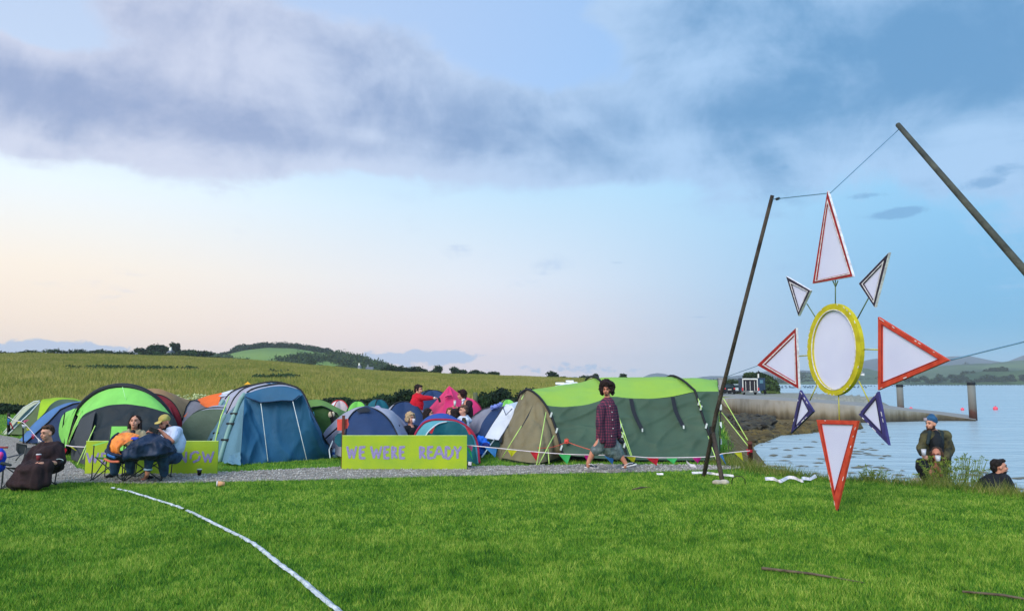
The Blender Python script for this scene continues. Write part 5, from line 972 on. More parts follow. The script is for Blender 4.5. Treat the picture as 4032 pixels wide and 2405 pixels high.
xa,xb=P(2924,1500,108)[0],P(2981,1500,108)[0]; zt=P(2950,1488,108)[2]; xr=P(3018,1500,112)[0]
V=[(xa,108.05,z0+.45),(xb,108.05,z0+.45),(xb,108.05,zt),(xa,108.05,zt),(xa+.9,113,z0+.45),(xr,112.6,z0+.5),(xr,112.6,zt+.05),(xa+.9,113,zt)]
mk('body',V,[(0,1,2,3),(1,5,6,2),(5,4,7,6),(4,0,3,7),(3,2,6,7),(0,4,5,1)],[m_bx],t)
MB().box(((xa+xb)/2,108.0,(z0+zt)/2+.25),(xb-xa-.2,.06,zt-z0-.75)).build('rear_opening',mat('trailer_inner_shade',(34,30,36)),t)  # solid dark box painted as the shaded inside of the trailer
for x in (xa,xb): MB().box((x,107.95,(z0+zt)/2+.1),(.1,.1,zt-z0-.3)).build('frame_post',m_wf,t)
MB().box(((xa+xb)/2,107.95,zt-.14),(xb-xa-.14,.1,.18)).build('frame_header',m_wf,t)
for f in (.2,.5,.8): MB().box((xa+(xb-xa)*f,107.94,(z0+zt)/2),(.05,.06,zt-z0-.9)).build('gate_bar',m_wf,t)
MB().box(((xa+xb)/2,107.93,z0+.42),(xb-xa+.1,.14,.22)).build('tail_board',mat('grey_steel',(110,110,108)),t); MB().box(((xa+xb)/2+.1,107.84,z0+.42),(.5,.03,.13)).build('number_plate',mat('plate_pale',(222,222,210)),t)
for x in (xa-.08,xb+.12): MB().box((x,107.9,z0+.75),(.18,.1,.45)).build('tail_light',mat('tail_light_red',(200,60,64)),t)
wv=np.array([(xb,108.05,0),(xr,112.6,0)]); d=wv[1]-wv[0]; nn_=np.array([d[1],-d[0],0]); nn_/=np.linalg.norm(nn_); wp=[wv[0]+d*.32+[0,0,zt-.75],wv[0]+d*.7+[0,0,zt-.75],wv[0]+d*.7+[0,0,zt-.25],wv[0]+d*.32+[0,0,zt-.25]]; MB().poly(np.array(wp)+nn_*.01,nn_,.04).build('window',mat('pale_glass',(130,166,168)),t)
for x,y in ((xa+.2,108.6),(xb-.1,109),(xr-.6,111.4)): MB().lathe((x,y,z0+.32),[(.34,0),(.34,.22)],16,axis=(1,0,0)).build('wheel',mat('tyre',(24,24,26)),t)
t=thing('channel_marker','white post with dark top standing behind the trailer','marker post',tuple(P(2986,1500,114))); MB().tube([P(2986,1510,114),P(2986,1471,114)],.12,10).build('shaft',m_wf,t); MB().tube([P(2986,1471,114),P(2986,1458,114)],[.16,.05],10).build('top_mark',m_pole,t)
tag(MB().box(P(2839,1520,100)*[1,1,1],(.55,.55,2.0)).box(P(2839,1520,100)+[0,0,1.05],(.66,.66,.12)).build('gate_pillar',mat('pillar_stone',(150,150,148),bump=.5)),'grey stone pillar at the landward end of the pier beside the khaki tent','pillar')
def clump(label,ells,n,size,m,seed,name='bush'):
    cs=[];rs=[]
    for (a,b_,D,rx,rz) in ells: cs.append(P(a,b_,D)); rs.append([U(D,rx),1.2,U(D,rz)])
    return tag(mk(name,*leaves(cs,rs,n,size,seed,.45),m),label,'bush')
clump('dark green hedge behind the parked cars on the pier',[(2850,1513,122,18,14),(2880,1512,122,22,14),(2910,1513,122,18,13),(2925,1520,122,14,18)],5000,.4,m_mid,61,'hedge')
clump('large gorse bush rising behind the livestock trailer',[(2955,1482,124,26,14),(2990,1482,124,24,14),(3015,1495,124,26,18),(3035,1515,123,26,22),(3052,1532,121,14,20),(3020,1530,121,24,20)],9000,.4,m_mid,62)
clump('low grass tussocks in front of the gorse on the pier',[(3030,1545,118,26,5),(2905,1549,119,12,4),(3060,1551,118,12,4)],1500,.25,mat('tussock',(110,132,56),c2=(84,106,46),k=.8),63,'tussock')
# shore plants
def stems(name,label,list_,m,seed,leafn=10,leaf=.05,cat='plant'):
    R=np.random.RandomState(seed); b=MB(); b2=MB(); 
    for (x0,y0_,x1,y1_,D) in list_:
        a=P(x0,y0_,D); a[2]=hz(a[0],a[1]) if abs(a[2])<.6 else a[2]; c=P(x1,y1_,D+R.normal()*.15); m_=(a+c)/2+R.normal(size=3)*.04; pts=cr([a,m_,c],8); b.tube(pts,np.linspace(.008,.003,8),4)
        for k in range(leafn):
            p=pts[R.randint(2,8)]; d=R.normal(size=3); d[2]=abs(d[2])*.9; d/=np.linalg.norm(d); s=leaf*R.uniform(.6,1.4); w=np.cross(d,[0,1,0]); w/=np.linalg.norm(w)+1e-6; b2.add([p,p+d*s*.5+w*s*.11,p+d*s,p+d*s*.5-w*s*.11],[(0,1,2,3)])
    t=thing(name,label,cat,tuple(P(list_[0][0],list_[0][1],list_[0][4]))); b.build('stem',mat('plant_stem',(110,130,66)),t); b2.build('leaves',m,t); return t
R=np.random.RandomState(77); m_lf=grassmat('weed_leaf',[(.3,(70,104,36)),(.6,(132,148,56)),(.8,(170,176,90))],8)
stems('shore_weed','leafy green weed bush in front of the crouching drinker on the bank',[(3715+R.normal()*30,1905,3712+R.normal()*52,R.uniform(1800,1880),13.0) for _ in range(70)],m_lf,1,46,.052)
stems('shore_weed','wispy branching weed leaning right between the two groups on the bank',[(3760+R.normal()*20,1900,3790+R.uniform(0,110),R.uniform(1785,1880),13.1) for _ in range(34)],m_lf,2,34,.045)
stems('shore_weed','small tuft of weeds on the bank just right of the star foot',[(3430+R.normal()*20,1895,3430+R.normal()*36,R.uniform(1830,1880),12.8) for _ in range(26)],m_lf,3,22,.045)
tag(blob('concrete_block',[ell(P(3612,1893,13.2),(.12,.1,.07))],mat('pale_stone',(196,188,170)),None,.015,2,.01,10),'small pale rock by the knees of the crouching drinker','rock')
# ================================================================ people
m_skin=mat('skin',(206,152,126),c2=(190,132,108),scale=6,rough=.55,k=1); m_skin2=mat('skin_ruddy',(196,134,108),c2=(176,112,90),scale=6,rough=.55,k=1)
m_eye=mat('eye_dark',(34,26,24),rough=.3); m_lip=mat('lips',(150,84,76),k=.8)
def hairm(n,c,c2): return mat('hair_'+n,c,c2=c2,scale=30,rough=.8,bump=.8,bscale=60,k=.8)
H_dk=hairm('dark',(48,34,30),(22,16,16)); H_br=hairm('brown',(92,66,48),(52,36,28)); H_bl=hairm('blond',(226,196,150),(176,140,100)); H_gn=hairm('ginger',(150,96,62),(96,56,38)); H_bd=hairm('beard',(96,58,44),(60,38,30))
def RM(yaw,pitch=0.0,roll=0.0):
    """columns: right, forward, up.  yaw 0 faces the camera (-Y), +90 faces image right (+X)"""
    y=math.radians(yaw); f=np.array([math.sin(y),-math.cos(y),0]); r=np.array([-math.cos(y),-math.sin(y),0]); p=math.radians(pitch); u=np.array([0,0,1.])
    f2=f*math.cos(p)-u*math.sin(p)*-1*-1 if False else f*math.cos(p)+u*math.sin(p)*1.0; u2=u*math.cos(p)-f*math.sin(p); q=math.radians(roll); r2=r*math.cos(q)+u2*math.sin(q); u3=np.cross(r2,f2)*-1; u3=u3 if u3@u2>0 else -u3
    return np.stack([r2,f2,u3],1)
def RV(c,yaw,pitch=0.0):
    return RM(yaw-math.degrees(math.atan2(c[0],c[1])),pitch)
def head_prims(c,R,s=1.0,neck=None):
    L_=lambda x,y,z: np.array(c)+R@(np.array([x,y,z])*s)
    pr=[ell(L_(0,-.01,.03),(.075*s,.092*s,.092*s),R),ell(L_(0,.022,-.04),(.056*s,.062*s,.07*s),R),ell(L_(0,.052,-.088),(.026*s,.024*s,.022*s),R),cap(L_(0,.082,.012),L_(0,.104,-.028),.009*s,.013*s),
        ell(L_(0,.075,.035),(.045*s,.018*s,.012*s),R),ell(L_(.03,.062,-.03),(.024*s,.022*s,.024*s),R),ell(L_(-.03,.062,-.03),(.024*s,.022*s,.024*s),R),ell(L_(0,.083,-.058),(.022*s,.012*s,.010*s),R)]
    for e in (-1,1): pr+=[ell(L_(e*.078,-.005,-.005),(.010*s,.020*s,.030*s),R)]
    if neck is not None: pr.append(cap(L_(0,-.02,-.07),neck,.050*s,.058*s))
    return pr,L_
def face(body,L_,s=1.0,R=None,brow=None):
    b=MB()
    for e in (-1,1): b.add(*_ico(L_(e*.031,.082,.010),(.0085*s,)*3))
    b.build('eyes',m_eye,body,True); MB().add(*_ico(L_(0,.093,-.060),(.021*s,.006*s,.006*s),R)).build('mouth',m_lip,body,True)
    b=MB()
    for e in (-1,1): b.tube([L_(e*.014,.092,.030),L_(e*.032,.089,.036),L_(e*.050,.074,.028)],.0042*s,6)
    b.build('eyebrows',brow or H_dk,body,True)
def hand_prims(wrist,d,up,curl=.5,s=1.0,side=1):
    """palm, four curled unequal fingers and a thumb leaving the side of the palm"""
    d=np.array(d,float); d/=np.linalg.norm(d); up=np.array(up,float); up-=d*(up@d); up/=np.linalg.norm(up); sd=np.cross(d,up)*side; w=np.array(wrist,float); pr=[cap(w-d*.01,w+d*.02,.026*s,.028*s)]
    pc=w+d*.055*s
    for k in range(4):
        o=(k-1.5)*.021*s; b=w+d*.085*s+sd*o; ln=[.036,.042,.039,.030][k]*s; a1=curl*.9; a2=curl*2.2; pr.append(cap(w+d*.02*s+sd*o*.6,b,.016*s,.012*s))
        p1=b+(d*math.cos(a1)-up*math.sin(a1))*ln; p2=p1+(d*math.cos(a2)-up*math.sin(a2))*ln*.85; pr+=[cap(b,p1,.0095*s,.0088*s),cap(p1,p2,.0088*s,.0075*s)]
    t0=w+d*.025*s+sd*.026*s; t1=t0+(d*.7+sd*.8-up*.2)*.034*s; t2=t1+(d*.9+sd*.1-up*.5)*.03*s; pr+=[cap(t0,t1,.013*s,.011*s),cap(t1,t2,.011*s,.009*s)]
    return pr
def person(label,D,a,cat='person'): return thing('person',label,cat,(P(a,1500,D)[0],D,0))
# ---------------- walking man
D=14.1; X_=lambda a,b_,d=0.0: P(a,b_,D+d); t=person('curly haired man in a plaid shirt and grey shorts walking along the path',D,2390)
hc=X_(2389,1534); R=RV(hc,-14,-4); hp,L_=head_prims(hc,R,1.06,X_(2392,1585))
hipL,hipR=X_(2372,1735,-.06),X_(2402,1735,.08); kL,aL=X_(2338,1772,-.05),X_(2316,1822,-.02); kR,aR=X_(2434,1778,.05),X_(2465,1826,.0)
prims=hp+[cap(X_(2390,1600),X_(2388,1735),.13,.14)]+chain([hipL,kL,aL],[.10,.062,.040])+chain([hipR,kR,aR],[.10,.062,.040])+[ell(X_(2331,1790,.0),(.05,.06,.09)),ell(X_(2448,1796,.06),(.05,.06,.09))]
shL,shR=X_(2366,1606,-.18),X_(2414,1606,.16); elL,wrL=X_(2360,1672,-.22),X_(2372,1733,-.20); elR,wrR=X_(2428,1670,.16),X_(2437,1724,.10)
prims+=chain([shL,elL,wrL],[.058,.045,.032])+chain([shR,elR,wrR],[.058,.045,.032])+hand_prims(wrL+[.01,.03,.05],(.1,0,-1),(0,-1,.0),.9,.75)+hand_prims(wrR,(.1,-.1,-1),(0,-1,0),.9,side=-1)+[cap(aL,X_(2316,1834,0),.038),cap(aR,X_(2462,1836,0),.038)]
body=blob('body',prims,m_skin2,t,.011,2); face(body,L_,1.06,R)
# plaid shirt
mp_=bpy.data.materials.new('plaid'); nt,N,L=nodes(mp_); b=N['Principled BSDF']; b.inputs['Roughness'].default_value=.85; tcn=N.new('ShaderNodeTexCoord'); sp=N.new('ShaderNodeSeparateXYZ'); L.new(tcn.outputs['Object'],sp.inputs[0])
def stripe(v,f,ph=0.0): return SS(M('SINE',M('MULTIPLY',M('ADD',v,ph),f)),-.3,.5)
n_=nz_(9,4,tcn.outputs['Object']); zz=M('ADD',sp.outputs[2],M('MULTIPLY',n_,.03)); xx=M('ADD',M('ADD',sp.outputs[0],M('MULTIPLY',sp.outputs[1],.8)),M('MULTIPLY',n_,.03))
pl=M('MULTIPLY',M('ADD',stripe(zz,120),stripe(xx,120)),.5); L.new(RAMP(pl,[(0,(34,22,46)),(.5,(76,32,58)),(1,(122,44,70))]),b.inputs['Base Color'])
sh=chain([X_(2392,1592),X_(2388,1640),X_(2388,1700),X_(2388,1736)],[.15,.195,.205,.20])+[cap(X_(2366,1604,-.12),X_(2412,1604,.12),.085,.08),cap(X_(2390,1582),X_(2391,1600),.075,.1)]+chain([shL,elL,X_(2371,1734,-.2)],[.088,.078,.060])+chain([shR,elR,X_(2436,1716,.1)],[.085,.07,.055])
blob('shirt',sh,mp_,t,.014,4,.010,7)
so_=[];
for q,(a,b_) in enumerate(((2402,1598),(2410,1622),(2412,1652),(2414,1686),(2408,1716))): so_.append(X_(a,b_,-.205))
bt=MB(); [bt.add(*_ico(p,(.011,)*3,None,1)) for p in so_]; bt.build('buttons',m_wht,t,True)
m_short=mat('washed_denim_grey',(128,142,144),c2=(80,94,98),scale=9,k=.85,bump=.6)
blob('shorts',[cap(X_(2388,1728),X_(2389,1748),.165,.17)]+chain([X_(2376,1742,-.06),X_(2358,1762,-.05),X_(2344,1774,-.05)],[.125,.115,.10])+chain([X_(2402,1742,.06),X_(2420,1766,.05),X_(2431,1786,.05)],[.14,.14,.125])+[cap(X_(2390,1752),X_(2402,1774,.02),.16,.13)],m_short,t,.014,2,.012,12)
m_shoe=mat('shoe_navy',(44,52,66),rough=.7); 
def shoe(p,yaw,pitch,m,l=.27,sole=m_wht,par=None,h=.085):
    y=math.radians(yaw); f=np.array([math.sin(y)*math.cos(pitch),-math.cos(y)*math.cos(pitch),math.sin(pitch)]); up=np.array([-math.sin(y)*math.sin(pitch),math.cos(y)*math.sin(pitch),math.cos(pitch)]); p=np.array(p,float)
    s=blob('shoe',[ell(p-f*l*.22+up*.045,(.042,.042,.05)),cap(p-f*l*.3+up*.035,p+f*l*.15+up*.035,.036,.038),cap(p+f*l*.1+up*.03,p+f*l*.34+up*.028,.042,.032)],m,par,.010,2)
    if sole is not None:
        sd=np.cross(f,up); o=[]
        for k in range(14): a=2*math.pi*k/14; o.append(p+f*(math.cos(a)*l*.5+.01)+sd*math.sin(a)*.045)
        MB().poly(o,up,.022).build('sole',sole,s); 
    return s
s1=shoe(G(2327,1842,.0)+[0,0,.0],78,-.05,m_shoe,.28,par=t); s2=shoe(X_(2476,1835,0),80,.22,m_shoe,.29,par=t)
for (x0,y0_,x1,y1_) in ((2318,1826,2343,1835),(2458,1832,2492,1822)): line('side_stripe',px((x0,y0_,D-.075),((x0+x1)/2,(y0_+y1_)/2-3,D-.085),(x1,y1_,D-.08)),.006,m_wht,s1 if x0<2400 else s2)
RR=np.random.RandomState(4); hr=[ell(L_(0,-.03,.07),(.115,.12,.11),R)]
for _ in range(90):
    v=RR.normal(size=3); v/=np.linalg.norm(v); v[2]=v[2]*.9+.12
    if v[1]>.30 and v[2]<.42: continue
    hr.append(ell(L_(v[0]*.122,v[1]*.11-.03,v[2]*.122+.045),(.034,)*3))
for e in (-1,1):
    for _ in range(14): hr.append(ell(L_(e*RR.uniform(.085,.12),RR.uniform(-.08,.03),RR.uniform(-.085,.05)),(.034,)*3))
blob('hair',hr,hairm('curly',(54,34,32),(24,14,16)),t,.012,1,.014,32,(1,1,1)); blob('stubble',[ell(L_(0,.05,-.085),(.034,.028,.024),R),ell(L_(0,.098,-.044),(.02,.008,.006),R)],H_dk,t,.008,2)
k_=thing('jacket_bundle','dark bundle held low in the walking man\'s far hand','bundle',tuple(X_(2446,1735,.1))); blob('bundle_cloth',[cap(X_(2438,1732,.1),X_(2450,1742,.12),.045,.03)],m_band,k_,.014,2,.01,20)
# ---------------- camp chair
m_tube=mat('chair_steel',(52,58,60),rough=.5); m_cfab=fab('chair_dark',(34,46,52),trans=0)
def camp_chair(label,c,yaw,fabm,w=.56,sh_=.40,back=.82,grp='folding camp chairs',arm=.60):
    t=thing('camp_chair',label,'chair',tuple(c),grp); R=RM(yaw); W_=lambda x,y,z: np.array(c,float)+R@np.array([x,y,z]); h=w/2
    surf('seat',[[W_(-h,.24,sh_),W_(h,.24,sh_)],[W_(-h*.9,0,sh_-.06),W_(h*.9,0,sh_-.06)],[W_(-h,-.22,sh_-.02),W_(h,-.22,sh_-.02)]],fabm,t,nu=10,nv=4,sag=.03)
    surf('backrest',[[W_(-h,-.22,sh_),W_(h,-.22,sh_)],[W_(-h,-.30,(sh_+back)/2),W_(h,-.30,(sh_+back)/2)],[W_(-h,-.34,back),W_(h,-.34,back)]],fabm,t,nu=10,nv=4,wr=.01)
    for e in (-1,1):
        line('leg',[W_(e*h,.26,0.01),W_(-e*h*.9,.22,sh_)],.010,m_tube,t,6,False); line('leg',[W_(e*h,-.24,0.01),W_(-e*h*.9,-.22,sh_)],.010,m_tube,t,6,False)
        line('leg',[W_(e*h,.26,0.01),W_(e*h,-.24,sh_-.05)],.010,m_tube,t,6,False); line('back_post',[W_(e*h,-.2,0.02),W_(e*h,-.34,back)],.011,m_tube,t,6,False); line('arm_post',[W_(e*h,.26,.02),W_(e*h,.24,arm)],.011,m_tube,t,6,False)
        surf('armrest',[[W_(e*h-.035,-.28,arm+.03),W_(e*h-.035,.26,arm)],[W_(e*h+.035,-.28,arm+.03),W_(e*h+.035,.26,arm)]],fabm,t,nu=8,nv=2,sag=.015)
        for p in (W_(e*h,.26,0.012),W_(e*h,-.24,.012)): MB().lathe(p-[0,0,.012],[(.022,0),(.018,.03)],8).build('foot_cap',m_pole,t)
    return t
# ---------------- man in the brown blanket (far left)
D=11.9; X_=lambda a,b_,d=0.0: P(a,b_,D+d); c=G(150,1905); camp_chair('dark camp chair under the man wrapped in the brown blanket',(c[0]+.1,12.05,0),4,m_cfab,.56,.34,.60,arm=.48)
surf('x',[[0,0,0]],m_cfab) if False else None
ex=thing('spare_chair','dark folded chair corner with pale piping behind the blanketed man','chair',tuple(X_(82,1800,.7)),None)
MB().poly(px((66,1745,12.6),(102,1752,12.6),(104,1780,12.6),(80,1792,12.6),(66,1770,12.6)),(0,1,0),.03).build('backrest',m_cfab,ex); line('piping',px((104,1752,12.57),(66,1744,12.57),(65,1770,12.57),(79,1792,12.57)),.008,m_tube,ex); line('leg',px((79,1792,12.57),(62,1812,12.57)),.01,m_tube,ex); line('leg',[P(100,1790,12.6),G(96,1880)],.01,m_tube,ex)
t=person('short haired young man wrapped in a dark brown blanket on a camp chair',D,150); hc=X_(185,1706); R=RV(hc,-52,-4); hp,L_=head_prims(hc,R,1.0,X_(193,1742,.05))
wr=X_(168,1824,-.36); prims=hp+[cap(X_(192,1768),X_(180,1840),.08,.10)]+chain([X_(225,1765,-.02),X_(226,1822,-.14),wr],[.05,.042,.03])+chain([X_(160,1765,.05),X_(140,1810,-.1),X_(150,1830,-.28)],[.05,.042,.03])+hand_prims(wr,(-1,-.1,.15),(0,-.3,1),.9)+chain([X_(175,1850),X_(130,1850,-.35),X_(125,1905,-.4)],[.08,.06,.04])+chain([X_(190,1850),X_(170,1850,-.35),X_(165,1905,-.4)],[.08,.06,.04])
body=blob('body',prims,m_skin,t,.011,2); face(body,L_,1.0,R,H_br); blob('hair',[ell(L_(0,-.03,.066),(.080,.088,.076),R),ell(L_(0,-.06,.03),(.076,.06,.075),R),ell(L_(0,.035,.098),(.062,.05,.034),R)],H_br,t,.010,1,.006,40,(1,1,1))
m_blk2=mat('brown_blanket',(62,44,46),c2=(38,26,30),scale=5,k=.75,rough=.95,bump=.4,bscale=40)
bl=[cap(X_(165,1768,.05),X_(222,1764,.05),.12,.12),ell(X_(194,1755,.05),(.13,.12,.07)),cap(X_(232,1775,.03),X_(236,1815,-.05),.09,.08),cap(X_(150,1780,.05),X_(110,1822,-.05),.13,.10),ell(X_(185,1800,.0),(.24,.2,.2)),
    cap(X_(110,1835,-.1),X_(180,1838,-.3),.10,.13),ell(X_(140,1845,-.25),(.28,.24,.13)),ell(X_(205,1838,.0),(.16,.2,.12)),
    ell(X_(125,1880,-.3),(.30,.17,.20)),ell(X_(110,1902,-.32),(.34,.16,.10)),cap(X_(95,1850,-.25),X_(62,1902,-.3),.10,.11),cap(X_(120,1850,-.3),X_(100,1900,-.35),.13,.12),cap(X_(155,1850,-.35),X_(145,1900,-.4),.13,.12),cap(X_(182,1852,-.3),X_(178,1898,-.35),.09,.08),cap(X_(80,1890,-.3),X_(45,1912,-.32),.07,.05)]
bl+=[cap(X_(225,1768,-.02),X_(226,1822,-.12),.095,.085),cap(X_(226,1822,-.12),X_(196,1826,-.25),.075,.05),cap(X_(182,1756,.02),X_(206,1754,.05),.07,.075),cap(X_(205,1780,-.08),X_(160,1795,-.1),.12,.12)]
blob('blanket',bl,m_blk2,t,.016,4,.02,7,(1.5,1.2,.22))
cup('coffee_cup','dark red takeaway cup with white lid held by the blanketed man',X_(151,1812,-.42),.085,.034,mat('cup_maroon',(120,40,48)),m_wht)
t=thing('chair_arm','padded dark oval chair arm with pale rim beside the brown blanket','chair arm',tuple(X_(228,1820,-.1))); blob('pad',[ell(X_(228,1818,-.12),(.085,.05,.042))],m_cfab,t,.012,2); line('rim',[X_(228,1818,-.17)+np.array([.088*math.cos(a),0,.046*math.sin(a)+.03*math.cos(a)*.3]) for a in np.linspace(.2,3.6,14)],.006,mat('pale_rim',(150,166,168)),t)
# left edge bundle
t=thing('camp_chair','camp chair with a bright blue and pink blanket cut by the left picture edge','chair',tuple(G(-10,1915))); blob('blanket',[ell(P(-6,1800,11.6),(.1,.12,.16)),ell(P(-4,1835,11.6),(.09,.12,.1))],fab('blanket_blue',(28,76,210),trans=0,k=1),t,.014,2,.02,10); blob('blanket_patch',[ell(P(3,1790,11.47),(.04,.04,.05)),ell(P(-4,1803,11.47),(.05,.04,.04))],fab('blanket_pink',(240,70,150),trans=0),t,.012,2); line('armrest',px((-20,1760,11.5),(31,1761,11.5)),.014,mat('red_arm',(150,60,54)),t)
blob('arm_pad',[cap(P(8,1823,11.5),P(42,1830,11.5),.03,.02)],m_cfab,t,.01,2); line('leg',[P(14,1825,11.5),G(10,1900)],.011,m_tube,t); line('leg',[P(-20,1825,11.5),G(-14,1900)],.011,m_tube,t)
# ---------------- seated couple
camp_chair('camp chair with bright mint backrest under the seated woman',(G(515,1868)[0]+.02,13.05,0),4,F_['mint'],.50,.40,P(515,1679,13.3)[2]-.0)
camp_chair('dark camp chair under the man in the yellow cap',(G(655,1868)[0],13.0,0),6,m_cfab,.60,.40,.66,arm=.54)
D=12.75; X_=lambda a,b_,d=0.0: P(a,b_,D+d)
t=person('long haired woman in a beige jacket sitting with her chin raised',D,525); hc=X_(531,1662,.15); R=RV(hc,-14,12); hp,L_=head_prims(hc,R,1.0,X_(528,1700,.2))
hw_=X_(468,1786,-.42); prims=hp+[cap(X_(527,1722,.2),X_(515,1800,.15),.09,.11)]+chain([X_(490,1712,.15),X_(462,1755,-.05),hw_],[.05,.04,.028])+chain([X_(560,1712,.15),X_(575,1750,.0),X_(560,1775,-.3)],[.05,.04,.028])+hand_prims(hw_,(.8,-.2,-.25),(0,-.4,1),.35)
prims+=chain([X_(500,1798,.1),X_(455,1800,-.35),X_(450,1862,-.30)],[.09,.065,.042])+chain([X_(525,1798,.1),X_(512,1800,-.35),X_(512,1858,-.25)],[.09,.065,.042])
body=blob('body',prims,m_skin,t,.011,2); face(body,L_,1.0,R)
blob('hair',[ell(L_(0,-.045,.055),(.088,.085,.085),R),cap(L_(.082,-.03,.03),L_(.088,-.02,-.11),.030,.032),cap(L_(-.082,-.03,.03),L_(-.088,-.02,-.11),.030,.032),cap(L_(0,-.09,0),L_(0,-.08,-.12),.07,.05),cap(L_(-.03,.045,.105),L_(-.07,.02,.06),.018),cap(L_(.03,.045,.105),L_(.07,.02,.06),.018)],H_dk,t,.011,1,.007,30,(1,1,1))
m_jk=mat('jacket_beige',(186,172,136),c2=(150,136,104),scale=6,k=.8,bump=.6)
blob('jacket',[cap(X_(494,1712,.15),X_(560,1712,.15),.085,.085),ell(X_(527,1735,.17),(.19,.14,.15)),cap(X_(490,1714,.13),X_(464,1752,-.02),.075,.065),cap(X_(560,1714,.13),X_(574,1748,.0),.075,.065),cap(X_(508,1694,.1),X_(514,1712,.05),.03),cap(X_(550,1694,.1),X_(541,1712,.05),.03)],m_jk,t,.013,3,.014,10)
blob('top',[ell(X_(524,1706,.09),(.05,.05,.07))],m_band,t,.012,2)
m_jean=mat('blue_jeans',(52,84,116),c2=(34,56,84),scale=8,k=.8,bump=.5)
blob('trousers',chain([X_(500,1800,.1),X_(455,1800,-.35),X_(450,1856,-.30)],[.11,.09,.075])+chain([X_(525,1800,.1),X_(512,1800,-.35),X_(513,1852,-.25)],[.11,.085,.07]),m_jean,t,.014,3,.012,9)
m_bsh=mat('shoe_black',(28,28,32),rough=.6)
shoe(G(441,1880),-28,0,m_bsh,.27,None,t); shoe(G(503,1874),-42,0,m_bsh,.27,None,t)
# man in cap
t=person('bearded man in a yellow cap and white top looking at his phone',D,660); hc=X_(647,1662,.1); R=RV(hc,-48,-24); hp,L_=head_prims(hc,R,1.04,X_(668,1690,.2)); wl_=X_(617,1697,-.15); wr2=X_(607,1702,-.22); el_=X_(678,1737,-.12)
prims=hp+[cap(X_(678,1710,.2),X_(680,1785,.15),.09,.11)]+chain([X_(694,1698,.05),el_,X_(628,1693,-.18)],[.055,.045,.03])+chain([X_(655,1700,.25),X_(640,1740,.0),wr2],[.055,.045,.03])+hand_prims(X_(628,1693,-.18),(-1,-.1,.05),(0,-.2,1),.6)+hand_prims(wr2,(-.7,-.1,.25),(.2,-.3,1),.8)
prims+=chain([X_(670,1800,.1),X_(588,1790,-.40),X_(581,1862,-.35)],[.10,.068,.04])+chain([X_(690,1800,.1),X_(640,1792,-.30),X_(646,1862,-.1)],[.10,.068,.045])+[cap(X_(580,1866,-.35),G(571,1888)+[0,.02,.035],.035,.032),ell(G(566,1893)+[0,0,.03],(.05,.06,.022))]
body=blob('body',prims,m_skin2,t,.011,2); face(body,L_,1.04,R)
blob('beard',[ell(L_(0,.04,-.088),(.05,.045,.035),R),ell(L_(0,.098,-.045),(.026,.010,.008),R),ell(L_(.05,.01,-.06),(.02,.04,.035),R),ell(L_(-.05,.01,-.06),(.02,.04,.035),R)],H_dk,t,.009,2,.004,40)
cp=blob('cap',[ell(L_(0,-.015,.062),(.087,.10,.072),R),ell(L_(0,-.05,.035),(.083,.07,.06),R),ell(L_(.0,.115,.052),(.07,.062,.012),R)],mat('cap_mustard',(206,186,104),c2=(178,158,84),scale=8,k=.85),t,.010,2)
m_wt=mat('tee_white',(204,214,234),c2=(180,194,222),scale=4,k=.9,bump=.4)
blob('shirt',[cap(X_(664,1698,.22),X_(696,1702,.12),.095,.105),ell(X_(684,1730,.18),(.18,.16,.2)),cap(X_(690,1740,.15),X_(688,1760,.12),.17,.16),cap(X_(695,1700,.06),X_(685,1726,-.06),.088,.080),cap(X_(655,1703,.22),X_(645,1728,.08),.075,.07),cap(X_(664,1688,.12),X_(684,1690,.14),.05)],m_wt,t,.013,3,.016,8)
blob('trousers',chain([X_(670,1800,.1),X_(590,1790,-.40),X_(583,1846,-.36)],[.12,.09,.062])+chain([X_(690,1800,.1),X_(640,1792,-.30),X_(646,1862,-.1)],[.12,.09,.07]),m_jean,t,.014,3,.01,9); MB().tube([X_(583,1843,-.36),X_(582,1850,-.36)],.066,12).build('trouser_cuff',mat('denim_cuff',(150,176,196)),t,True)
s=blob('sandal',[ell(G(576,1886)+[0,.01,.05],(.055,.05,.035)),ell(G(590,1886)+[0,.02,.03],(.06,.045,.03))],m_bsh,t,.012,2)
ph=thing('phone','black phone held up by the man in the yellow cap','phone',tuple(X_(604,1694,-.26))); MB().box(X_(606,1693,-.27),(.15,.02,.075),tilt=.35).build('case',m_bsh,ph); MB().box(X_(606,1693,-.283),(.13,.006,.06),tilt=.35).build('screen',mat('phone_screen',(30,34,40),rough=.15),ph)
# sleeping bags
m_navy=mat('sleeping_bag_navy',(32,54,84),c2=(20,36,60),scale=4,rough=.55,k=.85,bump=.5,bscale=12); m_org=mat('sleeping_bag_orange',(238,146,62),c2=(216,112,40),scale=4,rough=.55,k=.95,bump=.5,bscale=12)
t=thing('sleeping_bag','dark navy sleeping bag with orange lining spread over the couple\'s laps','sleeping bag',tuple(X_(560,1800,-.3)*[1,1,0]))
blob('shell',[cap(X_(436,1788,-.42),X_(500,1798,-.45),.07,.085),cap(X_(500,1790,-.4),X_(580,1775,-.42),.10,.12),cap(X_(560,1775,-.38),X_(640,1765,-.36),.12,.13),cap(X_(615,1728,-.2),X_(648,1750,-.22),.08,.11),cap(X_(600,1722,-.2),X_(560,1748,-.32),.06,.09),cap(X_(640,1768,-.3),X_(672,1772,-.1),.11,.09),ell(X_(610,1786,-.38),(.22,.12,.08)),cap(X_(424,1775,-.4),X_(434,1757,-.3),.05,.03)],m_navy,t,.014,2,.022,13,(1.3,1,.6))
def drape(name,cs,m,**k):
    o=surf(name,[px(*c) for c in cs],m,t,**k); return o
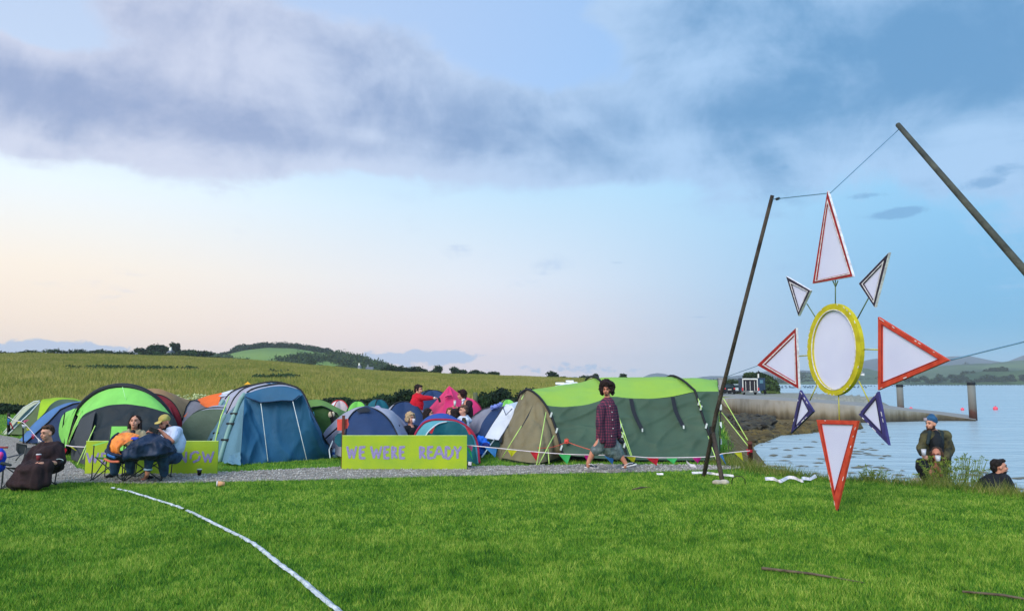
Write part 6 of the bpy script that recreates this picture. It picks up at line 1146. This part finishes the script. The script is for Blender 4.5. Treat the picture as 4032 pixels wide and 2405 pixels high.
drape('shell_fold',[[(515,1740,12.18),(545,1724,12.2),(580,1710,12.4),(612,1703,12.5),(632,1714,12.45),(655,1738,12.4),(678,1760,12.5)],[(490,1768,12.1),(535,1756,12.05),(580,1745,12.1),(620,1738,12.15),(650,1752,12.2),(680,1770,12.4)],[(452,1800,12.15),(500,1803,12.1),(560,1798,12.1),(620,1790,12.12),(682,1778,12.35)],[(455,1812,12.3),(500,1814,12.3),(560,1812,12.3),(620,1804,12.35),(680,1784,12.5)]],m_navy,nu=44,nv=12,wr=.05,ws=5,aniso=(1.6,1,.8))
drape('lining',[[(466,1705,12.6),(446,1720,12.45),(432,1745,12.35),(426,1765,12.28),(436,1783,12.2),(480,1793,12.12)],[(495,1702,12.55),(470,1728,12.3),(455,1750,12.15),(448,1768,12.1),(456,1782,12.08),(481,1792,12.1)],[(525,1704,12.5),(500,1725,12.25),(478,1745,12.1),(462,1762,12.05),(463,1780,12.05),(482,1791,12.1)],[(550,1712,12.4),(522,1732,12.2),(492,1747,12.12),(474,1762,12.1),(470,1778,12.08),(484,1792,12.12)]],m_org,nu=36,nv=10,wr=.045,ws=7,aniso=(1.8,1,.7))
line('lining_edge',cr(px((466,1705,12.55),(446,1720,12.4),(431,1745,12.3),(425,1765,12.22),(436,1784,12.15),(480,1794,12.08)),20),.022,mat('lining_edge_navy',(24,36,60)),t)
blob('lining_trim',[cap(X_(428,1790,-.56),X_(452,1797,-.60),.03,.035)],fab('trim_blue',(52,116,196),trans=0),t,.012,2,.01,20); blob('lining_trim',[cap(X_(523,1729,-.50),X_(540,1727,-.50),.035,.035)],fab('trim_royal',(24,68,190),trans=0),t,.012,2,.01,20)
line('hem',cr(px((412,1806,12.2),(435,1816,12.15),(470,1817,12.15)),10),.02,mat('hem_salmon',(210,112,84)),t)
# ---------------- people among the tents
D=20.5; X_=lambda a,b_,d=0.0: P(a,b_,D+d)
t=person('dark haired man in a red jumper reaching out his arm beside the pink tent',D,1645); hc=X_(1649,1533); R=RV(hc,62,-4); hp,L_=head_prims(hc,R,1.06,X_(1642,1556)); wr=X_(1704,1567,-.1)
prims=hp+[cap(X_(1642,1580),X_(1640,1620),.09,.10)]+chain([X_(1652,1566,-.1),X_(1680,1566,-.12),wr],[.055,.045,.032])+chain([X_(1636,1572,.1),X_(1640,1595,.12),X_(1655,1600,.05)],[.045,.04,.03])+hand_prims(wr,(1,0,.12),(0,-.2,1),.5)+chain([X_(1638,1625),X_(1648,1670),X_(1640,1735)],[.10,.07,.05])+chain([X_(1655,1625),X_(1660,1670),X_(1662,1735)],[.1,.07,.05])
body=blob('body',prims,m_skin,t,.013,2); face(body,L_,1.05,R); blob('hair',[ell(L_(0,-.035,.06),(.10,.105,.088),R),ell(L_(0,-.09,-.02),(.07,.05,.08),R),ell(L_(0,.06,.09),(.07,.04,.03),R),cap(L_(.08,.02,.05),L_(.085,.0,-.02),.022),cap(L_(-.08,.02,.05),L_(-.085,.0,-.02),.022)],H_dk,t,.012,1,.01,30,(1,1,1))
m_rj=mat('jumper_red',(204,20,42),c2=(172,14,34),scale=5,k=.95,rough=.85)
blob('jumper',[cap(X_(1636,1564,.05),X_(1652,1564,-.05),.11,.11),ell(X_(1643,1590),(.18,.16,.2)),cap(X_(1640,1585),X_(1641,1610),.18,.17),cap(X_(1654,1566,-.1),X_(1680,1566,-.12),.085,.07),cap(X_(1680,1566,-.12),X_(1700,1567,-.1),.068,.052),cap(X_(1634,1568,.1),X_(1640,1596,.15),.08,.07),cap(X_(1643,1552),X_(1643,1560),.07)],m_rj,t,.014,3,.014,9)
blob('jeans',[cap(X_(1640,1620),X_(1646,1626),.16,.155)]+chain([X_(1638,1628),X_(1648,1670),X_(1640,1735)],[.13,.10,.085])+chain([X_(1652,1628),X_(1658,1670),X_(1662,1735)],[.13,.10,.085]),mat('pale_jeans',(134,170,190),c2=(100,138,164),scale=6,k=.85),t,.014,3,.012,9); MB().tube([X_(1709,1567,-.1),X_(1713,1567,-.1)],.037,10).build('wristband',m_wht,t,True)
ph=thing('phone','dark phone held out by the man in the red jumper','phone',tuple(X_(1730,1575,-.12))); MB().box(X_(1730,1574,-.12),(.06,.03,.13),tilt=-.3).build('case',m_bsh,ph); MB().box(X_(1730,1574,-.14),(.045,.006,.11),tilt=-.3).build('screen',mat('phone_screen',(30,34,40)),ph)
D=19.6; X_=lambda a,b_,d=0.0: P(a,b_,D+d)
t=person('standing person in a dark brown jacket and white scarf in front of the pink tent',D,1832); hc=X_(1816,1556); R=RV(hc,-68,2); hp,L_=head_prims(hc,R,1.02,X_(1826,1578)); wr=X_(1798,1604,-.25)
prims=hp+[cap(X_(1834,1590),X_(1836,1650),.12,.13)]+chain([X_(1846,1590,-.1),X_(1836,1618,-.2),wr],[.05,.042,.03])+chain([X_(1828,1590,.15),X_(1820,1620,.1),X_(1806,1622,.0)],[.05,.042,.03])+hand_prims(wr,(-.8,-.1,.4),(0,-.3,1),.9)+chain([X_(1832,1655),X_(1832,1740)],[.1,.06])
body=blob('body',prims,m_skin2,t,.013,2); face(body,L_,1.0,R); blob('hair',[ell(L_(0,-.04,.05),(.115,.125,.115),R),ell(L_(0,-.08,-.04),(.10,.07,.09),R),ell(L_(0,.06,.10),(.075,.04,.035),R)],hairm('dark_red',(62,26,28),(30,14,16)),t,.013,1,.018,22,(1,1,1))
m_bj=mat('jacket_brown_black',(46,28,36),c2=(26,16,22),scale=5,k=.8)
blob('jacket',[cap(X_(1830,1590,.1),X_(1846,1590,-.05),.10,.11),ell(X_(1838,1615),(.16,.16,.2)),cap(X_(1838,1615),X_(1840,1655),.17,.17),cap(X_(1846,1592,-.1),X_(1838,1618,-.2),.075,.065),cap(X_(1837,1618,-.2),X_(1806,1607,-.24),.06,.05)],m_bj,t,.014,3,.014,9); blob('trousers',[cap(X_(1838,1660),X_(1836,1740),.13,.09)],m_band,t,.016,2)
blob('scarf',[cap(X_(1826,1574,-.06),X_(1820,1590,-.14),.03,.02),cap(X_(1828,1572,-.02),X_(1822,1576,-.1),.035)],m_wht,t,.011,2)
cup('drink_cup','pale pink topped clear cup held by the person in the brown jacket',X_(1791,1598,-.3),.13,.035,m_pcup,mat('cup_pink',(226,160,176)))
def seated(label,a,b_,D,yaw,hairp,hm,topm,bodyw=(24,60),pitch=0,skin=m_skin,s=1.0,legs=None,arms=True):
    X=lambda u,v,d=0.0: P(u,v,D+d); t=person(label,D,a); hc=X(a,b_); R=RV(hc,yaw,pitch); hp,L_=head_prims(hc,R,s,hc+np.array([0,.02,-.17*s])); n0=hc+np.array([0,.03,-.22*s]); hip=n0+np.array([0,.05,-.45])
    pr=hp+[cap(n0,hip,.10,.12)]; fr=R[:,1]*[1,1,0]; rt=R[:,0]
    el=[n0+rt*e*.20+fr*.06+[0,0,-.26] for e in(-1,1)]; wr=[n0+rt*e*.10+fr*.26+[0,0,-.30] for e in (-1,1)]
    for e in (0,1): pr+=chain([n0+rt*(e*2-1)*.16,el[e],wr[e]],[.05,.042,.03])+hand_prims(wr[e],fr+[0,0,.05],(0,0,1),.7)
    kn=[hip+rt*e*.13+fr*.42+[0,0,.05] for e in (-1,1)]; 
    for e in (0,1): ft=kn[e]+fr*.06; ft=np.array([ft[0],ft[1],min(kn[e][2]-.2,max(.06,kn[e][2]-.40))]); pr+=chain([hip+rt*(e*2-1)*.08,kn[e],ft],[.085,.062,.042])
    body=blob('body',pr,skin,t,.013,2); face(body,L_,s,R)
    blob('hair',hairp(L_,R),hm,t,.013,1,.012,26,(1,1,1))
    blob('top',[cap(n0-rt*.13,n0+rt*.13,.085,.085),cap(n0+[0,0,-.08],hip,.145,.15)]+[cap(n0+rt*(e*2-1)*.17,el[e],.07,.06) for e in (0,1)]+[cap(el[e],wr[e],.058,.045) for e in (0,1)],topm,t,.014,3,.014,10)
    blob('trousers',[cap(hip+rt*(e*2-1)*.06,kn[e],.11,.085) for e in (0,1)],m_band,t,.016,2)
    return t,L_,R,n0
cap_hair=lambda L_,R:[ell(L_(0,-.035,.06),(.085,.092,.078),R),ell(L_(0,-.07,.01),(.08,.055,.08),R),ell(L_(0,.04,.095),(.065,.045,.03),R)]
long_hair=lambda L_,R:[ell(L_(0,-.035,.05),(.10,.11,.095),R),cap(L_(0,-.08,0),L_(0,-.09,-.2),.085,.07),cap(L_(.08,-.02,0),L_(.09,-.03,-.16),.04),cap(L_(-.08,-.02,0),L_(-.09,-.03,-.16),.04)]
bob_hair=lambda L_,R:[ell(L_(0,-.03,.05),(.115,.12,.11),R),ell(L_(0,-.07,-.03),(.11,.08,.08),R),cap(L_(.085,.0,.04),L_(.09,.01,-.05),.04),cap(L_(-.085,.0,.04),L_(-.09,.01,-.05),.04),ell(L_(0,.05,.09),(.08,.05,.035),R)]
t,L_,R,n0=seated('fair haired person in white hoodie sitting below the brown jacket',1824,1616,17.6,-62,cap_hair,hairm('ash',(120,92,74),(80,58,46)),mat('hoodie_white',(220,228,240),c2=(190,202,222),scale=5,k=.92))
blob('hood',[cap(n0+[.06,.05,.06],n0+[.15,.06,-.02],.07,.06),ell(n0+[.0,.0,.05],(.12,.1,.06))],mat('hoodie_white',(220,228,240)),t,.013,2)
b=thing('bag','small olive backpack slung at the side of the white hoodie','bag',tuple(P(1827,1670,17.35))); blob('bag_body',[cap(P(1827,1652,17.35),P(1829,1668,17.35),.05,.06)],mat('olive_bag',(70,64,44)),b,.012,2,.008,20); line('strap',px((1819,1660,17.3),(1822,1644,17.3),(1834,1646,17.3)),.01,mat('olive_strap',(60,54,40)),b)
seated('person with dark wavy hair and denim top seen from behind the pop-up tent',1793,1632,17.9,160,bob_hair,H_dk,mat('denim_top',(90,130,164)))
seated('ginger haired person seated beside the dark wavy haired one',1773,1624,18.6,30,cap_hair,H_gn,mat('top_plum',(90,40,60)))
seated('long dark haired person leaning right behind the blue pop-up tent',1690,1628,18.3,70,long_hair,H_dk,mat('top_black',(26,28,34)))
t,L_,R,n0=seated('blond person in a black top drinking beside the navy dome tent',1617,1646,17.6,38,bob_hair,H_bl,mat('top_black',(26,28,34)),s=1.08)
cup('drink_cup','white cup raised to the blond person\'s mouth',P(1629,1663,17.35),.09,.035,m_wht)
# ---------------- shore trio
D=14.1; X_=lambda a,b_,d=0.0: P(a,b_,D+d)
t=person('bearded man in a blue beanie and camouflage jacket standing on the bank',D,3685); t.location=(P(3685,1500,D)[0],D,hz(P(3685,1500,D)[0],D)); ROOT[t.name]=np.array(t.location)
hc=X_(3666,1670); R=RV(hc,-38,3); hp,L_=head_prims(hc,R,1.1,X_(3682,1702,.05)); wr=X_(3631,1790,-.2); zg=hz(P(3685,1500,D)[0],D); bx_=lambda a,d:np.array([P(a,1800,D)[0],D+d,zg+.05])
prims=hp+[cap(X_(3684,1735,.1),X_(3690,1820,.12),.09,.11)]+chain([X_(3640,1718,-.02),X_(3628,1762,-.05),wr],[.06,.05,.034])+chain([X_(3726,1718,.1),X_(3744,1768,.02),X_(3722,1798,-.12)],[.05,.045,.034])+hand_prims(wr,(.3,-.3,-.25),(-.5,-.5,.7),.9)+chain([X_(3672,1830,.05),bx_(3672,.0)],[.1,.06])+chain([X_(3706,1830,.1),bx_(3712,.1)],[.1,.06])
body=blob('body',prims,m_skin,t,.012,2); face(body,L_,1.08,R,H_bd)
blob('beard',[ell(L_(0,.045,-.085),(.055,.045,.042),R),ell(L_(0,.098,-.045),(.028,.010,.008),R),ell(L_(.058,.01,-.05),(.02,.04,.045),R),ell(L_(-.058,.01,-.05),(.02,.04,.045),R)],H_bd,t,.010,2,.005,40)
bn=blob('beanie',[ell(L_(0,-.02,.085),(.096,.108,.082),R),ell(L_(0,-.03,.05),(.097,.105,.05),R),ell(L_(0,-.02,.14),(.06,.06,.05),R)],mat('beanie_blue',(52,104,146),c2=(36,80,120),scale=12,k=.85,bump=.8),t,.011,2); MB().box(L_(0.03,.098,.085),(.05,.03,.045)).build('patch',mat('beanie_patch',(170,160,170)),bn)
m_cam=mat('camouflage',(104,98,60),c2=(40,44,36),scale=7,k=.75,det=3,bump=.5)
blob('jacket',[cap(X_(3645,1716,.0),X_(3722,1716,.1),.11,.12),cap(X_(3642,1724,-.02),X_(3632,1760,-.05),.088,.08),cap(X_(3628,1762,-.05),X_(3632,1782,-.18),.085,.07),cap(X_(3722,1724,.1),X_(3738,1768,.0),.10,.10),cap(X_(3737,1772,.0),X_(3722,1800,-.15),.095,.075),cap(X_(3650,1740,.05),X_(3655,1800,.05),.09,.10),cap(X_(3716,1740,.1),X_(3716,1820,.1),.12,.12),ell(X_(3686,1780,.18),(.22,.12,.28))],m_cam,t,.015,3,.018,8)
blob('jumper',[ell(X_(3683,1745,-.02),(.15,.15,.2)),cap(X_(3683,1770,.0),X_(3688,1830,.05),.15,.15),cap(X_(3680,1706,.0),X_(3690,1712,.02),.075)],mat('jumper_black',(26,32,38),k=.8),t,.015,3,.01,8)
blob('lapel',[cap(X_(3660,1700,-.06),X_(3652,1745,-.13),.04,.03),cap(X_(3706,1702,.0),X_(3712,1745,-.08),.045,.03)],mat('lapel_dark',(34,48,50)),t,.013,2); blob('trousers',[cap(X_(3675,1828,.08),bx_(3672,.02)+[0,0,.08],.13,.09),cap(X_(3704,1828,.12),bx_(3710,.1)+[0,0,.08],.13,.09)],m_band,t,.018,2)
def tumbler(label,p,h,r): 
    t=thing('tumbler',label,'cup',tuple(p)); MB().lathe(p,[(r*.75,0),(r,h),(r*.9,h),(r*.7,h*.7)],14).build('cup_body',mat('clear_tumbler',(206,212,222),rough=.2,spec=.6,k=.95),t,True); MB().lathe(p+np.array([0,0,h]),[(r*1.05,-.006),(r*1.05,.006)],14).build('rim',m_wht,t)
tumbler('clear plastic tumbler in the beanie man\'s hand',X_(3638,1793,-.32),.11,.042)
D=13.3; X_=lambda a,b_,d=0.0: P(a,b_,D+d); xg=P(3660,1500,D)[0]; zg=hz(xg,D)
t=person('long brown haired person crouching and drinking from a white cup',D,3670); t.location=(xg,D,zg); ROOT[t.name]=np.array(t.location); hc=X_(3688,1789,-.1); R=RV(hc,-8,-6); hp,L_=head_prims(hc,R,1.0,X_(3688,1830,.0)); wr=X_(3688,1832,-.3)
prims=hp+[cap(X_(3684,1845,.0),X_(3680,1900,.1),.11,.13)]+chain([X_(3712,1848,.0),X_(3708,1872,-.2),wr],[.045,.04,.03])+chain([X_(3664,1848,.0),X_(3655,1875,-.2),X_(3672,1838,-.3)],[.045,.04,.03])+hand_prims(wr,(.1,-.3,.9),(0,-1,.1),.8)+chain([X_(3670,1905,.1),X_(3630,1830,-.12),X_(3650,1895,-.2)],[.09,.07,.05])+chain([X_(3690,1905,.1),X_(3664,1858,-.25),X_(3670,1900,-.2)],[.09,.07,.05])
body=blob('body',prims,m_skin2,t,.012,2); face(body,L_,1.0,R); blob('hair',[ell(L_(0,-.04,.055),(.092,.09,.085),R),cap(L_(.08,-.01,.03),L_(.088,.0,-.16),.032,.035),cap(L_(-.08,-.01,.03),L_(-.088,.0,-.16),.032,.035),cap(L_(0,-.08,0),L_(0,-.07,-.15),.07,.06)],H_br,t,.012,1,.008,26,(1,1,1)); MB().tube([L_(-.07,.092,.015),L_(0,.108,.015),L_(.07,.092,.015)],.006,6).build('glasses',mat('glasses_red',(110,40,44)),t)
m_bt=mat('trouser_black',(24,28,34),c2=(16,18,24),k=.9,scale=6)
blob('coat',[cap(X_(3664,1846,.02),X_(3710,1846,.02),.08,.08),cap(X_(3684,1860,.02),X_(3680,1900,.1),.15,.16),cap(X_(3712,1850,.0),X_(3708,1874,-.18),.065,.06),cap(X_(3664,1850,.0),X_(3656,1876,-.18),.065,.06)],m_bt,t,.015,3,.012,9); blob('trousers',chain([X_(3668,1900,.1),X_(3628,1822,-.08),X_(3628,1842,-.15),X_(3648,1888,-.18)],[.12,.095,.10,.08])+chain([X_(3685,1900,.1),X_(3655,1848,-.2),X_(3662,1890,-.18)],[.12,.10,.08]),m_bt,t,.015,3,.012,9)
tumbler('white cup held at the crouching person\'s mouth',X_(3694,1817,-.36),.10,.042)
D=12.9; X_=lambda a,b_,d=0.0: P(a,b_,D+d); xg=P(3920,1500,D)[0]; zg=hz(xg,D)
t=person('dark haired man in a black jacket sitting on the bank facing right',D,3920); t.location=(xg,D,zg); ROOT[t.name]=np.array(t.location); hc=X_(3937,1838); R=RV(hc,104,4); hp,L_=head_prims(hc,R,1.1,X_(3928,1872,.03)); wr=X_(3992,1940,-.05)
prims=hp+[cap(X_(3925,1895,.05),X_(3905,1960,.05),.10,.11)]+chain([X_(3955,1885,-.08),X_(3975,1915,-.1),wr],[.06,.048,.034])+chain([X_(3900,1892,.1),X_(3890,1930,.1),X_(3900,1955,.0)],[.06,.048,.034])+hand_prims(wr,(.9,0,-.4),(0,-.3,1),.3)+chain([X_(3905,1965,.05),X_(3965,1965,.0),X_(3995,1990,.0)],[.10,.07,.05])
body=blob('body',prims,m_skin,t,.012,2); face(body,L_,1.08,R); blob('hair',[ell(L_(0,-.04,.055),(.10,.108,.085),R),ell(L_(0,-.085,-.01),(.085,.055,.08),R),ell(L_(0,.045,.10),(.07,.05,.032),R)],hairm('black_brown',(46,38,34),(22,18,18)),t,.012,1,.012,24,(1,1,1)); blob('beard',[ell(L_(0,.04,-.08),(.055,.05,.042),R)],hairm('black_brown',(46,38,34),(22,18,18)),t,.010,2)
blob('jacket',[cap(X_(3900,1888,.08),X_(3950,1884,-.02),.12,.11),ell(X_(3908,1915,.05),(.26,.2,.22)),cap(X_(3885,1915,.1),X_(3878,1950,.08),.12,.13),cap(X_(3955,1888,-.08),X_(3976,1918,-.1),.095,.08),cap(X_(3976,1918,-.1),X_(3994,1938,-.05),.075,.055),cap(X_(3905,1930,.05),X_(3930,1960,.05),.2,.18),cap(X_(3922,1868,.05),X_(3935,1874,.03),.07)],mat('jacket_black',(24,30,38),c2=(16,20,26),scale=5,k=.9,bump=.5),t,.016,3,.016,8)
blob('trousers',chain([X_(3905,1968,.05),X_(3965,1970,.0),X_(3990,1992,.0)],[.13,.10,.08]),m_bt,t,.016,2); 
# ================================================================ haze
mh=bpy.data.materials.new('haze'); mh.use_nodes=True; nt=mh.node_tree; nt.nodes.remove(nt.nodes['Principled BSDF']); v=nt.nodes.new('ShaderNodeVolumePrincipled'); v.inputs['Density'].default_value=HZ; v.inputs['Color'].default_value=(.82,.92,1,1)
nt.links.new(v.outputs[0],nt.nodes['Material Output'].inputs['Volume'])
hb_=MB().box((0,1500,55),(7000,3800,120)).build('haze',mh); tag(hb_,kind='stuff'); tag(hb_,'pale blue air over the bay and hills','haze')
